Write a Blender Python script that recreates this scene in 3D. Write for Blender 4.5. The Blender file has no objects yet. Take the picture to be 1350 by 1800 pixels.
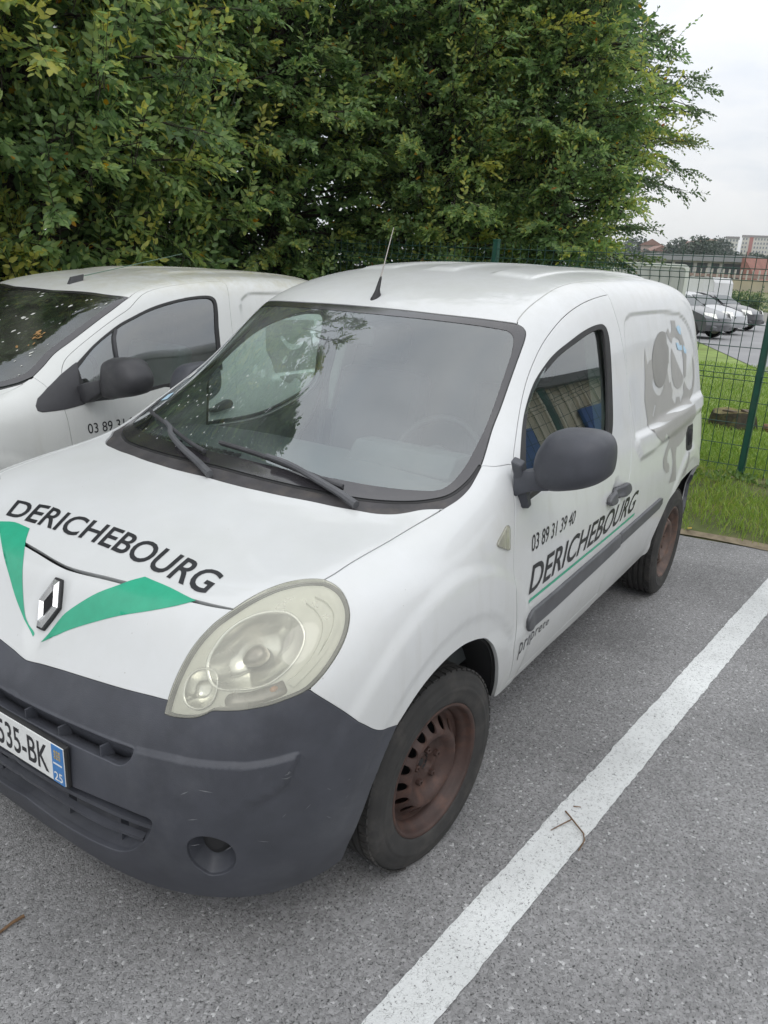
import bpy, bmesh, math, random
import numpy as np
from mathutils import Matrix, Vector
from mathutils.geometry import delaunay_2d_cdt

# ------------------------------------------------------------------ camera, sky, sun, exposure
scene = bpy.context.scene
COL = scene.collection
cam_data = bpy.data.cameras.new('camera')
cam = bpy.data.objects.new('camera', cam_data)
COL.objects.link(cam)
CAM_LOC = Vector((1.781, 1.7437, 1.7412))
YAW, PITCH, ROLL, FOCAL = 3.7113, 0.3067, 0.0555, 1348.74 / 1800.0
_d = Vector((math.cos(YAW) * math.cos(PITCH), math.sin(YAW) * math.cos(PITCH), -math.sin(PITCH)))
_r = _d.cross(Vector((0, 0, 1))).normalized()
_u = _r.cross(_d)
_r2 = _r * math.cos(ROLL) + _u * math.sin(ROLL)
_u2 = _u * math.cos(ROLL) - _r * math.sin(ROLL)
_m = Matrix((_r2, _u2, -_d)).transposed().to_4x4()
_m.translation = CAM_LOC
cam.matrix_world = _m
cam_data.sensor_fit = 'VERTICAL'
cam_data.sensor_height = 24.0
cam_data.lens = FOCAL * 24.0
cam_data.clip_start = 0.05
cam_data.clip_end = 3000
scene.camera = cam

SUN_ELEV, SUN_AZ = math.radians(52), math.radians(35)     # direction towards the sun: azimuth from +x to +y
world = bpy.data.worlds.new('World')
scene.world = world
world.use_nodes = True
nt = world.node_tree
nt.nodes.clear()
wo = nt.nodes.new('ShaderNodeOutputWorld')
bg = nt.nodes.new('ShaderNodeBackground')
sky = nt.nodes.new('ShaderNodeTexSky')
sky.sky_type = 'NISHITA'
sky.sun_disc = False
sky.sun_elevation = SUN_ELEV
sky.sun_rotation = math.pi / 2 - SUN_AZ
geo = nt.nodes.new('ShaderNodeTexCoord')
sep = nt.nodes.new('ShaderNodeSeparateXYZ')
nt.links.new(geo.outputs['Generated'], sep.inputs[0])
# an overcast deck: brighter towards the zenith, soft cloud structure on a flat layer
elev = nt.nodes.new('ShaderNodeMapRange')
elev.inputs['From Min'].default_value = -0.02
elev.inputs['From Max'].default_value = 0.65
elev.inputs['To Min'].default_value = 0.93
elev.inputs['To Max'].default_value = 2.15
nt.links.new(sep.outputs[2], elev.inputs['Value'])
zc = nt.nodes.new('ShaderNodeMath'); zc.operation = 'ADD'; zc.inputs[1].default_value = 0.16
zm = nt.nodes.new('ShaderNodeMath'); zm.operation = 'MAXIMUM'; zm.inputs[1].default_value = 0.1
nt.links.new(sep.outputs[2], zm.inputs[0]); nt.links.new(zm.outputs[0], zc.inputs[0])
dv = nt.nodes.new('ShaderNodeVectorMath'); dv.operation = 'DIVIDE'
cmb = nt.nodes.new('ShaderNodeCombineXYZ')
for k in range(3):
    nt.links.new(zc.outputs[0], cmb.inputs[k])
nt.links.new(geo.outputs['Generated'], dv.inputs[0]); nt.links.new(cmb.outputs[0], dv.inputs[1])
nz = nt.nodes.new('ShaderNodeTexNoise')
nz.inputs['Scale'].default_value = 1.1
nz.inputs['Detail'].default_value = 6
nz.inputs['Roughness'].default_value = 0.55
nt.links.new(dv.outputs[0], nz.inputs['Vector'])
ramp = nt.nodes.new('ShaderNodeValToRGB')
ramp.color_ramp.elements[0].position = 0.33
ramp.color_ramp.elements[0].color = (0.74, 0.79, 0.855, 1)
ramp.color_ramp.elements[1].position = 0.62
ramp.color_ramp.elements[1].color = (1.0, 1.0, 1.0, 1)
nt.links.new(nz.outputs[0], ramp.inputs[0])
mul = nt.nodes.new('ShaderNodeMix'); mul.data_type = 'RGBA'; mul.blend_type = 'MULTIPLY'
mul.inputs[0].default_value = 1.0
nt.links.new(ramp.outputs[0], mul.inputs[6]); nt.links.new(elev.outputs[0], mul.inputs[7])
skm = nt.nodes.new('ShaderNodeMix'); skm.data_type = 'RGBA'; skm.blend_type = 'MULTIPLY'
skm.inputs[0].default_value = 1.0
skm.inputs[7].default_value = (0.1, 0.1, 0.1, 1)
nt.links.new(sky.outputs[0], skm.inputs[6])
mx = nt.nodes.new('ShaderNodeMix'); mx.data_type = 'RGBA'
mx.inputs[0].default_value = 0.10
nt.links.new(mul.outputs[2], mx.inputs[6]); nt.links.new(skm.outputs[2], mx.inputs[7])
nt.links.new(mx.outputs[2], bg.inputs[0])
bg.inputs[1].default_value = 0.87
nt.links.new(bg.outputs[0], wo.inputs[0])

sun_data = bpy.data.lights.new('sun', 'SUN')
sun_data.energy = 0.5
sun_data.angle = math.radians(25)
sun_data.color = (1.0, 0.97, 0.92)
sun = bpy.data.objects.new('sun', sun_data)
COL.objects.link(sun)
_sd = Vector((math.cos(SUN_ELEV) * math.cos(SUN_AZ), math.cos(SUN_ELEV) * math.sin(SUN_AZ), math.sin(SUN_ELEV)))
sun.rotation_euler = _sd.to_track_quat('Z', 'Y').to_euler()
scene.view_settings.view_transform = 'Standard'
scene.view_settings.look = 'None'
scene.view_settings.exposure = 0.0
scene.view_settings.gamma = 1.0
scene.render.engine = 'CYCLES'
scene.cycles.max_bounces = 7
scene.cycles.diffuse_bounces = 3
scene.cycles.glossy_bounces = 3
scene.cycles.transparent_max_bounces = 14

# ------------------------------------------------------------------ helpers
rng = np.random.default_rng(7)
random.seed(7)

def tag(o, label=None, cat=None, group=None, kind=None):
    if label: o['label'] = label
    if cat: o['category'] = cat
    if group: o['group'] = group
    if kind: o['kind'] = kind
    return o

def empty(name, loc=(0, 0, 0), rz=0.0):
    o = bpy.data.objects.new(name, None)
    o.location = loc
    o.rotation_euler = (0, 0, rz)
    o.empty_display_size = 0.2
    COL.objects.link(o)
    return o

def link_mesh(name, me, mat=None, parent=None, smooth=False):
    if mat is not None and not me.materials:
        me.materials.append(mat)
    if smooth:
        me.polygons.foreach_set('use_smooth', np.ones(len(me.polygons), bool))
    o = bpy.data.objects.new(name, me)
    COL.objects.link(o)
    if parent is not None:
        o.parent = parent
    return o

def mesh_np(name, v, f, mat=None, parent=None, smooth=False):
    me = bpy.data.meshes.new(name)
    v = np.asarray(v, float)
    if isinstance(f, np.ndarray):
        f = f.tolist()
    me.from_pydata(v.tolist(), [], f)
    me.update()
    return link_mesh(name, me, mat, parent, smooth)

def fast_mesh(name, v, tri, mat=None, parent=None, smooth=False, attr=None):
    """large triangle mesh straight from arrays"""
    me = bpy.data.meshes.new(name)
    v = np.ascontiguousarray(v, np.float32); tri = np.ascontiguousarray(tri, np.int32)
    me.vertices.add(len(v)); me.vertices.foreach_set('co', v.ravel())
    me.loops.add(tri.size); me.loops.foreach_set('vertex_index', tri.ravel())
    me.polygons.add(len(tri))
    me.polygons.foreach_set('loop_start', np.arange(0, tri.size, 3, dtype=np.int32))
    me.polygons.foreach_set('loop_total', np.full(len(tri), 3, np.int32))
    if smooth:
        me.polygons.foreach_set('use_smooth', np.ones(len(tri), bool))
    me.update(calc_edges=True)
    if attr:
        for k, a in attr.items():
            at = me.attributes.new(k, 'FLOAT', 'POINT')
            at.data.foreach_set('value', np.ascontiguousarray(a, np.float32))
    return link_mesh(name, me, mat, parent)

class MB:
    """collects simple solids into one mesh"""
    def __init__(s): s.v = []; s.f = []
    def add(s, v, f):
        n = len(s.v); s.v += [tuple(p) for p in v]; s.f += [tuple(i + n for i in q) for q in f]; return s
    def box(s, c, d, rz=0.0, M=None):
        x, y, z = d[0] / 2, d[1] / 2, d[2] / 2
        P = [Vector((a * x, b * y, e * z)) for e in (-1, 1) for b in (-1, 1) for a in (-1, 1)]
        R = M if M is not None else Matrix.Rotation(rz, 3, 'Z')
        c = Vector(c)
        return s.add([R @ p + c for p in P], [(0, 2, 3, 1), (4, 5, 7, 6), (0, 1, 5, 4), (2, 6, 7, 3), (0, 4, 6, 2), (1, 3, 7, 5)])
    def tube(s, pts, r, n=8, cap=True):
        pts = [Vector(p) for p in pts]
        rr = r if hasattr(r, '__len__') else [r] * len(pts)
        rings = []; prev = None
        for i, p in enumerate(pts):
            t = (pts[min(i + 1, len(pts) - 1)] - pts[max(i - 1, 0)]).normalized()
            a = prev if prev is not None else (Vector((0, 0, 1)) if abs(t.z) < .9 else Vector((1, 0, 0)))
            x = (a - t * a.dot(t)).normalized(); prev = x; y = t.cross(x)
            rings.append([p + (x * math.cos(2 * math.pi * k / n) + y * math.sin(2 * math.pi * k / n)) * rr[i] for k in range(n)])
        v = [q for R in rings for q in R]; f = []
        for i in range(len(pts) - 1):
            for k in range(n):
                f.append((i * n + k, i * n + (k + 1) % n, (i + 1) * n + (k + 1) % n, (i + 1) * n + k))
        if cap:
            f.append(tuple(range(n - 1, -1, -1))); f.append(tuple((len(pts) - 1) * n + k for k in range(n)))
        return s.add(v, f)
    def lathe(s, prof, n=48, axis='y', c=(0, 0, 0)):
        """profile of (radius, offset along axis)"""
        v = []; f = []; m = len(prof); c = Vector(c)
        for k in range(n):
            a = 2 * math.pi * k / n
            for r, o in prof:
                p = {'y': Vector((r * math.cos(a), o, r * math.sin(a))), 'z': Vector((r * math.cos(a), r * math.sin(a), o)),
                     'x': Vector((o, r * math.cos(a), r * math.sin(a)))}[axis]
                v.append(p + c)
        for k in range(n):
            k2 = (k + 1) % n
            for i in range(m - 1):
                q = (k * m + i, k * m + i + 1, k2 * m + i + 1, k2 * m + i)
                f.append(q)
        return s.add(v, f)
    def prism(s, poly, z0, z1, tf=None):
        n = len(poly); tf = tf or (lambda x, y, z: (x, y, z))
        v = [tf(x, y, z0) for x, y in poly] + [tf(x, y, z1) for x, y in poly]
        f = [tuple(range(n - 1, -1, -1)), tuple(range(n, 2 * n))] + [(k, (k + 1) % n, n + (k + 1) % n, n + k) for k in range(n)]
        return s.add(v, f)
    def loft(s, rings, closed=True, cap=True):
        n = len(rings[0]); v = [p for R in rings for p in R]; f = []
        for i in range(len(rings) - 1):
            for k in range(n if closed else n - 1):
                f.append((i * n + k, i * n + (k + 1) % n, (i + 1) * n + (k + 1) % n, (i + 1) * n + k))
        if cap:
            f.append(tuple(range(n - 1, -1, -1))); f.append(tuple((len(rings) - 1) * n + k for k in range(n)))
        return s.add(v, f)
    def build(s, name, mat, parent=None, smooth=False, bevel=0.0, auto=None):
        me = bpy.data.meshes.new(name)
        me.from_pydata([tuple(p) for p in s.v], [], s.f)
        me.update()
        bm = bmesh.new(); bm.from_mesh(me)
        bmesh.ops.recalc_face_normals(bm, faces=bm.faces)
        if bevel > 0:
            es = [e for e in bm.edges if len(e.link_faces) == 2 and e.calc_face_angle(0) > 0.6]
            bmesh.ops.bevel(bm, geom=es, offset=bevel, segments=2, profile=.5, affect='EDGES', clamp_overlap=True)
        if smooth:
            for f_ in bm.faces: f_.smooth = True
            for e in bm.edges:
                if len(e.link_faces) == 2 and e.calc_face_angle(0) > (auto or 0.7): e.smooth = False
        bm.to_mesh(me); bm.free()
        return link_mesh(name, me, mat, parent)

# ------------------------------------------------------------------ materials
def new_mat(name):
    m = bpy.data.materials.new(name); m.use_nodes = True
    return m, m.node_tree, m.node_tree.nodes['Principled BSDF']

def N(nt, kind, **kw):
    n = nt.nodes.new(kind)
    for k, v in kw.items():
        if k.startswith('_'): n.inputs[k[1:]].default_value = v
        else: setattr(n, k, v)
    return n

def mat(name, color, rough=0.5, metal=0.0, spec=0.5, coat=0.0, var=0.0, vscale=8.0, dirt=None, dirt_amt=0.0, dscale=3.0, bump=0.0, bscale=200.0, stretch=None, dlo=.5, dhi=.75):
    m, nt, b = new_mat(name)
    b.inputs['Roughness'].default_value = rough
    b.inputs['Metallic'].default_value = metal
    b.inputs['Specular IOR Level'].default_value = spec
    b.inputs['Coat Weight'].default_value = coat
    b.inputs['Coat Roughness'].default_value = 0.12
    tc = N(nt, 'ShaderNodeTexCoord')
    src = tc.outputs['Object']
    c = (*color, 1) if len(color) == 3 else color
    out = None
    if var > 0:
        n1 = N(nt, 'ShaderNodeTexNoise', _Scale=vscale, _Detail=5.0, _Roughness=.6)
        nt.links.new(src, n1.inputs['Vector'])
        r = N(nt, 'ShaderNodeValToRGB')
        r.color_ramp.elements[0].position = .3; r.color_ramp.elements[1].position = .7
        r.color_ramp.elements[0].color = tuple(max(0, x * (1 - var)) for x in c[:3]) + (1,)
        r.color_ramp.elements[1].color = tuple(min(1, x * (1 + var * .6)) for x in c[:3]) + (1,)
        nt.links.new(n1.outputs[0], r.inputs[0]); out = r.outputs[0]
    if dirt is not None:
        mp = N(nt, 'ShaderNodeMapping')
        if stretch: mp.inputs['Scale'].default_value = stretch
        nt.links.new(src, mp.inputs[0])
        n2 = N(nt, 'ShaderNodeTexNoise', _Scale=dscale, _Detail=8.0, _Roughness=.68)
        nt.links.new(mp.outputs[0], n2.inputs['Vector'])
        mr = N(nt, 'ShaderNodeMapRange'); mr.inputs['From Min'].default_value = dlo; mr.inputs['From Max'].default_value = dhi
        mr.inputs['To Max'].default_value = dirt_amt
        nt.links.new(n2.outputs[0], mr.inputs[0])
        mi = N(nt, 'ShaderNodeMix', data_type='RGBA')
        nt.links.new(mr.outputs[0], mi.inputs[0])
        if out is not None: nt.links.new(out, mi.inputs[6])
        else: mi.inputs[6].default_value = c
        mi.inputs[7].default_value = (*dirt, 1)
        out = mi.outputs[2]
    if out is not None: nt.links.new(out, b.inputs['Base Color'])
    else: b.inputs['Base Color'].default_value = c
    if bump > 0:
        n3 = N(nt, 'ShaderNodeTexNoise', _Scale=bscale, _Detail=3.0)
        nt.links.new(src, n3.inputs['Vector'])
        bp = N(nt, 'ShaderNodeBump', _Strength=bump); bp.inputs['Distance'].default_value = .002
        nt.links.new(n3.outputs[0], bp.inputs['Height']); nt.links.new(bp.outputs[0], b.inputs['Normal'])
    return m

def glass_mat(name, tint, ior=1.5, dirt=0.0, dirtcol=(.35, .36, .33), rough=0.0, dscale=6.0, det=2.0):
    m = bpy.data.materials.new(name); m.use_nodes = True
    nt = m.node_tree; nt.nodes.clear()
    o = N(nt, 'ShaderNodeOutputMaterial')
    tr = N(nt, 'ShaderNodeBsdfTransparent'); tr.inputs[0].default_value = (*tint, 1)
    gl = N(nt, 'ShaderNodeBsdfGlossy'); gl.inputs['Roughness'].default_value = rough; gl.inputs[0].default_value = (.93, .96, .98, 1)
    # Schlick reflectance of a thin sheet, the same from both sides; two faces roughly double it, raised further to brighten reflections
    gm = N(nt, 'ShaderNodeNewGeometry')
    dt = N(nt, 'ShaderNodeVectorMath', operation='DOT_PRODUCT'); nt.links.new(gm.outputs['Incoming'], dt.inputs[0]); nt.links.new(gm.outputs['Normal'], dt.inputs[1])
    ab = N(nt, 'ShaderNodeMath', operation='ABSOLUTE'); nt.links.new(dt.outputs['Value'], ab.inputs[0])
    om = N(nt, 'ShaderNodeMath', operation='SUBTRACT'); om.inputs[0].default_value = 1.0; nt.links.new(ab.outputs[0], om.inputs[1])
    pw = N(nt, 'ShaderNodeMath', operation='POWER'); pw.inputs[1].default_value = 5.0; nt.links.new(om.outputs[0], pw.inputs[0])
    f0 = 3.9 * ((ior - 1) / (ior + 1)) ** 2
    dm = N(nt, 'ShaderNodeMath', operation='MULTIPLY_ADD'); dm.inputs[1].default_value = 1 - f0; dm.inputs[2].default_value = f0; dm.use_clamp = True
    nt.links.new(pw.outputs[0], dm.inputs[0])
    mx = N(nt, 'ShaderNodeMixShader')
    nt.links.new(dm.outputs[0], mx.inputs[0]); nt.links.new(tr.outputs[0], mx.inputs[1]); nt.links.new(gl.outputs[0], mx.inputs[2])
    last = mx.outputs[0]
    if dirt > 0:
        tc = N(nt, 'ShaderNodeTexCoord')
        df = N(nt, 'ShaderNodeBsdfDiffuse'); df.inputs[0].default_value = (*dirtcol, 1)
        nn = N(nt, 'ShaderNodeTexNoise', _Scale=dscale, _Detail=det, _Roughness=.6)
        nt.links.new(tc.outputs['Object'], nn.inputs['Vector'])
        mr = N(nt, 'ShaderNodeMapRange'); mr.inputs['From Min'].default_value = .42; mr.inputs['From Max'].default_value = .8
        mr.inputs['To Min'].default_value = dirt * .25; mr.inputs['To Max'].default_value = min(1, dirt * 1.6)
        nt.links.new(nn.outputs[0], mr.inputs[0])
        m2 = N(nt, 'ShaderNodeMixShader')
        nt.links.new(mr.outputs[0], m2.inputs[0]); nt.links.new(last, m2.inputs[1]); nt.links.new(df.outputs[0], m2.inputs[2])
        last = m2.outputs[0]
    nt.links.new(last, o.inputs[0])
    return m

M = {}
def paint(name, base, lichen=0.0):
    """aged white van paint: fine grime, run-off streaks; roof-facing areas hold more grime"""
    m, nt, b = new_mat(name)
    tc = N(nt, 'ShaderNodeTexCoord')
    n1 = N(nt, 'ShaderNodeTexNoise', _Scale=2.2, _Detail=7.0, _Roughness=.65)
    nt.links.new(tc.outputs['Object'], n1.inputs['Vector'])
    r = N(nt, 'ShaderNodeValToRGB')
    r.color_ramp.elements[0].position = .3; r.color_ramp.elements[1].position = .62
    r.color_ramp.elements[0].color = (base[0] * .92, base[1] * .92, base[2] * .90, 1)
    r.color_ramp.elements[1].color = (*base, 1)
    nt.links.new(n1.outputs[0], r.inputs[0])
    # specks and stone chips
    vo = N(nt, 'ShaderNodeTexVoronoi', _Scale=26.0)
    nt.links.new(tc.outputs['Object'], vo.inputs['Vector'])
    sp = N(nt, 'ShaderNodeMapRange'); sp.inputs['From Min'].default_value = .055; sp.inputs['From Max'].default_value = .035
    sp.inputs['To Max'].default_value = .55
    nt.links.new(vo.outputs['Distance'], sp.inputs[0])
    n3 = N(nt, 'ShaderNodeTexNoise', _Scale=3.1, _Detail=2.0)
    nt.links.new(tc.outputs['Object'], n3.inputs['Vector'])
    s2 = N(nt, 'ShaderNodeMapRange'); s2.inputs['From Min'].default_value = .5; s2.inputs['From Max'].default_value = .62
    nt.links.new(n3.outputs[0], s2.inputs[0])
    sm = N(nt, 'ShaderNodeMath', operation='MULTIPLY')
    nt.links.new(sp.outputs[0], sm.inputs[0]); nt.links.new(s2.outputs[0], sm.inputs[1])
    m1 = N(nt, 'ShaderNodeMix', data_type='RGBA'); m1.inputs[7].default_value = (.22, .2, .17, 1)
    nt.links.new(sm.outputs[0], m1.inputs[0]); nt.links.new(r.outputs[0], m1.inputs[6])
    out = m1.outputs[2]
    # grime settled on upward faces (dust, lichen), blotchy
    gm = N(nt, 'ShaderNodeNewGeometry'); sx = N(nt, 'ShaderNodeSeparateXYZ'); nt.links.new(gm.outputs['Normal'], sx.inputs[0])
    sp3 = N(nt, 'ShaderNodeSeparateXYZ'); nt.links.new(tc.outputs['Object'], sp3.inputs[0])
    up = N(nt, 'ShaderNodeMapRange'); up.inputs['From Min'].default_value = 1.5; up.inputs['From Max'].default_value = 1.68
    nt.links.new(sp3.outputs[2], up.inputs[0])
    n4 = N(nt, 'ShaderNodeTexNoise', _Scale=9.0, _Detail=9.0, _Roughness=.75)
    nt.links.new(tc.outputs['Object'], n4.inputs['Vector'])
    g4 = N(nt, 'ShaderNodeMapRange'); g4.inputs['From Min'].default_value = .38; g4.inputs['From Max'].default_value = .72
    g4.inputs['To Max'].default_value = .35 + lichen
    nt.links.new(n4.outputs[0], g4.inputs[0])
    um = N(nt, 'ShaderNodeMath', operation='MULTIPLY'); um.use_clamp = True
    nt.links.new(up.outputs[0], um.inputs[0]); nt.links.new(g4.outputs[0], um.inputs[1])
    m2 = N(nt, 'ShaderNodeMix', data_type='RGBA')
    m2.inputs[7].default_value = (.40, .37, .24, 1) if lichen > .2 else (.44, .43, .39, 1)
    nt.links.new(um.outputs[0], m2.inputs[0]); nt.links.new(out, m2.inputs[6]); out = m2.outputs[2]
    # run-off streaks down the flanks
    mps = N(nt, 'ShaderNodeMapping'); mps.inputs['Scale'].default_value = (17, 17, 1.1); nt.links.new(tc.outputs['Object'], mps.inputs[0])
    ns = N(nt, 'ShaderNodeTexNoise', _Scale=1.0, _Detail=4.0, _Roughness=.6); nt.links.new(mps.outputs[0], ns.inputs['Vector'])
    rs_ = N(nt, 'ShaderNodeMapRange'); rs_.inputs['From Min'].default_value = .52; rs_.inputs['From Max'].default_value = .78; rs_.inputs['To Max'].default_value = .38
    nt.links.new(ns.outputs[0], rs_.inputs[0])
    gm0 = N(nt, 'ShaderNodeNewGeometry'); sn0 = N(nt, 'ShaderNodeSeparateXYZ'); nt.links.new(gm0.outputs['Normal'], sn0.inputs[0])
    vt = N(nt, 'ShaderNodeMapRange'); vt.inputs['From Min'].default_value = .55; vt.inputs['From Max'].default_value = .25; nt.links.new(sn0.outputs[2], vt.inputs[0])
    vm = N(nt, 'ShaderNodeMath', operation='MULTIPLY'); nt.links.new(rs_.outputs[0], vm.inputs[0]); rs_.inputs['To Max'].default_value = .24; nt.links.new(vt.outputs[0], vm.inputs[1])
    ms_ = N(nt, 'ShaderNodeMix', data_type='RGBA'); ms_.inputs[7].default_value = (.40, .385, .34, 1)
    nt.links.new(vm.outputs[0], ms_.inputs[0]); nt.links.new(out, ms_.inputs[6]); out = ms_.outputs[2]
    # road film thrown up on the lower flanks
    lo = N(nt, 'ShaderNodeMapRange'); lo.inputs['From Min'].default_value = .75; lo.inputs['From Max'].default_value = .3
    lo.inputs['To Max'].default_value = .5
    nt.links.new(sp3.outputs[2], lo.inputs[0])
    lm = N(nt, 'ShaderNodeMath', operation='MULTIPLY'); nt.links.new(lo.outputs[0], lm.inputs[0]); nt.links.new(n4.outputs[0], lm.inputs[1])
    m3 = N(nt, 'ShaderNodeMix', data_type='RGBA'); m3.inputs[7].default_value = (.47, .46, .40, 1)
    nt.links.new(lm.outputs[0], m3.inputs[0]); nt.links.new(out, m3.inputs[6])
    nt.links.new(m3.outputs[2], b.inputs['Base Color'])
    rr = N(nt, 'ShaderNodeMapRange'); rr.inputs['To Min'].default_value = .32; rr.inputs['To Max'].default_value = .55
    nt.links.new(n4.outputs[0], rr.inputs[0]); nt.links.new(rr.outputs[0], b.inputs['Roughness'])
    b.inputs['Coat Weight'].default_value = .6; b.inputs['Coat Roughness'].default_value = .07
    return m
M['paint'] = paint('aged_white_paint', (.605, .615, .62))
M['paint2'] = paint('grimy_white_paint', (.60, .61, .60), lichen=.75)
M['plastic'] = mat('faded_black_plastic', (.052, .055, .067), .52, var=.25, vscale=7, dirt=(.13, .135, .145), dirt_amt=.35, dscale=4, bump=.3, bscale=420)
M['trim'] = mat('grey_black_trim', (.045, .045, .05), .55, var=.2, vscale=12, dirt=(.15, .15, .15), dirt_amt=.3)
M['strip'] = mat('grey_rubbing_strip', (.085, .087, .095), .5, var=.2, vscale=10, dirt=(.17, .17, .17), dirt_amt=.4)
M['rubber'] = mat('black_rubber', (.018, .018, .019), .6, var=.3, vscale=20)
M['black'] = mat('matt_black', (.008, .008, .009), .9)
M['frit'] = mat('black_glass_band', (.035, .033, .037), .14, spec=.6, coat=.5, dirt=(.14, .13, .12), dirt_amt=.3, dscale=7)
M['cowl'] = mat('dusty_cowl_plastic', (.05, .047, .05), .6, var=.3, vscale=14, dirt=(.17, .14, .11), dirt_amt=.5, dscale=5)
M['tyre'] = mat('dusty_tyre_rubber', (.030, .029, .028), .75, var=.3, vscale=14, dirt=(.10, .09, .08), dirt_amt=.55, dscale=9)
M['rust'] = mat('rusty_brown_steel', (.060, .034, .028), .55, metal=.15, var=.35, vscale=16, dirt=(.15, .07, .045), dirt_amt=.6, dscale=18, bump=.25, bscale=180)
M['rust2'] = mat('rusty_grey_steel', (.105, .072, .06), .6, metal=.15, var=.3, vscale=16, dirt=(.2, .10, .06), dirt_amt=.7, dscale=15, bump=.25, bscale=180)
M['glass'] = glass_mat('windscreen_glass', (.90, 1.0, .96), 1.55, dirt=.11, dirtcol=(.50, .52, .52), dscale=2.5)  # dust film, made paler to imitate the bright sky reflection too
M['sideglass'] = glass_mat('side_window_glass', (.84, .98, .93), 1.6, dirt=.02)
M['dirtyglass'] = glass_mat('grimy_windscreen_glass', (.35, .42, .38), 1.5, dirt=.42, dirtcol=(.10, .105, .085), dscale=3.5, det=9.0)
M['tealglass'] = glass_mat('van_side_glass', (.34, .42, .42), 1.6, dirt=.08)
M['green'] = mat('green_vinyl', (.022, .34, .20), .4, var=.08, vscale=30, coat=.2, dirt=(.5, .6, .55), dirt_amt=.5, dscale=60, dlo=.72, dhi=.8)
M['vinyl'] = mat('black_vinyl_lettering', (.022, .022, .026), .42, var=.3, vscale=40)
M['greyvinyl'] = mat('grey_vinyl_decal', (.335, .330, .315), .45, var=.08, vscale=6)
M['blueink'] = mat('pale_blue_ink', (.42, .60, .74), .5, var=.2, vscale=60)
M['chrome'] = mat('worn_chrome', (.70, .70, .71), .26, metal=.9, var=.1, vscale=40)
M['white_plastic'] = mat('white_plate', (.72, .73, .72), .35, var=.05, dirt=(.4, .38, .34), dirt_amt=.3, dscale=20)
M['plateblue'] = mat('plate_blue', (.055, .20, .48), .35, var=.1, vscale=60)
M['reflector'] = mat('aged_cream_reflector', (.78, .78, .73), .18, metal=.75, var=.18, vscale=12)
M['housing'] = mat('yellowed_housing', (.72, .72, .65), .4, var=.1, vscale=8)
M['amber'] = mat('amber_bulb', (.55, .22, .07), .3)
M['dash'] = mat('grey_dashboard', (.06, .068, .07), .6, var=.15, vscale=20)
M['door_card'] = mat('grey_interior_trim', (.27, .31, .28), .7, var=.15, vscale=10)
M['liner'] = mat('grey_headliner', (.09, .10, .10), .9, var=.1)
M['seat'] = mat('dark_seat_fabric', (.05, .052, .056), .9, var=.2, vscale=30)
M['screw'] = mat('dull_steel', (.33, .31, .29), .4, metal=.8, var=.2, vscale=50)
def lens_mat():
    m = bpy.data.materials.new('hazed_yellow_lens'); m.use_nodes = True
    nt = m.node_tree; nt.nodes.clear()
    o = N(nt, 'ShaderNodeOutputMaterial')
    tr = N(nt, 'ShaderNodeBsdfTransparent'); tr.inputs[0].default_value = (.96, .96, .91, 1)
    df = N(nt, 'ShaderNodeBsdfPrincipled'); df.inputs['Base Color'].default_value = (.74, .73, .62, 1); df.inputs['Roughness'].default_value = .3
    tc = N(nt, 'ShaderNodeTexCoord'); nn = N(nt, 'ShaderNodeTexNoise', _Scale=7.0, _Detail=5.0)
    nt.links.new(tc.outputs['Object'], nn.inputs['Vector'])
    mr = N(nt, 'ShaderNodeMapRange'); mr.inputs['From Min'].default_value = .3; mr.inputs['From Max'].default_value = .7
    mr.inputs['To Min'].default_value = .16; mr.inputs['To Max'].default_value = .36
    nt.links.new(nn.outputs[0], mr.inputs[0])
    mx = N(nt, 'ShaderNodeMixShader'); nt.links.new(mr.outputs[0], mx.inputs[0]); nt.links.new(tr.outputs[0], mx.inputs[1]); nt.links.new(df.outputs[0], mx.inputs[2])
    gl = N(nt, 'ShaderNodeBsdfGlossy'); gl.inputs['Roughness'].default_value = .06
    fr = N(nt, 'ShaderNodeFresnel'); fr.inputs[0].default_value = 1.5
    m2 = N(nt, 'ShaderNodeMixShader'); nt.links.new(fr.outputs[0], m2.inputs[0]); nt.links.new(mx.outputs[0], m2.inputs[1]); nt.links.new(gl.outputs[0], m2.inputs[2])
    nt.links.new(m2.outputs[0], o.inputs[0]); return m
M['lens'] = lens_mat()

# ------------------------------------------------------------------ smooth body surface (bicubic B-spline net) and trimmed panels
def _basis(t):
    return np.stack([(1 - t) ** 3, 3 * t ** 3 - 6 * t ** 2 + 4, -3 * t ** 3 + 3 * t ** 2 + 3 * t + 1, t ** 3], -1) / 6

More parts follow.
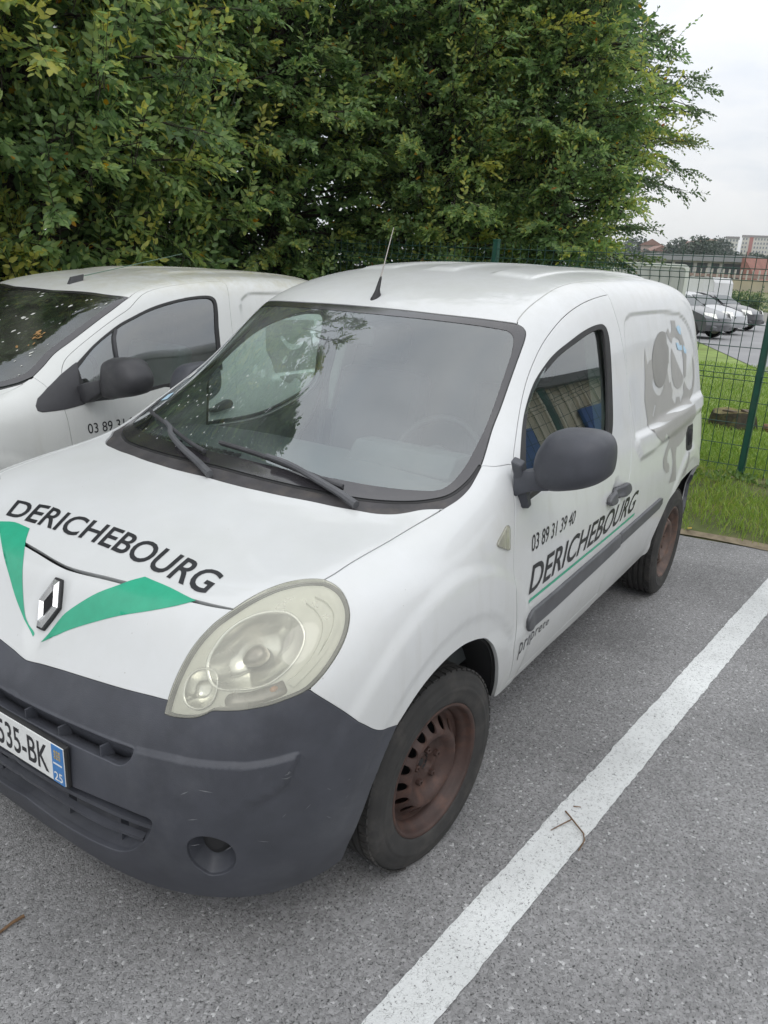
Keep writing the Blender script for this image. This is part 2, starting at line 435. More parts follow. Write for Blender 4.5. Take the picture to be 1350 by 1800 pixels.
class Surf:
    def __init__(s, R, corr=.6):
        s.nu, s.nv = R.shape[:2]; s.disp = None; s.off = np.zeros(3)
        C = R.copy()
        uu, vv = np.meshgrid(np.arange(s.nu), np.arange(s.nv), indexing='ij')
        for k in range(2):
            s.setup(C)
            C = C + corr * (R - s.raw(uu.ravel().astype(float), vv.ravel().astype(float)).reshape(R.shape))
        s.setup(C)
    def setup(s, R):
        m = R[:, 1:2] * np.array([1, -1, 1]); e = 2 * R[:, -1:] - R[:, -2:-1]
        Q = np.concatenate([m, R, e], 1)
        s.P = np.concatenate([2 * Q[:1] - Q[1:2], Q, 2 * Q[-1:] - Q[-2:-1]], 0)
    def raw(s, u, v):
        sg = np.where(v < 0, -1., 1.); v = np.abs(v)
        i = np.clip(np.floor(u).astype(int), 0, s.nu - 2); j = np.clip(np.floor(v).astype(int), 0, s.nv - 2)
        bu = _basis(u - i); bv = _basis(v - j)
        o = np.zeros(u.shape + (3,))
        for a in range(4):
            for b in range(4):
                o += (bu[..., a] * bv[..., b])[..., None] * s.P[i + a, j + b]
        o[..., 1] *= sg
        return o
    def _d(s, u, v, f):
        h = .02
        return (f(u + h, v) - f(u - h, v)) / (2 * h), (f(u, v + h) - f(u, v - h)) / (2 * h)
    def frame(s, u, v):
        du, dv = s._d(u, v, s.raw)
        n = np.cross(du, dv); n /= np.linalg.norm(n, axis=-1, keepdims=True) + 1e-12
        return du, dv, n
    def nrm_raw(s, u, v):
        n = s.frame(u, v)[2]
        c = s.raw(u, v) - np.array([-1.2, 0, .8])
        sg = np.sign((n * c).sum(-1, keepdims=True)); sg[sg == 0] = 1
        return n * sg
    def at(s, u, v):
        p = s.raw(u, v)
        if s.disp is not None:
            p = p + s.nrm_raw(u, v) * s.disp(p)[..., None]
        return p
    def full(s, u, v):
        """point and outward normal including pressed features"""
        u = np.asarray(u, float); v = np.asarray(v, float)
        p = s.at(u, v)
        if s.disp is None: return p, s.nrm_raw(u, v)
        du, dv = s._d(u, v, s.at)
        n = np.cross(du, dv); n /= np.linalg.norm(n, axis=-1, keepdims=True) + 1e-12
        n *= np.sign((n * s.nrm_raw(u, v)).sum(-1, keepdims=True))
        return p, n
    def solve(s, target, axes, guess):
        """uv of the surface points whose coordinates along two axes equal the target"""
        uv = np.array(guess, float)
        for k in range(25):
            p = s.raw(uv[:, 0], uv[:, 1]); du, dv = s._d(uv[:, 0], uv[:, 1], s.raw)
            a, b = axes
            e0 = target[:, a] - p[:, a]; e1 = target[:, b] - p[:, b]
            det = du[:, a] * dv[:, b] - du[:, b] * dv[:, a]; det = np.where(abs(det) < 1e-9, 1e-9, det)
            d0 = (e0 * dv[:, b] - e1 * dv[:, a]) / det; d1 = (du[:, a] * e1 - du[:, b] * e0) / det
            uv[:, 0] = np.clip(uv[:, 0] + np.clip(d0, -.6, .6), 0, s.nu - 1.001)
            uv[:, 1] = np.clip(uv[:, 1] + np.clip(d1, -.6, .6), -(s.nv - 1.001), s.nv - 1.001)
        return uv

def in_poly(P, poly):
    x, y = P[:, 0], P[:, 1]; r = np.zeros(len(P), bool)
    x0, y0 = poly[:, 0], poly[:, 1]; x1, y1 = np.roll(x0, -1), np.roll(y0, -1)
    for a, b, c, d in zip(x0, y0, x1, y1):
        if b == d: continue
        r ^= ((b > y) != (d > y)) & (x < (c - a) * (y - b) / (d - b) + a)
    return r

def seg_dist(P, poly, closed=True):
    d = np.full(len(P), 1e9); n = len(poly)
    for i in range(n if closed else n - 1):
        a = poly[i]; b = poly[(i + 1) % n]; ab = b - a; L = ab @ ab + 1e-15
        t = np.clip(((P - a) @ ab) / L, 0, 1)
        d = np.minimum(d, np.hypot(*(P - a - t[:, None] * ab).T))
    return d

def sdist(P, poly):
    """signed distance, positive inside"""
    d = seg_dist(P, poly); return np.where(in_poly(P, poly), d, -d)

def sstep(x, a, b):
    t = np.clip((x - a) / (b - a), 0, 1); return t * t * (3 - 2 * t)

def spline(pts, n=6):
    """Catmull-Rom through the points"""
    p = np.asarray(pts, float)
    if len(p) < 3: return p
    q = np.concatenate([[2 * p[0] - p[1]], p, [2 * p[-1] - p[-2]]]); out = []
    for i in range(len(p) - 1):
        a, b, c, d = q[i:i + 4]; k = np.linspace(0, 1, n, endpoint=False)[:, None]
        out.append(.5 * (2 * b + (c - a) * k + (2 * a - 5 * b + 4 * c - d) * k ** 2 + (3 * b - a - 3 * c + d) * k ** 3))
    return np.concatenate(out + [p[-1:]])

def cspline(pts, n=6):
    p = np.asarray(pts, float); m = len(p)
    q = np.concatenate([p[-1:], p, p[:2]]); out = []
    for i in range(m):
        a, b, c, d = q[i:i + 4]; k = np.linspace(0, 1, n, endpoint=False)[:, None]
        out.append(.5 * (2 * b + (c - a) * k + (2 * a - 5 * b + 4 * c - d) * k ** 2 + (3 * b - a - 3 * c + d) * k ** 3))
    return np.concatenate(out)

def chain(*segs):
    """joins polylines (each already smooth) into one closed outline"""
    out = []
    for s in segs:
        s = np.asarray(s, float)
        for p in s:
            if not out or np.abs(np.array(out[-1]) - p).max() > 1e-4: out.append(tuple(p))
    if np.abs(np.array(out[0]) - np.array(out[-1])).max() < 1e-4: out.pop()
    return np.array(out)

def sym(half):
    """half outline from centre line to centre line -> closed symmetric outline"""
    h = np.asarray(half, float).copy()
    h[0, 1] = 0; h[-1, 1] = 0
    m = h[::-1][1:-1] * np.array([1, -1])
    return np.concatenate([h, m])

def resample(S, uv, L, closed=True):
    if closed: uv = np.concatenate([uv, uv[:1]])
    p = S.raw(uv[:, 0], uv[:, 1]); d = np.linalg.norm(np.diff(p, axis=0), axis=1)
    out = []
    for i in range(len(uv) - 1):
        k = max(1, int(math.ceil(d[i] / L)))
        for t in range(k): out.append(uv[i] + (uv[i + 1] - uv[i]) * t / k)
    if not closed: out.append(uv[-1])
    out = np.array(out)
    keep = [0]
    p = S.raw(out[:, 0], out[:, 1])
    for i in range(1, len(out)):
        if np.linalg.norm(p[i] - p[keep[-1]]) > L * .22: keep.append(i)
    return out[keep]

def poly_area(p):
    x, y = p[:, 0], p[:, 1]; return .5 * (x @ np.roll(y, -1) - y @ np.roll(x, -1))

def inset(S, uv, g):
    """move a closed uv outline inwards by g metres along the surface"""
    if abs(g) < 1e-7: return uv
    t = np.roll(uv, -1, 0) - np.roll(uv, 1, 0)
    du, dv, n = S.frame(uv[:, 0], uv[:, 1])
    t3 = du * t[:, :1] + dv * t[:, 1:]
    d3 = np.cross(n, t3); d3 /= np.linalg.norm(d3, axis=1, keepdims=True) + 1e-12
    E = (du * du).sum(1); F = (du * dv).sum(1); G = (dv * dv).sum(1)
    a = (d3 * du).sum(1); b = (d3 * dv).sum(1); det = E * G - F * F
    duv = np.stack([(G * a - F * b) / det, (E * b - F * a) / det], 1)
    # keep whichever side lies to the inside
    inward = np.stack([-t[:, 1], t[:, 0]], 1) * (1 if poly_area(uv) > 0 else -1)
    sg = np.sign((duv * inward).sum(1))
    return uv + duv * (sg * g)[:, None]

def triangulate(outline, holes, pts):
    loops = [outline] + list(holes)
    V = []; E = []
    for lp in loops:
        n0 = len(V); V += [tuple(p) for p in lp]; E += [(n0 + i, n0 + (i + 1) % len(lp)) for i in range(len(lp))]
    nb = len(V)
    V += [tuple(p) for p in pts]
    r = delaunay_2d_cdt([Vector(p) for p in V], E, [], 0, 1e-7)
    vo = np.array([tuple(p) for p in r[0]]); fo = np.array([tuple(f) for f in r[2] if len(f) == 3])
    c = vo[fo].mean(1); ok = in_poly(c, outline)
    for h in holes: ok &= ~in_poly(c, h)
    return vo, fo[ok]

def boundary_loops(f):
    e = {}
    for a, b, c in f:
        for p, q in ((a, b), (b, c), (c, a)):
            if (q, p) in e: del e[(q, p)]
            else: e[(p, q)] = 1
    return list(e.keys())

def panel(S, name, outline, mt, parent=None, holes=(), gap=.0022, off=0.0, flange=.012, roll=.0015, step=.02, mirror=False, L=.014, extra=None, hole_gap=None, dense=None, thick=None, hole_flange=None):
    """a trimmed piece of the body surface with rolled, turned-in edges"""
    out = inset(S, resample(S, np.asarray(outline), L), gap)
    hs = [inset(S, resample(S, np.asarray(h), L * .8), -(gap if hole_gap is None else hole_gap)) for h in holes]
    lo, hi = out.min(0), out.max(0)
    # interior points with roughly even spacing in metres
    uc = np.linspace(lo[0], hi[0], 14)[1:-1]; vc = np.linspace(lo[1], hi[1], 14)[1:-1]
    gu, gv = np.meshgrid(uc, vc, indexing='ij'); du, dv, n = S.frame(gu.ravel(), gv.ravel())
    inside = in_poly(np.stack([gu.ravel(), gv.ravel()], 1), out)
    w = inside if inside.any() else np.ones(len(inside), bool)
    su = step / max(np.linalg.norm(du[w], axis=1).mean(), 1e-3); sv = step / max(np.linalg.norm(dv[w], axis=1).mean(), 1e-3)
    nu = max(2, int((hi[0] - lo[0]) / su)); nv = max(2, int((hi[1] - lo[1]) / sv))
    gu, gv = np.meshgrid(np.linspace(lo[0], hi[0], nu + 1), np.linspace(lo[1], hi[1], nv + 1), indexing='ij')
    pts = np.stack([gu.ravel(), gv.ravel()], 1)
    if extra is not None: pts = np.concatenate([pts, extra])
    sc = np.array([1 / su, 1 / sv])
    keep = in_poly(pts, out)
    pts = pts[keep]; keep = seg_dist(pts * sc, out * sc) > .35
    for h in hs: keep &= (~in_poly(pts, h)) & (seg_dist(pts * sc, h * sc) > .35)
    pts = pts[keep]
    vo, fo = triangulate(out, hs, pts)
    p, nr = S.full(vo[:, 0], vo[:, 1])
    p = p + nr * off
    # orient
    fn = np.cross(p[fo[:, 1]] - p[fo[:, 0]], p[fo[:, 2]] - p[fo[:, 0]])
    flip = (fn * nr[fo[:, 0]]).sum(1) < 0
    fo = np.where(flip[:, None], fo[:, ::-1], fo)
    used = np.unique(fo); remap = -np.ones(len(vo), int); remap[used] = np.arange(len(used))
    p, nr, uvk, fo = p[used], nr[used], vo[used], remap[fo]
    V = [p]; NR = [nr]; F = [tuple(t) for t in fo]
    nv0 = len(p)
    if flange > 0:
        be = boundary_loops(fo)
        bi = sorted({a for e in be for a in e}); ix = {a: k for k, a in enumerate(bi)}
        tdir = np.zeros((len(bi), 3))
        for a, b in be:
            t = p[b] - p[a]; t /= np.linalg.norm(t) + 1e-12
            tdir[ix[a]] += t; tdir[ix[b]] += t
        tdir /= np.linalg.norm(tdir, axis=1, keepdims=True) + 1e-12
        nb = nr[bi]; ow = np.cross(tdir, nb); ow /= np.linalg.norm(ow, axis=1, keepdims=True) + 1e-12
        pb = p[bi]
        r1 = pb + ow * roll * .7 - nb * roll * .35; n1 = nb * .75 + ow * .65
        r2 = pb + ow * roll - nb * roll * 1.3; n2 = ow
        r3 = pb + ow * roll - nb * flange; n3 = ow
        k = len(bi); o1 = nv0; o2 = nv0 + k; o3 = nv0 + 2 * k
        V += [r1, r2, r3]; NR += [n1 / np.linalg.norm(n1, axis=1, keepdims=True), n2, n3]
        for a, b in be:
            A, B = ix[a], ix[b]
            F += [(b, a, o1 + A, o1 + B), (o1 + B, o1 + A, o2 + A, o2 + B), (o2 + B, o2 + A, o3 + A, o3 + B)]
    V = np.concatenate(V); NR = np.concatenate(NR)
    if mirror:
        V = V * np.array([1, -1, 1]); NR = NR * np.array([1, -1, 1]); F = [tuple(reversed(q)) for q in F]
    me = bpy.data.meshes.new(name)
    me.from_pydata(V.tolist(), [], F); me.update()
    me.polygons.foreach_set('use_smooth', np.ones(len(me.polygons), bool))
    try: me.normals_split_custom_set_from_vertices(NR.tolist())
    except Exception: pass
    o = link_mesh(name, me, mt, parent)
    o.location = S.off
    return o

def dish(S, name, outline, rings, mt, parent=None, mirror=False, L=.012, center=None):
    """a bowl pressed into the surface: rings of (scale about the centre, offset along the normal)"""
    out = resample(S, np.asarray(outline), L); c = out.mean(0) if center is None else np.array(center)
    V = []; F = []; n = len(out)
    for s_, d in rings:
        q = c + (out - c) * s_
        p, nr = S.full(q[:, 0], q[:, 1]); V.append(p + nr * d)
    for i in range(len(rings) - 1):
        for k in range(n):
            F.append((i * n + k, i * n + (k + 1) % n, (i + 1) * n + (k + 1) % n, (i + 1) * n + k))
    F.append(tuple((len(rings) - 1) * n + k for k in range(n)))
    V = np.concatenate(V)
    if mirror: V = V * np.array([1, -1, 1])
    o = mesh_np(name, V, F, mt, parent, True); o.location = S.off
    return o

def ribbon(S, name, uv, width, mt, parent=None, off=.002, height=0.0, mirror=False, L=.02):
    """a narrow bar lying along the surface"""
    q = resample(S, spline(uv, 5), L, closed=False)
    p, n = S.full(q[:, 0], q[:, 1])
    t = np.gradient(p, axis=0); t /= np.linalg.norm(t, axis=1, keepdims=True)
    b = np.cross(n, t)
    w = width / 2
    R = []
    for P, nn, bb in zip(p, n, b):
        R.append([P + bb * w + nn * (off - .004), P + bb * w * .8 + nn * (off + height), P - bb * w * .8 + nn * (off + height), P - bb * w + nn * (off - .004)])
    mbx = MB().loft([[tuple(x) for x in r] for r in R], closed=True)
    if mirror:
        mbx.v = [(x, -y, z) for x, y, z in mbx.v]
    o = mbx.build(name, mt, parent, smooth=True); o.location = S.off
    return o

def text_loops(s, offset=0.0, spacing=1.0, res=4):
    """outlines of a line of text, box-normalised to the unit square; returns loops, width/height"""
    cu = bpy.data.curves.new('tmp_text', 'FONT'); cu.body = s; cu.offset = offset; cu.space_character = spacing; cu.resolution_u = res
    o = bpy.data.objects.new('tmp_text', cu); COL.objects.link(o)
    dg = bpy.context.evaluated_depsgraph_get()
    me = bpy.data.meshes.new_from_object(o.evaluated_get(dg))
    v = np.array([tuple(x.co)[:2] for x in me.vertices]); f = [tuple(pl.vertices) for pl in me.polygons]
    cnt = {}
    for q in f:
        for a, b in zip(q, q[1:] + q[:1]): cnt[(a, b)] = 1
    nxt = {}
    for (a, b) in cnt:
        if (b, a) not in cnt: nxt.setdefault(a, []).append(b)
    loops = []
    while nxt:
        a = next(iter(nxt)); lp = [a]; b = nxt[a].pop()
        if not nxt[a]: del nxt[a]
        while b != lp[0]:
            lp.append(b)
            if b not in nxt: break
            c = nxt[b].pop()
            if not nxt[b]: del nxt[b]
            b = c
        loops.append(v[lp])
    bpy.data.objects.remove(o); bpy.data.curves.remove(cu); bpy.data.meshes.remove(me)
    lo = v.min(0); hi = v.max(0)
    return [(l - lo) / (hi - lo) for l in loops], (hi - lo)[0] / (hi - lo)[1]

def poly_interp(P, t):
    d = np.concatenate([[0], np.cumsum(np.linalg.norm(np.diff(P, axis=0), axis=1))]); d /= d[-1]
    return np.stack([np.interp(t, d, P[:, k]) for k in range(P.shape[1])], -1)

def decal_loops(loops, grid=(60, 4), L=None):
    """flat triangulation (even-odd) of loops in the unit square, refined so it can follow a curved panel"""
    dense = []
    for l in loops:
        q = []
        for a, b in zip(l, np.roll(l, -1, 0)):
            k = max(1, int(max(abs(b[0] - a[0]) * grid[0], abs(b[1] - a[1]) * grid[1]))); q += [a + (b - a) * t / k for t in range(k)]
        q = np.array(q)
        if len(q) > 2: dense.append(q)
    V = []; E = []
    for lp in dense:
        n0 = len(V); V += [tuple(p) for p in lp]; E += [(n0 + i, n0 + (i + 1) % len(lp)) for i in range(len(lp))]
    gx, gy = np.meshgrid(np.linspace(0, 1, grid[0]), np.linspace(0, 1, grid[1] + 1), indexing='ij')
    V += list(map(tuple, np.stack([gx.ravel(), gy.ravel()], 1)))
    r = delaunay_2d_cdt([Vector(p) for p in V], E, [], 0, 1e-7)
    vo = np.array([tuple(p) for p in r[0]]); fo = np.array([tuple(f) for f in r[2] if len(f) == 3])
    c = vo[fo].mean(1); ok = np.zeros(len(c), bool)
    for lp in dense: ok ^= in_poly(c, lp)
    fo = fo[ok]; used = np.unique(fo); mp = -np.ones(len(vo), int); mp[used] = np.arange(len(used))
    return vo[used], mp[fo]

def decal(S, name, loops, base, cap, mt, parent, axes, guess, off=.0012, grid=(60, 4), mirror=False):
    """lettering between a base line and a cap line, both polylines in vehicle space, laid on the surface"""
    vo, fo = decal_loops(loops, grid)
    b = poly_interp(np.asarray(base, float), vo[:, 0]); c = poly_interp(np.asarray(cap, float), vo[:, 0])
    tgt = b + (c - b) * vo[:, 1:2]
    uv = S.solve(tgt, axes, np.tile(np.asarray(guess, float), (len(tgt), 1)))
    return decal_uv(S, name, uv, fo, mt, parent, off, mirror)

def decal_uv(S, name, uv, fo, mt, parent, off=.0012, mirror=False):
    p, n = S.full(uv[:, 0], uv[:, 1]); p = p + n * off
    fn = np.cross(p[fo[:, 1]] - p[fo[:, 0]], p[fo[:, 2]] - p[fo[:, 0]])
    fo = np.where(((fn * n[fo[:, 0]]).sum(1) < 0)[:, None], fo[:, ::-1], fo)
    if mirror: p = p * np.array([1, -1, 1]); fo = fo[:, ::-1]
    o = mesh_np(name, p, fo, mt, parent, True); o.location = S.off
    return o

def decal_poly(S, name, loops_uv, mt, parent, off=.0012, n=12, mirror=False):
    """a flat vinyl shape given directly by outlines on the surface (even-odd)"""
    allp = np.concatenate(loops_uv); lo = allp.min(0); hi = allp.max(0)
    vo, fo = decal_loops([(l - lo) / (hi - lo) for l in loops_uv], (n, n))
    return decal_uv(S, name, lo + vo * (hi - lo), fo, mt, parent, off, mirror)

# ------------------------------------------------------------------ ground
def asphalt_mat(name, base, paint_=False):
    m, nt, b = new_mat(name)
    tc = N(nt, 'ShaderNodeTexCoord')
    nz = N(nt, 'ShaderNodeTexNoise', _Scale=60.0, _Detail=2.0)
    nt.links.new(tc.outputs['Object'], nz.inputs['Vector'])
    wv = N(nt, 'ShaderNodeMix', data_type='VECTOR'); wv.inputs[0].default_value = .012
    nt.links.new(tc.outputs['Object'], wv.inputs[4]); nt.links.new(nz.outputs['Color'], wv.inputs[5])
    v1 = N(nt, 'ShaderNodeTexVoronoi', feature='DISTANCE_TO_EDGE', _Scale=118.0)
    v2 = N(nt, 'ShaderNodeTexVoronoi', _Scale=118.0)
    for v in (v1, v2): nt.links.new(wv.outputs[1], v.inputs['Vector'])
    big = N(nt, 'ShaderNodeTexNoise', _Scale=1.3, _Detail=6.0, _Roughness=.6)
    nt.links.new(tc.outputs['Object'], big.inputs['Vector'])
    mid = N(nt, 'ShaderNodeTexNoise', _Scale=55.0, _Detail=4.0, _Roughness=.7)
    nt.links.new(tc.outputs['Object'], mid.inputs['Vector'])
    # chips of differing grey
    sepc = N(nt, 'ShaderNodeSeparateColor'); nt.links.new(v2.outputs['Color'], sepc.inputs[0])
    r = N(nt, 'ShaderNodeValToRGB')
    e = r.color_ramp.elements
    e[0].position = 0; e[0].color = tuple(x * .82 for x in base) + (1,)
    e[1].position = .97; e[1].color = tuple(x * 1.22 for x in base) + (1,)
    n_ = e.new(.998); n_.color = tuple(min(.75, x * 1.9) for x in base) + (1,)
    n_ = e.new(.5); n_.color = tuple(base) + (1,)
    nt.links.new(sepc.outputs[0], r.inputs[0])
    # dark crevices between the chips, patchy
    ed = N(nt, 'ShaderNodeMapRange'); ed.inputs['From Min'].default_value = .0; ed.inputs['From Max'].default_value = .16
    ed.inputs['To Min'].default_value = 1; ed.inputs['To Max'].default_value = 0
    nt.links.new(v1.outputs[0], ed.inputs[0])
    pm = N(nt, 'ShaderNodeMapRange'); pm.inputs['From Min'].default_value = .50; pm.inputs['From Max'].default_value = .66; pm.inputs['To Max'].default_value = .45 if paint_ else .9
    nt.links.new(mid.outputs[0], pm.inputs[0])
    cm = N(nt, 'ShaderNodeMath', operation='MULTIPLY'); nt.links.new(ed.outputs[0], cm.inputs[0]); nt.links.new(pm.outputs[0], cm.inputs[1])
    mx = N(nt, 'ShaderNodeMix', data_type='RGBA'); mx.inputs[7].default_value = tuple(x * .10 for x in base) + (1,)
    if paint_:
        pr = N(nt, 'ShaderNodeMix', data_type='RGBA'); pr.inputs[6].default_value = (.68, .695, .69, 1); pr.inputs[7].default_value = (.16, .16, .16, 1)
        wn = N(nt, 'ShaderNodeTexNoise', _Scale=130.0, _Detail=5.0, _Roughness=.75); nt.links.new(tc.outputs['Object'], wn.inputs['Vector'])
        wr = N(nt, 'ShaderNodeMapRange'); wr.inputs['From Min'].default_value = .575; wr.inputs['From Max'].default_value = .63
        nt.links.new(wn.outputs[0], wr.inputs[0])
        nt.links.new(wr.outputs[0], pr.inputs[0]); nt.links.new(pr.outputs[2], mx.inputs[6])
    else:
        nt.links.new(r.outputs[0], mx.inputs[6])
    pit = N(nt, 'ShaderNodeTexNoise', _Scale=150.0, _Detail=2.5, _Roughness=.6); nt.links.new(wv.outputs[1], pit.inputs['Vector'])
    pr2 = N(nt, 'ShaderNodeMapRange'); pr2.inputs['From Min'].default_value = .57; pr2.inputs['From Max'].default_value = .66; pr2.inputs['To Max'].default_value = .0 if paint_ else .85
    nt.links.new(pit.outputs[0], pr2.inputs[0])
    mxm = N(nt, 'ShaderNodeMath', operation='MAXIMUM'); nt.links.new(cm.outputs[0], mxm.inputs[0]); nt.links.new(pr2.outputs[0], mxm.inputs[1])
    nt.links.new(mxm.outputs[0], mx.inputs[0])
    bm_ = N(nt, 'ShaderNodeMapRange'); bm_.inputs['From Min'].default_value = .3; bm_.inputs['From Max'].default_value = .7
    bm_.inputs['To Min'].default_value = .72; bm_.inputs['To Max'].default_value = 1.16
    nt.links.new(big.outputs[0], bm_.inputs[0])
    mm = N(nt, 'ShaderNodeMix', data_type='RGBA', blend_type='MULTIPLY'); mm.inputs[0].default_value = 1
    nt.links.new(mx.outputs[2], mm.inputs[6]); nt.links.new(bm_.outputs[0], mm.inputs[7])
    nt.links.new(mm.outputs[2], b.inputs['Base Color'])
    b.inputs['Roughness'].default_value = .88; b.inputs['Specular IOR Level'].default_value = .25
    hs = N(nt, 'ShaderNodeMath', operation='MINIMUM'); hs.inputs[1].default_value = .22
    nt.links.new(v1.outputs[0], hs.inputs[0])
    ha = N(nt, 'ShaderNodeMath', operation='MULTIPLY_ADD'); ha.inputs[1].default_value = .5
    nt.links.new(sepc.outputs[1], ha.inputs[0]); 
    h2 = N(nt, 'ShaderNodeMath', operation='MULTIPLY'); h2.inputs[1].default_value = .35
    nt.links.new(sepc.outputs[1], h2.inputs[0])
    h3 = N(nt, 'ShaderNodeMath', operation='ADD'); nt.links.new(h2.outputs[0], h3.inputs[0])
    h4 = N(nt, 'ShaderNodeMath', operation='MULTIPLY'); h4.inputs[1].default_value = 4.0; nt.links.new(hs.outputs[0], h4.inputs[0])
    nt.links.new(h4.outputs[0], h3.inputs[1])
    bp = N(nt, 'ShaderNodeBump', _Strength=.55 if not paint_ else .4); bp.inputs['Distance'].default_value = .0028
    nt.links.new(h3.outputs[0], bp.inputs['Height']); nt.links.new(bp.outputs[0], b.inputs['Normal'])
    return m
M['asphalt'] = asphalt_mat('coarse_grey_asphalt', (.272, .270, .271))
M['marking'] = asphalt_mat('worn_white_marking', (.272, .270, .271), paint_=True)
M['asphalt_far'] = mat('far_asphalt', (.27, .27, .275), .9, var=.15, vscale=.4)
M['soil'] = mat('grass_root_soil', (.085, .105, .03), .95, var=.45, vscale=5.0, dirt=(.16, .12, .06), dirt_amt=.8, dscale=2.2)
M['lawn'] = mat('mown_lawn', (.21, .29, .07), .95, var=.35, vscale=1.2, dirt=(.15, .16, .04), dirt_amt=.6, dscale=.8)
M['dirt'] = mat('pale_dirt', (.22, .18, .12), .95, var=.35, vscale=14)
M['field'] = mat('rough_field', (.16, .17, .08), .95, var=.4, vscale=.15)

def sheet(name, pts, z, mt, n=1):
    return mesh_np(name, [(x, y, z) for x, y in pts], [tuple(range(len(pts)))], mt)
g = sheet('ground', [(60, -900), (60, 300), (-1400, 300), (-1400, -900)], -.03, M['field']); g['kind'] = 'structure'
EDGE = -3.94                                   # where the asphalt ends
# asphalt with a slightly broken rear edge
yy = np.linspace(-14, 26, 400)
ex = EDGE - .11 * (yy - 1.0) + np.convolve(rng.normal(0, .012, 400), np.ones(5) / 5, 'same') + .02 * np.sin(yy * 2.1)
V = [(x, y, 0.0) for x, y in zip(ex, yy)] + [(16, y, 0.0) for y in yy]
F = [(i, i + 1, 400 + i + 1, 400 + i) for i in range(399)]
pk = mesh_np('parking_lot', V, F, M['asphalt']); pk['kind'] = 'structure'
# grass verge and lawn behind it, to the far lot
ny = 120
ys = np.linspace(-14, 26, ny)
lx = [0, .05, .12, .5, 1.2, 1.7, 1.95, 2.15, 2.5, 4, 8, 14, 24]
lz = [-.006, .008, .022, .035, .045, .065, .075, .06, .035, .02, .0, .0, .0]
V = []; F = []
for j, y in enumerate(ys):
    e = EDGE - .11 * (y - 1.0)
    for i, (a, b_) in enumerate(zip(lx, lz)):
        xx_ = e - .03 + (0.06 if i == 0 else 0) - a
        V.append((xx_, y, b_ - .004 + (.012 * math.sin(y * 3.1 + i) + .01 * math.sin(y * 7.7 + i * 2) if 1 < i < 9 else 0)))
k = len(lx)
for j in range(ny - 1):
    for i in range(k - 1):
        F.append((j * k + i, j * k + i + 1, (j + 1) * k + i + 1, (j + 1) * k + i))
vg = mesh_np('grass_verge', V, F, M['soil'], smooth=True); vg['kind'] = 'structure'
lw = sheet('lawn', [(-6.6, -30), (-6.6, 26), (-12, 26), (-15.2, .4), (-16.6, -.5), (-24.3, -3.5), (-34, -7.5), (-60, -18), (-60, -30)], .036, M['lawn']); lw['kind'] = 'structure'
fl = sheet('far_parking_lot', [(-14.0, 26), (-15.2, .42), (-16.6, -.48), (-24.3, -3.48), (-34, -7.48), (-60, -17.9), (-64, -12), (-50, 2), (-48, 26)], .044, M['asphalt_far']); fl['kind'] = 'structure'
# dirt line along the edge of the asphalt
dr = []
for i, y in enumerate(yy[::2]): dr.append((EDGE - .11 * (y - 1) - .015 + .025 * math.sin(y * 5.3) * math.sin(y * 1.7), y))
V = [(x + .03, y, .006) for x, y in dr] + [(x - .05 - .03 * abs(math.sin(y * 3.7)), y, .020) for x, y in dr]
n_ = len(dr); de = mesh_np('dirt_edge', V, [(i, i + 1, n_ + i + 1, n_ + i) for i in range(n_ - 1)], M['dirt']); de['kind'] = 'structure'

def bay_line(x0, y0, x1, y1, w, label):
    d = np.array([x1 - x0, y1 - y0]); L = np.linalg.norm(d); d /= L; nrm = np.array([-d[1], d[0]])
    t = np.arange(0, L, .012); A = []; B_ = []
    ja = np.convolve(rng.normal(0, .0022, len(t)), np.ones(3) / 3, 'same') + .001 * np.sin(t * 9); jb = np.convolve(rng.normal(0, .0022, len(t)), np.ones(3) / 3, 'same')
    for q, a, b_ in zip(t, ja, jb):
        c = np.array([x0, y0]) + d * q
        A.append((*(c + nrm * (w / 2 + a)), .004)); B_.append((*(c - nrm * (w / 2 + b_)), .004))
    n = len(t)
    o = mesh_np('parking_line', A + B_, [(i, i + 1, n + i + 1, n + i) for i in range(n - 1)], M['marking'])
    o['kind'] = 'structure'; o['label'] = label
    return o
bay_line(3.2, .842, -3.86, 1.466, .135, 'worn white parking bay line beside the front wheel')
bay_line(3.2, -1.75, -3.6, -1.15, .135, 'white parking bay line between the two vans')
bay_line(3.2, 3.40, -3.9, 4.02, .135, 'white parking bay line on the open side of the lot')

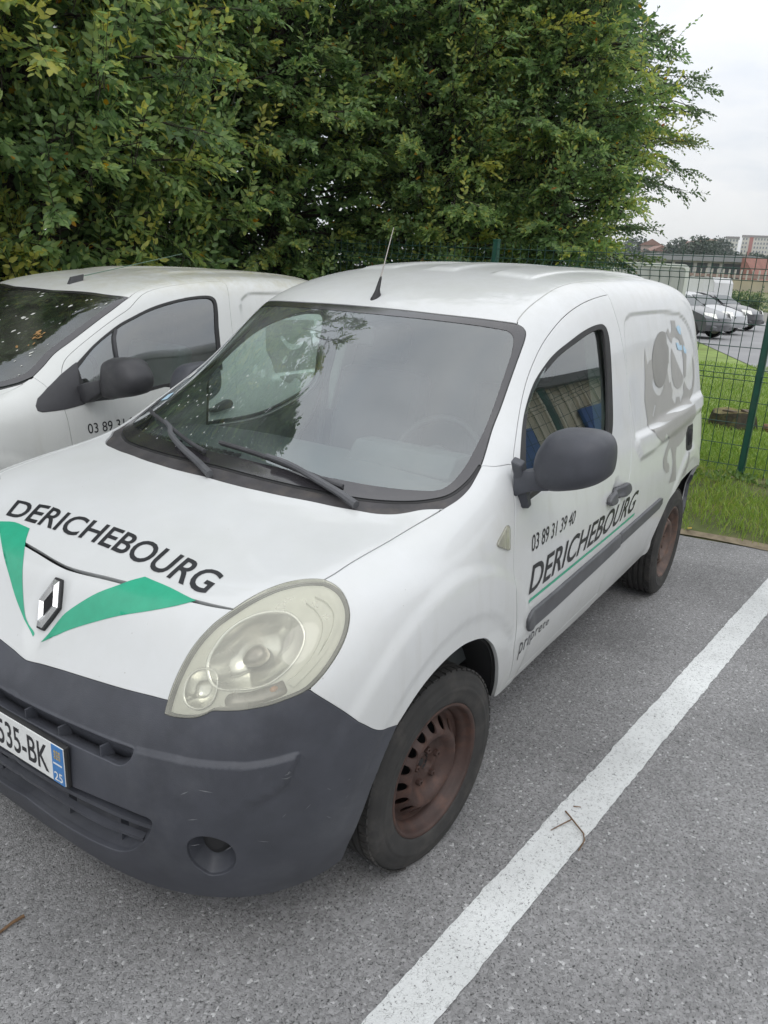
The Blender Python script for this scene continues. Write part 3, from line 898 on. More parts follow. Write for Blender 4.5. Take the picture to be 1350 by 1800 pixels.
# control net of the van body (x forward, y to its left, z up) and feature outlines on it
KANGOO = [
'(.765,0,.19),(.763,.2,.19),(.747,.38,.19),(.70,.53,.192),(.635,.64,.195),(.56,.71,.20),(.49,.75,.205),(.43,.77,.21),(.385,.78,.215),(.35,.78,.22),(.32,.775,.225),(.28,.765,.23)',
'(.815,0,.32),(.81,.2,.32),(.795,.38,.32),(.75,.54,.32),(.685,.66,.325),(.61,.745,.33),(.535,.795,.34),(.47,.82,.345),(.42,.83,.35),(.38,.835,.355),(.33,.835,.36),(.28,.83,.365)',
'(.828,0,.48),(.825,.2,.48),(.81,.38,.48),(.77,.55,.485),(.705,.68,.49),(.63,.77,.495),(.55,.82,.50),(.48,.85,.505),(.42,.862,.505),(.37,.868,.505),(.32,.87,.505),(.26,.87,.505)',
'(.815,0,.62),(.812,.2,.62),(.795,.38,.625),(.755,.55,.64),(.695,.68,.655),(.62,.77,.66),(.54,.83,.66),(.465,.862,.655),(.40,.875,.645),(.34,.882,.625),(.28,.886,.60),(.21,.888,.56)',
'(.765,0,.71),(.765,.2,.715),(.75,.38,.725),(.72,.53,.745),(.68,.65,.775),(.625,.745,.79),(.55,.815,.80),(.46,.855,.795),(.37,.877,.78),(.28,.888,.745),(.20,.895,.69),(.12,.895,.62)',
'(.69,0,.836),(.69,.2,.838),(.682,.38,.845),(.655,.52,.865),(.61,.64,.885),(.555,.73,.90),(.48,.80,.905),(.39,.845,.90),(.30,.872,.88),(.20,.89,.835),(.10,.90,.75),(.02,.90,.64)',
'(.63,0,.931),(.63,.2,.933),(.615,.38,.94),(.575,.53,.957),(.52,.64,.972),(.455,.72,.985),(.38,.785,.985),(.29,.832,.975),(.19,.866,.95),(.09,.89,.89),(0,.90,.79),(-.08,.90,.64)',
'(.50,0,.985),(.50,.2,.985),(.485,.37,.988),(.455,.51,.997),(.41,.62,1.01),(.345,.70,1.022),(.265,.765,1.02),(.17,.815,1.005),(.08,.857,.975),(-.02,.885,.905),(-.10,.90,.79),(-.17,.90,.60)',
'(.29,0,1.045),(.285,.2,1.043),(.27,.37,1.04),(.245,.52,1.04),(.21,.64,1.045),(.155,.72,1.048),(.085,.78,1.04),(.01,.825,1.02),(-.07,.862,.975),(-.14,.888,.885),(-.20,.898,.72),(-.26,.875,.45)',
'(.06,0,1.105),(.055,.2,1.10),(.035,.37,1.095),(0,.53,1.085),(-.06,.65,1.085),(-.115,.725,1.088),(-.16,.78,1.08),(-.195,.825,1.05),(-.225,.865,.98),(-.26,.888,.86),(-.29,.895,.66),(-.32,.85,.38)',
'(-.17,0,1.25),(-.175,.2,1.245),(-.20,.37,1.235),(-.245,.53,1.22),(-.30,.65,1.205),(-.345,.72,1.195),(-.365,.785,1.18),(-.375,.845,1.12),(-.39,.875,1.0),(-.395,.893,.85),(-.40,.90,.65),(-.41,.835,.36)',
'(-.44,0,1.43),(-.445,.2,1.425),(-.465,.36,1.412),(-.50,.5,1.395),(-.545,.605,1.375),(-.59,.675,1.355),(-.615,.735,1.315),(-.635,.795,1.23),(-.65,.86,1.06),(-.66,.90,.84),(-.665,.90,.58),(-.67,.835,.36)',
'(-.71,0,1.60),(-.715,.2,1.598),(-.73,.36,1.592),(-.76,.49,1.583),(-.79,.58,1.570),(-.82,.645,1.54),(-.85,.705,1.48),(-.875,.77,1.34),(-.89,.85,1.10),(-.90,.90,.86),(-.905,.905,.60),(-.91,.835,.36)',
'(-1.0,0,1.695),(-1.0,.2,1.692),(-1.01,.36,1.686),(-1.03,.49,1.675),(-1.05,.58,1.66),(-1.07,.65,1.625),(-1.09,.71,1.55),(-1.11,.775,1.37),(-1.12,.855,1.10),(-1.13,.903,.86),(-1.135,.908,.60),(-1.14,.838,.36)']
UV = {'antenna': [(12.308,-0.107)],
'arch_bumper': [(3.165,9.086),(2.83,8.907),(2.349,8.666),(1.863,8.421),(1.383,8.282),(0.961,8.141),(0.722,8.004)],
'arch_fender': [(3.165,9.086),(3.371,9.267),(3.657,9.453),(4.041,9.651),(4.535,9.855),(5.073,10.032),(5.623,10.199),(6.116,10.335),(6.632,10.4),(7.244,10.36),(7.922,10.279),(8.552,10.334),(9.091,10.49),(9.58,10.746),(9.842,11.067),(10.102,11.862),(9.7,11.7)],
'arm_l': [(8.744,0.124),(8.951,-0.448),(9.269,-1.483),(9.394,-1.743),(9.469,-2.051)],
'arm_r': [(8.821,3.042),(8.999,2.432),(9.222,1.339),(9.266,0.807)],
'bcrease': [(3.1,2.387),(3.074,2.95),(3.032,3.264),(3.0,3.746),(2.995,4.013),(2.982,4.255),(3.024,4.734),(3.09,5.221),(3.049,5.345),(2.836,5.205),(2.572,5.045),(2.41,4.814),(2.282,4.445)],
'bull_body': [(14.975,6.794),(14.984,6.913),(15.0,7.085),(15.073,7.025),(15.148,7.009),(15.176,6.921),(15.242,6.774),(15.329,6.649),(15.444,6.561),(15.568,6.538),(15.653,6.562),(15.658,6.65),(15.64,6.789),(15.688,6.871),(15.662,7.061),(15.661,7.15),(15.593,7.163),(15.588,7.27),(15.602,7.361),(15.608,7.477),(15.667,7.461),(15.681,7.56),(15.711,7.614),(15.662,7.729),(15.77,7.874),(15.829,7.746),(15.939,7.764),(15.962,7.873),(16.122,7.725),(16.132,7.613),(16.18,7.536),(16.277,7.666),(16.4,7.739),(16.551,7.709),(16.686,7.516),(16.728,7.276),(16.739,7.139),(16.836,7.325),(16.784,7.526),(16.732,7.643),(16.554,7.821),(16.34,7.923),(16.413,8.0),(16.477,8.197),(16.477,8.321),(16.368,8.395),(16.156,8.391),(16.079,8.502),(15.941,8.614),(15.772,8.666),(15.692,8.658),(15.665,8.848),(15.699,9.108),(15.732,9.369),(15.476,9.317),(15.565,9.116),(15.573,8.921),(15.52,8.68),(15.484,8.579),(15.411,8.637),(15.365,8.748),(15.379,8.861),(15.427,8.882),(15.449,8.957),(15.448,9.065),(15.357,9.057),(15.258,8.917),(15.235,8.759),(15.304,8.617),(15.415,8.469),(15.435,8.414),(15.254,8.237),(15.218,8.41),(15.191,8.406),(14.978,8.214),(14.903,8.092),(14.851,8.06),(14.864,7.891),(14.83,7.606),(14.9,7.263),(14.936,7.014)],
'bull_disc': [(15.791,6.895),(15.95,7.174),(16.155,7.466),(16.114,7.554),(15.998,7.618),(15.889,7.626),(15.778,7.56),(15.724,7.417),(15.724,7.2),(15.746,7.033)],
'bull_eye': [(15.149,7.316),(15.091,7.411),(15.144,7.536),(15.248,7.61),(15.354,7.577),(15.466,7.426),(15.368,7.494),(15.267,7.488),(15.179,7.426)],
'bull_gear': [(15.878,6.29),(16.042,6.302),(16.035,6.486),(16.135,6.477),(16.227,6.597),(16.288,6.769),(16.335,6.863),(16.266,7.03),(16.393,7.083),(16.323,7.317),(16.275,7.465),(16.188,7.494),(16.187,7.376),(16.21,7.126),(16.181,6.917),(16.098,6.755),(15.959,6.687),(15.866,6.703),(15.805,6.817),(15.792,6.784),(15.693,6.642),(15.662,6.572),(15.744,6.473),(15.792,6.616),(15.866,6.538),(15.878,6.4)],
'bull_head': [(15.465,6.535),(15.601,6.548),(15.653,6.66),(15.64,6.789),(15.685,6.871),(15.659,7.06),(15.618,7.166),(15.564,7.285),(15.466,7.426),(15.368,7.491),(15.268,7.486),(15.179,7.425),(15.144,7.303),(15.136,7.149),(15.173,6.939),(15.242,6.774),(15.329,6.649)],
'bull_ink1': [(16.047,6.473),(16.148,6.425),(16.226,6.494),(16.199,6.657),(16.125,6.628),(16.074,6.551)],
'bull_ink2': [(15.969,6.811),(16.043,6.807),(16.096,6.877),(16.19,6.874),(16.194,6.971),(16.099,6.972),(16.014,6.953),(15.994,6.9)],
'bull_ink3': [(16.266,6.869),(16.328,6.94),(16.396,6.999),(16.365,7.06),(16.279,7.041),(16.237,6.954)],
'bull_leg2': [(16.164,8.939),(16.218,8.971),(16.188,9.125),(16.107,9.421),(15.907,9.353),(16.017,9.244),(16.113,9.12)],
'bull_nostril': [(15.109,7.72),(15.139,7.739),(15.047,7.898),(15.017,7.88)],
'bumper_fender': [(4.211,5.626),(3.853,6.225),(3.466,6.895),(3.387,7.073),(3.213,7.576),(3.139,7.999),(3.133,8.53),(3.165,9.086)],
'cowl_side': [(9.869,5.34),(9.637,5.4),(9.424,5.459),(9.185,5.404),(8.95,5.216)],
'ditch': [(12.234,4.088),(12.525,4.017),(13.026,3.92),(13.589,3.776),(14.091,3.774),(14.625,3.901),(15.196,3.959)],
'door_bottom': [(13.898,10.663),(12.6,10.762),(11.249,10.897),(10.366,11.192)],
'door_front': [(10.173,6.508),(10.284,6.396),(10.438,6.253),(10.889,5.941),(11.349,5.721),(11.856,5.632),(12.407,5.524),(13.037,5.319),(13.578,5.214),(14.1,5.161),(14.337,5.14)],
'door_rear': [(14.337,5.14),(14.307,5.843),(14.342,6.455),(14.37,7.04),(14.346,7.586),(14.31,8.066),(14.218,8.587),(14.041,8.955),(13.956,9.253),(13.926,9.526),(13.97,9.774),(13.818,9.885),(13.746,10.11),(13.797,10.454),(13.898,10.663)],
'fender_door': [(10.366,11.192),(10.216,10.772),(10.06,10.468),(9.796,10.108),(9.52,9.374),(9.583,8.45),(9.977,6.891),(10.173,6.508)],
'fog': [(1.518,3.233),(1.716,3.323),(1.811,3.516),(1.761,3.777),(1.588,4.015),(1.327,4.119),(1.074,4.051),(0.887,3.831),(0.829,3.571),(0.979,3.387),(1.197,3.267)],
'frit_in': [(11.871,0.141),(11.879,0.791),(11.897,1.578),(11.917,2.443),(11.942,3.621),(11.947,4.049),(11.854,4.398),(11.586,4.629),(11.001,4.743),(10.474,4.765),(10.194,4.729),(9.79,4.731),(9.464,4.633),(9.336,4.385),(9.31,3.988),(9.287,2.966),(9.222,2.189),(9.258,2.133),(9.24,1.542),(9.232,0.929),(9.248,0.295)],
'fuel': [(16.111,8.413),(16.383,8.386),(16.411,8.503),(16.352,8.87),(16.153,8.912),(16.075,8.807)],
'grille': [(1.946,0.714),(1.993,1.292),(2.016,1.706),(2.015,2.117),(1.98,2.497),(1.952,2.681),(1.867,2.739),(1.736,2.707),(1.546,2.621),(1.277,2.425),(1.049,2.214),(0.91,2.009),(0.832,1.772),(0.767,1.259),(0.757,0.661),(0.857,0.078),(0.944,-0.331)],
'handle': [(13.254,8.849),(13.268,8.81),(13.368,8.773),(13.668,8.739),(13.899,8.726),(14.024,8.732),(14.082,8.793),(14.06,8.863),(13.873,8.885),(13.553,8.895),(13.377,8.891)],
'handle_dish': [(13.586,8.739),(13.619,8.663),(13.702,8.637),(13.789,8.647),(13.875,8.692),(14.037,8.779),(13.969,8.91),(13.721,8.945),(13.556,8.977),(13.437,8.926)],
'hl_bottom': [(4.211,5.626),(4.148,5.446),(4.084,5.165),(4.014,4.847),(3.973,4.532),(3.944,4.223),(3.942,3.918),(3.948,3.656),(3.88,3.515),(3.824,3.339),(3.809,3.127),(3.819,2.915),(3.857,2.761)],
'hl_inner': [(3.857,2.761),(4.11,2.764),(4.367,2.781),(4.67,2.822),(4.982,2.88),(5.282,2.963),(5.612,3.09),(5.916,3.263)],
'hl_main': [(4.824,3.248),(5.179,3.27),(5.492,3.369),(5.748,3.57),(5.897,3.877),(5.877,4.293),(5.67,4.703),(5.365,5.046),(5.1,5.178),(4.825,5.151),(4.601,4.996),(4.419,4.732),(4.335,4.394),(4.321,4.004),(4.349,3.688),(4.491,3.434)],
'hl_outer': [(6.679,4.839),(6.525,5.112),(6.311,5.407),(6.044,5.676),(5.742,5.924),(5.475,6.073),(5.193,6.154),(4.934,6.15),(4.694,6.073),(4.469,5.93),(4.303,5.758),(4.211,5.626)],
'hl_rib1': [(6.08,4.749),(5.8,5.159),(5.485,5.485),(5.135,5.623),(4.787,5.57),(4.502,5.362),(4.371,5.153)],
'hl_rib2': [(6.254,4.865),(6.025,5.269),(5.676,5.655),(5.304,5.805),(4.907,5.755),(4.584,5.544),(4.312,5.25)],
'hl_small': [(4.28,2.968),(4.529,2.969),(4.668,3.087),(4.716,3.274),(4.658,3.467),(4.49,3.586),(4.257,3.618),(4.071,3.545),(3.978,3.357),(4.016,3.168),(4.114,3.037)],
'hl_top': [(5.916,3.263),(6.194,3.423),(6.467,3.633),(6.664,3.885),(6.763,4.204),(6.753,4.519),(6.679,4.839)],
'hl_turn': [(4.244,3.87),(4.277,4.33),(4.404,4.858),(4.442,4.989),(4.326,5.103),(4.18,5.153),(4.076,4.843),(4.004,4.374),(4.013,3.874)],
'hood_fender': [(6.679,4.839),(6.995,4.976),(7.855,4.964),(8.458,4.976),(8.95,5.216)],
'hood_front': [(6.073,-0.684),(5.998,-0.291),(5.964,-0.025),(5.993,0.282),(6.079,0.779),(6.121,1.28),(6.107,1.83),(6.061,2.378),(5.98,2.837),(5.916,3.263)],
'hood_rear': [(8.95,5.216),(8.921,4.528),(8.838,4.159),(8.791,3.895),(8.777,3.52),(8.797,3.047),(8.793,2.623),(8.791,2.201),(8.764,1.599),(8.753,1.169),(8.737,0.705),(8.737,0.222),(8.756,-0.213),(8.799,-0.717),(8.826,-1.162),(8.856,-1.699)],
'hoodtext': [(6.518,-2.203),(6.936,-2.569),(6.854,2.572),(6.274,2.565)],
'ht_base': [(6.508,-2.183),(6.685,-1.333),(6.727,-0.766),(6.768,-0.161),(6.748,0.38),(6.691,0.823),(6.605,1.314),(6.468,1.896),(6.254,2.54)],
'ht_cap': [(6.93,-2.551),(7.166,-1.671),(7.196,-0.94),(7.226,-0.385),(7.217,0.239),(7.189,0.643),(7.148,1.093),(7.049,1.814),(6.854,2.572)],
'indicator': [(9.448,7.73),(9.489,7.818),(9.41,8.143),(9.363,8.327),(9.298,8.326),(9.142,8.22),(9.001,8.104),(9.014,8.004),(9.25,7.85)],
'line_side': [(10.148,9.633),(14.411,9.374),(14.399,9.414),(10.147,9.582)],
'logo': [(5.254,-0.175),(5.563,-0.063),(5.533,0.071),(5.16,0.227),(4.815,0.243),(4.627,0.186),(4.63,0.02),(4.946,-0.211)],
'mirror_base': [(10.256,6.71),(9.958,7.608),(10.146,7.706),(10.231,7.518)],
'nose_bottom': [(4.025,-0.348),(3.962,-0.107),(3.945,0.005),(3.981,0.176),(4.018,0.323),(4.091,0.769),(4.145,1.354),(4.16,1.897),(4.15,2.372),(4.11,2.764)],
'phone': [(10.199,8.744),(10.239,8.425),(11.832,8.645),(11.69,8.815)],
'proprete': [(10.232,10.362),(10.094,10.041),(11.119,9.926),(11.15,10.081)],
'rear_arch': [(15.548,10.944),(15.458,10.542),(15.438,10.206),(15.493,9.944),(15.602,9.715),(15.77,9.56),(15.956,9.485),(16.144,9.452),(16.287,9.444)],
'recess': [(14.396,7.212),(14.446,6.685),(14.497,6.294),(14.58,6.121),(14.784,6.045),(15.406,6.039),(15.997,6.088),(16.353,6.2),(16.685,6.575),(16.923,7.077),(17.073,7.57),(17.251,7.896)],
'seam': [(9.869,5.34),(9.956,5.93),(10.172,6.476)],
'sill': [(9.7,11.7),(10.7,12.0),(11.385,11.166),(12.864,11.032),(14.048,10.871),(14.737,10.87),(14.699,11.127),(15.127,11.106),(15.506,11.043),(15.548,10.944)],
'slat1': [(1.78,-0.049),(1.748,0.923),(1.776,1.683),(1.741,2.356),(1.726,2.706)],
'slat2': [(1.436,-0.302),(1.404,0.66),(1.368,1.617),(1.398,2.15),(1.377,2.473)],
'slot': [(3.13,-0.302),(3.118,0.126),(3.144,0.722),(3.163,1.396),(3.13,1.995),(3.099,2.292),(3.056,2.367),(2.989,2.393),(2.849,2.35),(2.742,2.265),(2.694,2.142),(2.725,1.909),(2.756,1.415),(2.77,0.773),(2.754,0.176),(2.73,-0.247)],
'sticker1': [(10.5,-5.8),(10.6,-5.5),(10.7,-5.6),(10.505,-5.195)],
'sticker2': [(9.871,-4.162),(10.075,-5.011),(10.093,-3.562),(9.907,-3.36)],
'sticker3': [(9.843,-4.049),(9.875,-4.085),(9.901,-3.467),(9.836,-3.358)],
'strip_front': [(10.148,9.86),(10.202,9.806),(11.471,9.634),(12.588,9.64),(13.903,9.57),(13.95,9.644),(13.95,9.773),(12.717,9.85),(11.587,9.864),(10.37,10.031),(10.277,10.027),(10.201,9.972)],
'strip_rear': [(13.948,9.562),(14.646,9.532),(15.188,9.499),(15.194,9.455),(15.25,9.512),(15.256,9.599),(15.178,9.656),(14.578,9.696),(13.988,9.732)],
'swage': [(14.457,8.086),(14.929,8.041),(15.57,7.982),(16.537,7.919),(17.4,7.9),(17.4,8.2),(16.484,8.279),(15.535,8.376),(14.961,8.448),(14.621,8.474),(14.511,8.399)],
'text_side': [(10.14,9.499),(10.254,8.999),(14.522,8.988),(14.316,9.304)],
'vgreen_l': [(4.4,-0.091),(4.612,-0.327),(4.953,-0.704),(5.403,-1.085),(5.912,-1.561),(6.316,-2.1),(6.499,-1.766),(6.533,-1.319),(6.283,-1.143),(5.915,-0.916),(5.475,-0.735),(5.092,-0.575),(4.768,-0.401),(4.573,-0.245),(4.469,-0.099)],
'vgreen_r': [(4.373,0.1),(4.545,0.162),(4.799,0.25),(5.066,0.383),(5.388,0.583),(5.726,0.801),(6.028,1.035),(6.236,1.172),(6.418,1.327),(6.312,1.889),(6.088,2.486),(5.906,2.21),(5.699,1.845),(5.424,1.369),(5.111,0.953),(4.802,0.569),(4.614,0.373)],
'win_in': [(10.472,6.923),(10.682,6.62),(10.866,6.408),(11.124,6.219),(11.535,6.181),(12.022,6.259),(12.735,6.25),(13.437,6.199),(13.802,6.198),(13.906,6.307),(13.881,6.657),(13.79,7.168),(13.613,7.724),(13.518,7.894),(11.979,7.963),(10.907,7.804),(10.211,7.568)],
'win_out': [(10.282,6.741),(10.523,6.465),(10.788,6.219),(11.047,6.072),(11.448,5.998),(11.947,6.083),(12.609,6.114),(13.269,6.061),(13.782,6.064),(13.979,6.162),(14.035,6.439),(13.989,6.867),(13.893,7.345),(13.79,7.727),(13.648,7.971),(11.933,8.061),(10.869,7.904),(9.972,7.619)],
'wiper_l': [(9.644,-3.437),(9.469,-2.051),(9.132,-0.417)],
'wiper_r': [(9.348,-0.298),(9.283,0.79),(9.085,2.513)],
'ws_side': [(12.144,4.179),(12.125,4.497),(12.047,4.758),(11.837,4.926),(11.443,5.026),(10.881,5.078),(10.439,5.088),(9.869,5.34)],
'ws_top': [(12.036,-1.677),(11.999,-0.945),(12.026,-0.72),(12.031,-0.013),(12.033,0.741),(12.039,1.758),(12.074,2.886),(12.101,3.583),(12.144,4.179)]}
NET2 = [[[0.692,0.0,0.1872],[0.6901,0.186,0.1872],[0.6746,0.3534,0.1872],[0.629,0.4929,0.1891],[0.5659,0.5952,0.1921],[0.4932,0.6603,0.197],[0.4253,0.6975,0.2019],[0.3671,0.7161,0.2068],[0.3234,0.7254,0.2118],[0.2895,0.7254,0.2167],[0.2604,0.7208,0.2216],[0.2216,0.7114,0.2266],[0.1944,0.7049,0.23]],[[0.7285,0.0,0.3152],[0.7237,0.186,0.3152],[0.7091,0.3534,0.3152],[0.6655,0.5022,0.3152],[0.6024,0.6138,0.3201],[0.5297,0.6929,0.325],[0.457,0.7394,0.3349],[0.3939,0.7626,0.3398],[0.3454,0.7719,0.3448],[0.3066,0.7766,0.3497],[0.2581,0.7766,0.3546],[0.2096,0.7719,0.3595],[0.1757,0.7686,0.363]],[[0.7292,0.0,0.4728],[0.7262,0.186,0.4728],[0.7117,0.3534,0.4728],[0.6729,0.5115,0.4777],[0.6098,0.6324,0.4826],[0.5371,0.7161,0.4876],[0.4595,0.7626,0.4925],[0.3916,0.7905,0.4974],[0.3334,0.8017,0.4974],[0.2849,0.8072,0.4974],[0.2364,0.8091,0.4974],[0.1782,0.8091,0.4974],[0.1375,0.8091,0.4974]],[[0.7045,0.0,0.6107],[0.7016,0.186,0.6107],[0.6851,0.3534,0.6156],[0.6463,0.5115,0.6304],[0.5881,0.6324,0.6452],[0.5154,0.7161,0.6501],[0.4378,0.7719,0.6501],[0.365,0.8017,0.6452],[0.302,0.8138,0.6353],[0.2438,0.8203,0.6156],[0.1856,0.824,0.591],[0.1177,0.8258,0.5516],[0.0702,0.8271,0.524]],[[0.644,0.0,0.6993],[0.644,0.186,0.7043],[0.6295,0.3534,0.7141],[0.6004,0.4929,0.7338],[0.5616,0.6045,0.7634],[0.5082,0.6929,0.7782],[0.4355,0.758,0.788],[0.3482,0.7952,0.7831],[0.2609,0.8156,0.7683],[0.1736,0.8258,0.7338],[0.096,0.8324,0.6796],[0.0184,0.8324,0.6107],[-0.0359,0.8324,0.5624]],[[0.5593,0.0,0.8235],[0.5593,0.186,0.8254],[0.5515,0.3534,0.8323],[0.5254,0.4836,0.852],[0.4817,0.5952,0.8717],[0.4284,0.6789,0.8865],[0.3556,0.744,0.8914],[0.2683,0.7859,0.8865],[0.181,0.811,0.8668],[0.084,0.8277,0.8225],[-0.013,0.837,0.7388],[-0.0906,0.837,0.6304],[-0.1449,0.837,0.5546]],[[0.4891,0.0,0.917],[0.4891,0.186,0.919],[0.4746,0.3534,0.9259],[0.4357,0.4929,0.9426],[0.3824,0.5952,0.9574],[0.3194,0.6696,0.9702],[0.2466,0.7301,0.9702],[0.1593,0.7738,0.9604],[0.0623,0.8054,0.9358],[-0.0347,0.8277,0.8766],[-0.122,0.837,0.7782],[-0.1996,0.837,0.6304],[-0.2539,0.837,0.527]],[[0.351,0.0,0.9702],[0.351,0.186,0.9702],[0.3364,0.3441,0.9732],[0.3074,0.4743,0.982],[0.2637,0.5766,0.9948],[0.2006,0.651,1.0067],[0.123,0.7114,1.0047],[0.0309,0.758,0.9899],[-0.0564,0.797,0.9604],[-0.1534,0.823,0.8914],[-0.231,0.837,0.7782],[-0.2989,0.837,0.591],[-0.3464,0.837,0.46]],[[0.1353,0.0,1.0293],[0.1304,0.186,1.0274],[0.1159,0.3441,1.0244],[0.0916,0.4836,1.0244],[0.0577,0.5952,1.0293],[0.0043,0.6696,1.0323],[-0.0636,0.7254,1.0244],[-0.1363,0.7672,1.0047],[-0.2139,0.8017,0.9604],[-0.2818,0.8258,0.8717],[-0.34,0.8351,0.7092],[-0.3982,0.8138,0.4432],[-0.3982,0.7788,0.3632]],[[-0.06,0.0,1.07],[-0.065,0.2,1.068],[-0.09,0.36,1.064],[-0.14,0.5,1.06],[-0.21,0.61,1.06],[-0.28,0.685,1.065],[-0.34,0.735,1.065],[-0.38,0.775,1.04],[-0.405,0.815,0.97],[-0.415,0.838,0.85],[-0.42,0.845,0.64],[-0.43,0.8,0.36],[-0.43,0.765,0.28]],[[-0.28,0.0,1.21],[-0.285,0.2,1.208],[-0.31,0.36,1.2],[-0.35,0.5,1.19],[-0.41,0.61,1.18],[-0.48,0.69,1.165],[-0.52,0.745,1.14],[-0.54,0.79,1.08],[-0.55,0.828,0.98],[-0.555,0.848,0.84],[-0.56,0.85,0.62],[-0.56,0.8,0.36],[-0.56,0.765,0.28]],[[-0.6,0.0,1.38],[-0.605,0.2,1.378],[-0.63,0.36,1.372],[-0.67,0.5,1.36],[-0.72,0.6,1.345],[-0.77,0.675,1.325],[-0.8,0.725,1.29],[-0.81,0.77,1.19],[-0.82,0.825,1.02],[-0.82,0.85,0.84],[-0.82,0.852,0.62],[-0.82,0.8,0.36],[-0.82,0.765,0.28]],[[-0.98,0.0,1.545],[-0.985,0.2,1.543],[-1.0,0.36,1.538],[-1.03,0.5,1.53],[-1.06,0.59,1.52],[-1.09,0.65,1.5],[-1.11,0.7,1.44],[-1.12,0.755,1.28],[-1.12,0.82,1.04],[-1.12,0.85,0.84],[-1.12,0.853,0.62],[-1.12,0.8,0.36],[-1.12,0.765,0.28]],[[-1.4,0.0,1.625],[-1.4,0.2,1.623],[-1.4,0.36,1.617],[-1.4,0.49,1.605],[-1.4,0.57,1.592],[-1.4,0.63,1.565],[-1.4,0.685,1.49],[-1.4,0.745,1.31],[-1.4,0.82,1.05],[-1.4,0.85,0.84],[-1.4,0.853,0.62],[-1.4,0.8,0.36],[-1.4,0.765,0.28]],[[-1.8,0.0,1.66],[-1.8,0.2,1.658],[-1.8,0.36,1.652],[-1.8,0.49,1.642],[-1.8,0.575,1.63],[-1.8,0.64,1.6],[-1.8,0.695,1.52],[-1.8,0.75,1.33],[-1.8,0.82,1.05],[-1.8,0.85,0.84],[-1.8,0.853,0.62],[-1.8,0.8,0.36],[-1.8,0.765,0.28]],[[-2.3,0.0,1.668],[-2.3,0.2,1.666],[-2.3,0.36,1.66],[-2.3,0.49,1.65],[-2.3,0.575,1.637],[-2.3,0.64,1.605],[-2.3,0.695,1.525],[-2.3,0.75,1.33],[-2.3,0.82,1.05],[-2.3,0.85,0.84],[-2.3,0.853,0.62],[-2.3,0.8,0.36],[-2.3,0.765,0.28]],[[-2.75,0.0,1.655],[-2.75,0.2,1.653],[-2.75,0.36,1.648],[-2.75,0.485,1.638],[-2.75,0.565,1.625],[-2.75,0.625,1.595],[-2.75,0.68,1.515],[-2.75,0.735,1.32],[-2.75,0.805,1.05],[-2.75,0.835,0.84],[-2.75,0.84,0.62],[-2.75,0.79,0.36],[-2.75,0.755,0.28]],[[-3.05,0.0,1.61],[-3.05,0.2,1.608],[-3.05,0.35,1.603],[-3.05,0.465,1.595],[-3.05,0.54,1.58],[-3.05,0.595,1.55],[-3.05,0.645,1.48],[-3.05,0.7,1.3],[-3.05,0.765,1.04],[-3.05,0.795,0.84],[-3.05,0.8,0.62],[-3.05,0.76,0.36],[-3.05,0.725,0.28]],[[-3.12,0.0,1.5],[-3.12,0.2,1.5],[-3.12,0.33,1.495],[-3.12,0.43,1.487],[-3.12,0.49,1.475],[-3.12,0.53,1.45],[-3.12,0.57,1.39],[-3.12,0.62,1.24],[-3.12,0.68,1.01],[-3.12,0.71,0.82],[-3.12,0.72,0.6],[-3.12,0.69,0.36],[-3.12,0.655,0.28]]]
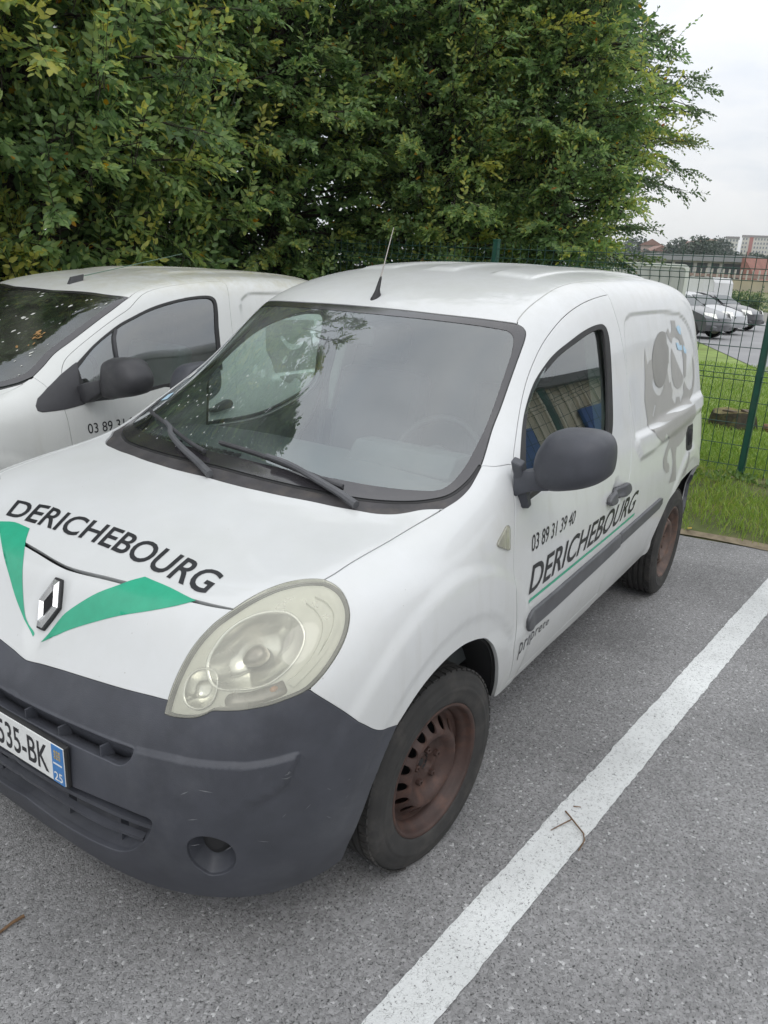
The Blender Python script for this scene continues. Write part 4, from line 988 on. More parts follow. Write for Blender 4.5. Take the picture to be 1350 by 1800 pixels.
UV2 = {'ws_top': [(11.915,0.926),(11.967,1.654),(12.014,2.514),(12.038,3.603),(12.124,4.769)],
'ws_side': [(12.124,4.769),(11.731,4.945),(11.441,4.947),(11.123,4.929),(10.813,4.908),(10.48,4.888),(10.142,5.118),(9.823,5.267)],
'ws_bot': [(9.823,5.267),(9.585,5.028),(9.452,4.777),(9.348,4.506)],
'seam': [(9.795,5.331),(9.736,5.97),(9.73,6.615)],
'door_front': [(10.186,6.392),(10.305,5.993),(10.468,5.687),(10.702,5.574),(10.973,5.549),(11.282,5.559),(11.621,5.575),(11.97,5.517),(12.518,4.864),(13.218,4.707),(13.748,4.651),(14.035,4.716)],
'door_front_low': [(9.944,9.203),(9.925,8.875),(9.916,8.393),(9.9,7.948),(9.974,7.275),(10.186,6.392)],
'door_rear': [(14.035,4.716),(14.106,5.051),(14.072,5.741),(14.01,6.67),(13.965,7.381),(13.889,8.199),(13.859,9.187)],
'win_out': [(10.305,7.936),(10.373,7.212),(10.543,6.341),(11.007,6.069),(11.543,5.982),(12.002,6.013),(12.613,5.929),(13.246,5.806),(13.635,5.799),(13.773,5.916),(13.812,6.163),(13.79,6.542),(13.748,6.921),(13.669,7.843),(12.548,8.124),(12.247,8.061),(11.706,8.112),(11.032,8.107)],
'win_in': [(10.494,7.812),(10.455,7.288),(10.537,6.603),(10.996,6.218),(11.533,6.122),(11.998,6.131),(12.612,6.048),(13.229,5.923),(13.604,5.916),(13.728,6.005),(13.763,6.183),(13.737,6.535),(13.688,6.914),(13.611,7.772),(12.602,7.994),(12.237,7.991),(11.699,8.028),(11.044,8.033)],
'bar': [(11.493,6.061),(11.259,7.069)],
'tri': [(9.109,7.464),(9.292,7.06),(9.728,6.649),(10.177,6.383),(10.557,6.313),(10.536,6.549),(10.326,7.814),(10.425,7.969),(9.929,7.937),(9.189,7.838),(9.08,7.73)],
'phone': [(10.387,8.945),(10.381,8.646),(11.827,8.705),(11.809,8.984)],
'arch': [(6.189,10.283),(6.672,10.335),(7.124,10.292)],
'recess': [(14.225,6.45),(14.271,6.168),(14.375,5.909),(14.538,5.795),(14.997,5.724)],
'swage': [(14.201,7.784),(14.334,7.945),(14.524,8.111),(14.679,8.163),(15.105,8.171),(15.717,8.167)],
'bull': [(14.655,6.971),(14.604,7.228),(14.576,7.503),(14.628,7.694),(14.67,7.993),(14.695,8.14),(14.908,8.415),(15.068,8.243),(15.205,8.455),(15.059,8.888),(15.239,9.07),(15.603,8.602),(16.359,6.784),(15.921,6.796),(15.754,7.045),(15.599,7.078),(15.627,7.423),(15.772,7.362),(15.86,7.749),(15.913,7.473),(15.753,7.258),(15.76,6.797),(14.951,6.786),(14.741,6.924)],
'bull_eye': [(14.898,7.248),(14.949,7.193),(15.015,7.32),(15.135,7.402),(15.274,7.401),(15.405,7.337),(15.327,7.47),(15.159,7.539),(15.017,7.495)],
'bull_nos': [(14.846,7.831),(14.883,7.721),(14.95,7.651),(14.968,7.682),(14.92,7.758),(14.896,7.837)],
'handle': [(13.243,8.844),(13.365,8.81),(13.428,8.744),(13.606,8.65),(13.674,8.668),(13.695,8.761),(13.649,8.832),(13.565,8.845),(13.36,8.888)],
'antenna': [(12.249,1.108)]}

# ------------------------------------------------------------------ the white van in front
def from0(poly):
    """part of a polyline with v >= 0, cut at the centre line, starting there"""
    p = np.asarray(poly, float)
    if p[-1, 1] < p[0, 1]: p = p[::-1]
    k = np.where(p[:, 1] > 1e-6)[0][0]
    if k == 0: c = np.array([p[0, 0], 0.])
    else:
        a, b = p[k - 1], p[k]; t = (0 - a[1]) / (b[1] - a[1]); c = a + (b - a) * t; c[1] = 0
    return np.concatenate([[c], p[k:]])

def kangoo_table():
    R = [np.array(eval('[' + s + ']'), float) for s in KANGOO]
    st = lambda x, zs, ys: R.append(np.array([(x, y, z) for y, z in zip(ys, zs)]))
    st(-1.40, (1.765, 1.762, 1.755, 1.74, 1.722, 1.685, 1.60, 1.40, 1.11, .86, .60, .36), (0, .2, .36, .49, .58, .655, .715, .78, .858, .905, .91, .838))
    st(-1.90, (1.792, 1.789, 1.782, 1.768, 1.75, 1.71, 1.62, 1.41, 1.11, .86, .60, .36), (0, .2, .36, .49, .585, .665, .725, .787, .86, .905, .91, .838))
    st(-2.5, (1.795, 1.792, 1.785, 1.771, 1.753, 1.713, 1.62, 1.41, 1.11, .86, .60, .36), (0, .2, .36, .49, .585, .66, .722, .783, .855, .90, .905, .84))
    st(-3.0, (1.775, 1.772, 1.765, 1.75, 1.73, 1.69, 1.60, 1.40, 1.11, .86, .60, .36), (0, .2, .36, .48, .57, .645, .705, .765, .835, .88, .885, .83))
    st(-3.22, (1.72, 1.718, 1.71, 1.70, 1.675, 1.63, 1.55, 1.36, 1.10, .86, .6, .36), (0, .2, .36, .47, .555, .62, .67, .72, .78, .82, .825, .80))
    st(-3.30, (1.60, 1.60, 1.59, 1.58, 1.56, 1.52, 1.45, 1.3, 1.08, .85, .6, .36), (0, .2, .34, .44, .51, .56, .60, .64, .69, .73, .74, .72))
    return close_table(np.array(R))

def close_table(R, k0=8):
    last = R[:, -1] + .7 * (R[:, -1] - R[:, -2])
    for i in range(k0, len(R)):
        last[i] = (R[i, -1, 0], R[i, -1, 1] - .035, R[i, -1, 2] - .08)
    return np.concatenate([R, last[:, None]], 1)

U = {k: np.array(v, float) for k, v in UV.items()}
S1 = Surf(kangoo_table())
van = empty('delivery_van')
tag(van, 'white van with black bumper, green V and black lettering on its bonnet, nearest the camera', 'van')

def xz(k): return S1.raw(U[k][:, 0], U[k][:, 1])[:, [0, 2]]
def yz(k): return S1.raw(U[k][:, 0], U[k][:, 1])[:, [1, 2]]

# pressed features, in vehicle coordinates
_sw = xz('swage'); _rc = xz('recess')
PRESS_SW = cspline(_sw, 4)
PRESS_RC = np.concatenate([spline(_rc, 5), [[-3.02, 1.14]], _sw[:5][::-1][1:], ])
_sl = U['slot']; _top = _sl[1:7]
_ptop = S1.raw(_top[:, 0], _top[:, 1])[:, [1, 2]]
PRESS_BU = np.concatenate([[[-.02, _ptop[0, 1]]], _ptop, spline(yz('bcrease'), 4), [[.60, .30], [.5, .0], [-.02, .0]]])
_hd = S1.raw(*U['handle_dish'].mean(0)[:, None].repeat(1, 1))[0]
def press1(p):
    x, y, z = p[..., 0].ravel(), np.abs(p[..., 1]).ravel(), p[..., 2].ravel()
    d = np.zeros(len(x))
    w = (y > .6) & (x < -1.45) & (z > .7)
    if w.any():
        q = np.stack([x[w], z[w]], 1)
        a = sdist(q, PRESS_SW); b = sdist(q, PRESS_RC)
        d[w] += .014 * sstep(a, -.004, .016) - .008 * sstep(b, -.008, .008)
    w = (y > .6)
    for cx, r0, r1 in ((.03, .565, .612), (-2.697, .50, .55)):
        r = np.hypot(x - cx, z - .36)
        g = w & (r < .66) & (z < 1.05)
        d[g] += (.008 * (1 - sstep(r[g], r0, r1)) - .004 * (1 - sstep(r[g], .440, .472))) * sstep(y[g], .80, .865)
    w = (x > .3) & (z < .72)
    if w.any():
        a = sdist(np.stack([y[w], z[w]], 1), PRESS_BU)
        wd = np.interp(z[w], [.50, .60], [.055, .009]); d[w] += .011 * np.clip(sstep(a / wd, -.4, 1.0), 0, 1) * sstep(z[w], .30, .46)
    w = (y > .8) & (abs(x - _hd[0]) < .15) & (abs(z - _hd[2]) < .12)
    if w.any():
        r = np.hypot((x[w] - _hd[0]) / 1.3, z[w] - _hd[2]); d[w] -= .016 * (1 - sstep(r, .018, .055))
    w = (z > 1.55) & (y < .56) & (x < -1.1)
    if w.any():
        rib = np.maximum(1 - sstep(abs(y[w] - .0), .06, .095), 1 - sstep(abs(y[w] - .34), .07, .105))
        d[w] += .009 * rib * sstep(-x[w], 1.25, 1.34) * (1 - sstep(-x[w], 2.9, 3.05))
    w = (x > .55) & (y < .16) & (z > .70)
    if w.any():      # hollow around the emblem, running out at the V
        r = np.hypot(y[w] / (1 + .9 * (z[w] - .80)), (z[w] - .825) / 1.5); d[w] -= .010 * (1 - sstep(r, .035, .075))
    return d.reshape(p.shape[:-1])
S1.disp = press1

hf, hr = from0(spline(U['hood_front'], 5)), from0(spline(U['hood_rear'], 5))
nb = from0(spline(U['nose_bottom'], 5))
hl_top, hl_out, hl_bot, hl_in = (spline(U[k], 5) for k in ('hl_top', 'hl_outer', 'hl_bottom', 'hl_inner'))
hl_in_nose = spline(U['hl_inner'][1:], 5)
hood_fender, bump_fender = spline(U['hood_fender'], 5), spline(U['bumper_fender'], 5)
arch_b, arch_f = spline(U['arch_bumper'], 5), spline(U['arch_fender'][:15], 5)
fd = np.concatenate([[[10.22, 11.0]], U['fender_door'][1:]]); fd = spline(fd, 5)
seam, d_front, d_rear = spline(U['seam'], 4), spline(U['door_front'], 5), spline(U['door_rear'], 5)
ws_side, cowl_side, ws_top = spline(U['ws_side'], 5), spline(U['cowl_side'], 5), from0(spline(U['ws_top'], 5))
ditch = np.concatenate([[U['ws_side'][0] + [.03, -.03]], U['ditch'], [[16.2, 3.96], [17.3, 3.96], [18.3, 3.97]]]); ditch = spline(ditch, 5)
SILL = 11.05
# a solid symmetric rear half of the wheel arch, from the measured front half
ra = U['rear_arch']; ra3 = S1.raw(ra[:, 0], ra[:, 1])
ram = ra3[::-1].copy(); ram[:, 0] = 2 * -2.697 - ram[:, 0]
ram_uv = S1.solve(ram, (0, 2), np.tile([16.6, 9.8], (len(ram), 1)))
rear_arch = np.concatenate([spline(ra, 5), spline(ram_uv, 5)])

def pan(name, outline, mt, parent=van, **k): return panel(S1, name, outline, mt, parent, **k)
hf_h = hf + np.array([.055, 0]) * (1 - np.linspace(0, 1, len(hf))[:, None] ** 6)
hood = pan('bonnet', sym(chain(hf_h, hl_top, hood_fender, hr[::-1])), M['paint'], gap=.0042, flange=.02, step=.035)
nose = pan('nose_panel', sym(chain(hf, hl_in_nose[::-1], nb[::-1])), M['paint'], gap=.003, flange=.02, step=.016)
bottom = np.stack([np.full(20, .02), np.linspace(7.9, 0, 20)], 1)
slot_h = np.concatenate([[[3.12, 0]], U['slot'][1:15], [[2.745, 0]]])
slot = sym(np.concatenate([spline(slot_h[:7], 4)[:-1], spline(slot_h[6:], 4)]))
gr_h = np.concatenate([[[1.93, 0]], U['grille'][0:16], [[.87, 0]]])
gril = sym(spline(gr_h, 4))
fog = cspline(U['fog'], 5)
bump_out = sym(chain(nb, [U['hl_inner'][1], U['hl_inner'][0]], hl_bot[::-1], bump_fender, arch_b, bottom))
xc = resample(S1, spline(np.concatenate([_top, U['bcrease']]), 5), .008, closed=False)
xtra = np.concatenate([np.concatenate([xc + [a, b], (xc + [a, b]) * [1, -1]]) for a, b in ((0, 0), (-.05, -.03), (-.1, -.06), (.04, .02), (-.16, -.1))])
fogm = fog * [1, -1]
bumper = pan('front_bumper', bump_out, M['plastic'], holes=[slot, gril, fog, fogm], gap=.002, flange=.016, roll=.003, step=.014, hole_gap=.0, extra=xtra)
for hname, h, dep, sc in (('upper_grille', slot, .07, .93), ('lower_grille', gril, .10, .93)):
    dish(S1, hname, h, [(1.0, -.004), (1 - (1 - sc) * .3, -.02), (sc, -dep)], M['plastic'], bumper)
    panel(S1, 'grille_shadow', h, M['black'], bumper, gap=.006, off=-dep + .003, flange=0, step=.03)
for k, y0 in enumerate((.085, .235, .40, .055 + .475)):
    for sg in (1, -1):
        q = S1.solve(np.array([[0, y0 * .9 * sg, .585]]), (1, 2), np.array([[2.9, 2.0 * y0 / .38 * sg]]))
        p, n = S1.full(q[:, 0], q[:, 1]); p = p[0] - n[0] * .036
        MB().box(p, (.06, .006, .075), rz=-.25 * sg * y0).build('grille_fin', M['plastic'], bumper)
for nm in ('slat1', 'slat2'):
    q = np.array(UV[nm], float); q = np.concatenate([[[q[1, 0], 0]], q[q[:, 1] > .25]])
    fullq = np.concatenate([q[::-1] * [1, -1], q[1:]])
    ribbon(S1, 'grille_slat', fullq, .016, M['plastic'], bumper, off=-.022, height=.012)
for k, y0 in enumerate((.16, .36, .47)):
    for sg in (1, -1):
        q = S1.solve(np.array([[0, y0 * sg, .37]]), (1, 2), np.array([[1.4, y0 / .2 * sg]]))
        p, n = S1.full(q[:, 0], q[:, 1]); p = p[0] - n[0] * .058
        MB().box(p, (.02, .005, .15), rz=-.2 * sg).build('grille_fin', M['plastic'], bumper)
for mir in (False, True):
    dish(S1, 'fog_lamp_recess', fog, [(1.0, -.002), (.94, -.012), (.80, -.035), (.62, -.05), (.40, -.055)], M['plastic'], bumper, mirror=mir)
    dish(S1, 'fog_lamp_blank', U['fog'].mean(0) + (cspline(U['fog'], 3) - U['fog'].mean(0)) * .55 + np.array([.12, .06]), [(1.0, -.036), (.96, -.030), (.5, -.03)], M['rubber'], bumper, mirror=mir)

# --- light scuffs on the bumper
sf = MB(); r_f = np.random.default_rng(4)
for k in range(16):
    u_, v_ = r_f.uniform(1.2, 2.9), r_f.uniform(3.0, 7.0); an = r_f.uniform(-1, 1); ln = r_f.uniform(.08, .30); wd = r_f.uniform(.004, .010)
    d_ = np.array([math.sin(an) * ln * .5, math.cos(an) * ln]); e_ = np.array([wd, -wd * .4])
    q = np.array([[u_, v_], [u_, v_] + d_ * .5 + e_, [u_, v_] + d_, [u_, v_] + d_ * .5 - e_]); p, n = S1.full(q[:, 0], q[:, 1])
    sf.add([tuple(x) for x in p + n * .0009], [(0, 1, 2, 3)])
sf.build('scuff_marks', mat('pale_scuff', (.16, .165, .175), .6), bumper)['kind'] = 'stuff'
# --- number plate
plate = MB().box((.838, 0, .534), (.012, .53, .118)).build('number_plate', M['rubber'], van, bevel=.003)
MB().box((.8448, 0, .534), (.003, .516, .108)).build('plate_face', M['white_plastic'], plate, bevel=.001)
MB().box((.8468, .2345, .534), (.0022, .045, .106)).build('blue_band', M['plateblue'], plate)
def flat_text(name, s, c, h, ydir, zdir, mt, parent, width=None, offset=0.0, spacing=1.0, thick=.0006, anchor='c'):
    """flat raised characters on a plane: ydir along the line, zdir up"""
    loops, asp = text_loops(s, offset, spacing)
    w = width or h * asp
    vo, fo = decal_loops(loops, (max(10, len(s) * 3), 3))
    ydir = np.array(ydir, float); zdir = np.array(zdir, float); n = np.cross(ydir, zdir)
    p = np.array(c, float) + ydir * ((vo[:, :1] - .5) * w) + zdir * ((vo[:, 1:] - .5) * h)
    fo = np.array(fo)
    nrm = np.cross(p[fo[:, 1]] - p[fo[:, 0]], p[fo[:, 2]] - p[fo[:, 0]]) @ n
    fo = np.where((nrm < 0)[:, None], fo[:, ::-1], fo)
    return mesh_np(name, p, fo, mt, parent)
flat_text('plate_lettering', '535-BK', (.8468, .083, .532), .078, (0, 1, 0), (0, 0, 1), M['vinyl'], plate, width=.222, offset=.012)
flat_text('plate_digits', '25', (.8485, .2345, .500), .026, (0, 1, 0), (0, 0, 1), M['white_plastic'], plate, width=.033, offset=.012)
mrg = MB()
for a in range(3):
    for b in range(3):
        mrg.box((.8482, .2345 + (b - 1) * .009, .562 + (a - 1) * .009), (.001, .0065, .0065))
mrg.build('region_badge', mat('badge_gold', (.42, .33, .16), .5, var=.6, vscale=300), plate)
MB().box((.8482, .2345, .536), (.0008, .034, .004)).build('region_caption', M['white_plastic'], plate)

# --- head lamps
hl_out_line = chain(hl_top, hl_out, hl_bot, hl_in)
for mir in (False, True):
    hl = panel(S1, 'headlamp', hl_out_line, M['lens'], van, gap=.003, off=.003, flange=.012, roll=.003, step=.022, mirror=mir)
    panel(S1, 'lamp_seal', hl_out_line, M['rubber'], hl, gap=-.001, off=-.012, flange=0, step=.05, holes=[inset(S1, resample(S1, hl_out_line, .014), .0045)], mirror=mir)
    main = cspline(U['hl_main'], 5); small = cspline(U['hl_small'], 5); turn = cspline(U['hl_turn'], 4)
    panel(S1, 'lamp_housing', hl_out_line, M['housing'], hl, gap=.006, off=-.016, flange=.0, step=.025, mirror=mir, holes=[main, small, turn], hole_gap=0)
    dish(S1, 'main_reflector', main, [(1.03, -.012), (1.0, -.010), (.95, -.018), (.80, -.042), (.60, -.058), (.40, -.068), (.22, -.072)], M['reflector'], hl, mirror=mir)
    c = U['hl_main'].mean(0) + [-.05, -.1]
    bulb = c + (cspline(U['hl_main'], 3) - U['hl_main'].mean(0)) * .27
    dish(S1, 'bulb_shield', bulb, [(1.0, -.060), (.95, -.034), (.7, -.028), (.3, -.026)], M['screw'], hl, mirror=mir)
    dish(S1, 'side_reflector', small, [(1.06, -.012), (1.0, -.008), (.90, -.014), (.7, -.034), (.4, -.046), (.2, -.048)], M['reflector'], hl, mirror=mir)
    dish(S1, 'indicator_reflector', turn, [(1.0, -.016), (.92, -.03), (.6, -.034)], M['screw'], hl, mirror=mir)
    tc_ = U['hl_turn'][[3, 4, 5, 6]].mean(0) + [0.03, -.2]
    dish(S1, 'amber_bulb', tc_ + np.array([(math.cos(a) * .07, math.sin(a) * .1) for a in np.linspace(0, 6.28, 10)[:-1]]), [(1.0, -.03), (.8, -.018), (.3, -.014)], M['amber'], hl, mirror=mir)
    for r_ in ('hl_rib1', 'hl_rib2'):
        ribbon(S1, 'reflector_step', U[r_], .012, M['housing'], hl, off=-.014, height=.006, mirror=mir)

# --- wings, doors, flanks
fender_out = chain(hl_out, bump_fender, arch_f, [[9.95, SILL + .02]], fd, seam[::-1], cowl_side, hood_fender[::-1])
win_o = np.concatenate([spline(U['win_out'][:15], 5), spline(U['win_out'][14:], 3)[1:]]); win_i = np.concatenate([spline(U['win_in'][:14], 5), spline(U['win_in'][13:], 3)[1:]])
door_out = chain(fd, d_front, d_rear, [[13.6, 10.72], [12.5, 10.78], [11.3, 10.84], [10.5, 10.9]])
door_out = chain(np.concatenate([[[10.2, 10.9]], fd[4:]]), d_front, d_rear, [[13.6, 10.70], [12.5, 10.76], [11.3, 10.82], [10.5, 10.88]])
sill_out = np.array([[9.98, SILL + .05], [10.24, 10.93], [10.5, 10.90], [11.3, 10.84], [12.5, 10.78], [13.6, 10.72], [13.9, 10.70], [13.9, SILL + .05], [12.5, SILL + .05], [11.2, SILL + .05]])
spt = np.array([14.28, 3.80])
kd = np.argmin(np.abs(ditch[:, 0] - 14.28)); spt = ditch[kd]
pillar_out = chain(ws_side[::-1], ditch[1:kd + 1], [d_front[-1]], d_front[::-1], seam[::-1])
quarter_out = chain(ditch[kd:], [[18.3, 5.5], [18.3, 7], [18.3, 8.5], [18.3, 10], [18.3, SILL], [17.5, SILL], ], [ram_uv[-1]], rear_arch[::-1], [[14.9, SILL], [13.9, SILL]], d_rear[::-1])
rear_lamp_u = None
sides = []
def straight(corners, guess, n=14):
    """outline through corner points, straight in the side view"""
    c = S1.raw(corners[:, 0], corners[:, 1]); out = []
    for a, b in zip(c, np.roll(c, -1, 0)):
        k = max(1, int(np.linalg.norm(b - a) / .06)); out += [a + (b - a) * t_ / k for t_ in range(k)]
    return S1.solve(np.array(out), (0, 2), np.tile(np.asarray(guess, float), (len(out), 1)))
win_ip = spline(np.array([(11.28, 8.25), (11.2, 7.6), (11.12, 6.95), (11.4, 6.52), (11.8, 6.45), (12.5, 6.38), (13.1, 6.36), (13.7, 6.42), (14.05, 6.62), (14.12, 7.3), (14.1, 7.95), (13.2, 8.28), (12.2, 8.36), (11.28, 8.25)]), 5)[:-1]
win_op = inset(S1, resample(S1, win_ip, .02), -.022)
def flat_glass(out, parent, mir):
    """a nearly flat pane fitted behind the window opening"""
    q = resample(S1, np.asarray(out), .02); p = S1.raw(q[:, 0], q[:, 1])
    A_ = np.stack([p[:, 0], p[:, 2], np.ones(len(p))], 1); co = np.linalg.lstsq(A_, p[:, 1], rcond=None)[0]
    co[1] += .05; co[2] -= .05 * p[:, 2].mean()
    co[2] += min(0, (p[:, 1] - A_ @ co).min()) * .75 - .008
    c = p.mean(0); e = c + (p - c) * 1.045
    lo, hi = e.min(0), e.max(0); gx, gz = np.meshgrid(np.linspace(lo[0], hi[0], 16), np.linspace(lo[2], hi[2], 10), indexing='ij')
    vo, fo = triangulate(e[:, [0, 2]], [], np.stack([gx.ravel(), gz.ravel()], 1)[in_poly(np.stack([gx.ravel(), gz.ravel()], 1), e[:, [0, 2]])])
    bow = .006 * (1 - ((vo[:, 1] - c[2]) / (hi[2] - lo[2]) * 2) ** 2)
    V = np.stack([vo[:, 0], vo[:, 0] * co[0] + vo[:, 1] * co[1] + co[2] + bow, vo[:, 1]], 1)
    nn = np.cross(V[fo[:, 1]] - V[fo[:, 0]], V[fo[:, 2]] - V[fo[:, 0]])[:, 1]
    fo = np.where((nn < 0)[:, None], fo[:, ::-1], fo)
    if mir: V = V * [1, -1, 1]; fo = fo[:, ::-1]
    return mesh_np('side_window', V, fo, M['sideglass'], parent, True)
strip_f = straight(U['strip_front'][[0, 1, 4, 5, 6, 9, 10, 11]], (12, 9.6)); strip_r = straight(U['strip_rear'][[0, 2, 4, 5, 6, 8]], (14.5, 9.6))
for mir in (False, True):
    panel(S1, 'front_wing', fender_out, M['paint'], van, gap=.003, flange=.018, step=.013, mirror=mir)
    door = panel(S1, 'front_door', door_out, M['paint'], van, holes=[win_op if mir else win_o], gap=.0036, flange=.02, step=.022, mirror=mir, hole_gap=-.002)
    panel(S1, 'sill', sill_out, M['paint'], van, gap=.001, flange=.03, roll=.006, step=.03, mirror=mir)
    panel(S1, 'windscreen_pillar', pillar_out, M['paint'], van, gap=.0016, flange=.02, step=.022, mirror=mir)
    q = panel(S1, 'rear_quarter_panel', quarter_out, M['paint'], van, gap=.0030, flange=.02, step=.016, mirror=mir)
    wo_, wi_ = (win_op, win_ip) if mir else (win_o, win_i)
    panel(S1, 'window_seal', wo_, M['rubber'], door, holes=[wi_], gap=.001, off=-.001, flange=.012, roll=.003, step=.03, mirror=mir, hole_gap=0)
    flat_glass(wi_, door, mir)
    ib = panel(S1, 'door_lining', door_out, M['door_card'], door, holes=[wo_], gap=.012, off=-.03, flange=0, step=.05, mirror=mir, hole_gap=.004)
    panel(S1, 'pillar_lining', pillar_out, M['door_card'], van, gap=.004, off=-.024, flange=0, step=.05, mirror=mir)
    panel(S1, 'quarter_lining', quarter_out, M['black'], van, gap=.006, off=-.03, flange=0, step=.08, mirror=mir)
    panel(S1, 'wing_lining', fender_out, M['black'], van, gap=-.006, off=-.021, flange=0, step=.05, mirror=mir)
    # rubbing strips, handle, repeater
    panel(S1, 'rubbing_strip', strip_f, M['strip'], door, gap=0, off=.013, flange=.016, roll=.006, step=.04, mirror=mir)
    panel(S1, 'rubbing_strip', strip_r, M['strip'], q, gap=0, off=.013, flange=.016, roll=.006, step=.04, mirror=mir)
    panel(S1, 'door_handle', cspline(U['handle'], 4), M['strip'], door, gap=0, off=.024, flange=.018, roll=.008, step=.02, L=.008, mirror=mir)
    panel(S1, 'side_repeater', cspline(U['indicator'], 3), M['lens'], van, gap=.001, off=.008, flange=.01, roll=.004, step=.02, L=.006, mirror=mir)
    panel(S1, 'repeater_base', cspline(U['indicator'], 3), M['reflector'], van, gap=-.002, off=.001, flange=0, step=.02, L=.006, mirror=mir)
    # wheel arch liners
    for arc, nm in ((np.concatenate([arch_b[::-1], arch_f[1:]]), 'arch_liner'), (rear_arch, 'arch_liner')):
        p, n = S1.full(arc[:, 0], arc[:, 1])
        r0 = p.copy(); r0[:, 1] -= .012
        r1 = p.copy(); r1[:, 1] = .55
        m_ = len(p); V = np.concatenate([r0, r1]); F = [(i, i + 1, m_ + i + 1, m_ + i) for i in range(m_ - 1)] + [tuple(range(m_, 2 * m_))]
        if mir: V = V * [1, -1, 1]
        mesh_np(nm, V, F, M['black'], van)
    sides.append((door, q))
door, quarter = sides[0]
panel(S1, 'fuel_flap_opening', cspline(U['fuel'], 3), M['rubber'], quarter, gap=0, off=.001, flange=0, step=.02, L=.008)
dish(S1, 'fuel_filler', U['fuel'].mean(0) + (cspline(U['fuel'], 4) - U['fuel'].mean(0)) * .62, [(1.0, .0015), (.9, .006), (.6, .003), (.5, .010), (.2, .011)], M['black'], quarter)

roof_out = sym(chain(ws_top, ditch, [[18.3, 3], [18.3, 2], [18.3, 1], [18.3, 0]]))
roof = pan('roof', roof_out, M['paint'], gap=.005, flange=.015, step=.02)
pan('roof_lining', roof_out, M['liner'], gap=.02, off=-.03, flange=0, step=.08)
for mir in (False, True):
    ribbon(S1, 'roof_gutter_strip', ditch[2:], .012, mat('dusty_gutter', (.35, .35, .33), .7, var=.3, vscale=30), roof, off=-.002, height=.001, mirror=mir)
# tail: rear doors as a closed face with bumper
tail = MB()
t = np.linspace(0, SILL, 24); tp = S1.raw(np.full(24, 18.3), t)
ring = [tuple(x) for x in tp] + [(x, -y, z) for x, y, z in tp[::-1][:-1]]
ring2 = [(x - .05, y * .97, .36 + (z - .36) * .985) for x, y, z in ring]
tail.loft([ring, ring2], closed=False, cap=False)
tail.add(ring2, [tuple(range(len(ring2)))])
tail.build('rear_doors', M['paint'], van, smooth=True)
rb = MB().box((-3.29, 0, .42), (.12, 1.60, .22)).build('rear_bumper', M['plastic'], van, bevel=.03)
ka = [i for i in range(len(ram_uv)) if ram_uv[i, 1] > 9.75]
for mir in (False, True):
    panel(S1, 'bumper_corner', chain(ram_uv[ka], [[17.0, SILL], [18.3, SILL], [18.3, 9.75]]), M['plastic'], rb, gap=0, off=.005, flange=.02, step=.04, mirror=mir)

# --- windscreen, cowl, wipers
ws_b = hr.copy()[::-1]                                      # corner -> centre along the bonnet's rear edge
gl_bot = spline(np.array([[9.87, 5.26], [9.55, 5.2], [9.26, 4.95], [9.13, 4.4], [9.06, 3.6], [9.01, 2.4], [8.99, 1.2], [8.99, 0]]), 5)
ws_out = sym(chain(ws_top, ws_side, gl_bot))
screen = pan('windscreen', ws_out, M['glass'], gap=.004, off=-.002, flange=0, step=.04)
fr = U['frit_in']; fr_h = np.concatenate([[[fr[0, 0], 0]], fr[:16], [[9.262, 2.0], [9.24, 1.4], [9.232, .8], [9.232, 0]]])
frit_in = sym(spline(fr_h, 4))
panel(S1, 'black_border', ws_out, M['frit'], screen, holes=[frit_in], gap=.0042, off=-.0008, flange=0, step=.03, hole_gap=0)
panel(S1, 'screen_seal', ws_out, M['rubber'], screen, holes=[inset(S1, resample(S1, ws_out, .02), .012)], gap=-.003, off=-.004, flange=.006, step=.05)
cowl_out = sym(chain(gl_bot[::-1], cowl_side, ws_b))
pan('scuttle_panel', cowl_out, M['cowl'], gap=.002, off=-.006, flange=.02, step=.03)
pan('front_lining', sym(chain(hf, hl_top, hood_fender, hr[::-1])), M['black'], gap=-.012, off=-.024, flange=0, step=.06)
pan('nose_lining', sym(chain(hf, hl_in_nose[::-1], nb[::-1])), M['black'], gap=-.012, off=-.024, flange=0, step=.06)
for mir, a, b in ((1, 'wiper_r', 'arm_r'), (-1, 'wiper_l', 'arm_l')):
    q = resample(S1, spline(U[a], 6), .03, closed=False); p, n = S1.full(q[:, 0], q[:, 1])
    w = empty('wiper'); w.parent = van
    MB().tube([tuple(x) for x in p + n * .010], .0045, 6).build('rubber_blade', M['rubber'], w)
    MB().tube([tuple(x) for x in p + n * .019], .0075, 8).build('blade_holder', M['trim'], w, smooth=True)
    q = resample(S1, spline(U[b], 6), .03, closed=False); p, n = S1.full(q[:, 0], q[:, 1])
    hgt = np.linspace(.012, .032, len(p))[:, None]
    MB().tube([tuple(x) for x in p + n * hgt], list(np.linspace(.013, .008, len(p))), 8).build('wiper_arm', M['strip'], w, smooth=True)
for nm, mt_ in (('sticker1', M['white_plastic']), ('sticker2', M['blueink']), ('sticker3', M['white_plastic'])):
    pass
decal_poly(S1, 'insurance_sticker', [np.array([[9.90, -4.45], [10.06, -4.40], [10.12, -3.85], [9.97, -3.80]])], M['blueink'], screen, off=.0006, n=3)
decal_poly(S1, 'inspection_sticker', [np.array([[10.42, -4.50], [10.56, -4.46], [10.60, -4.10], [10.46, -4.08]])], M['white_plastic'], screen, off=.0006, n=3)
fl_ = MB(); r_s = np.random.default_rng(21)
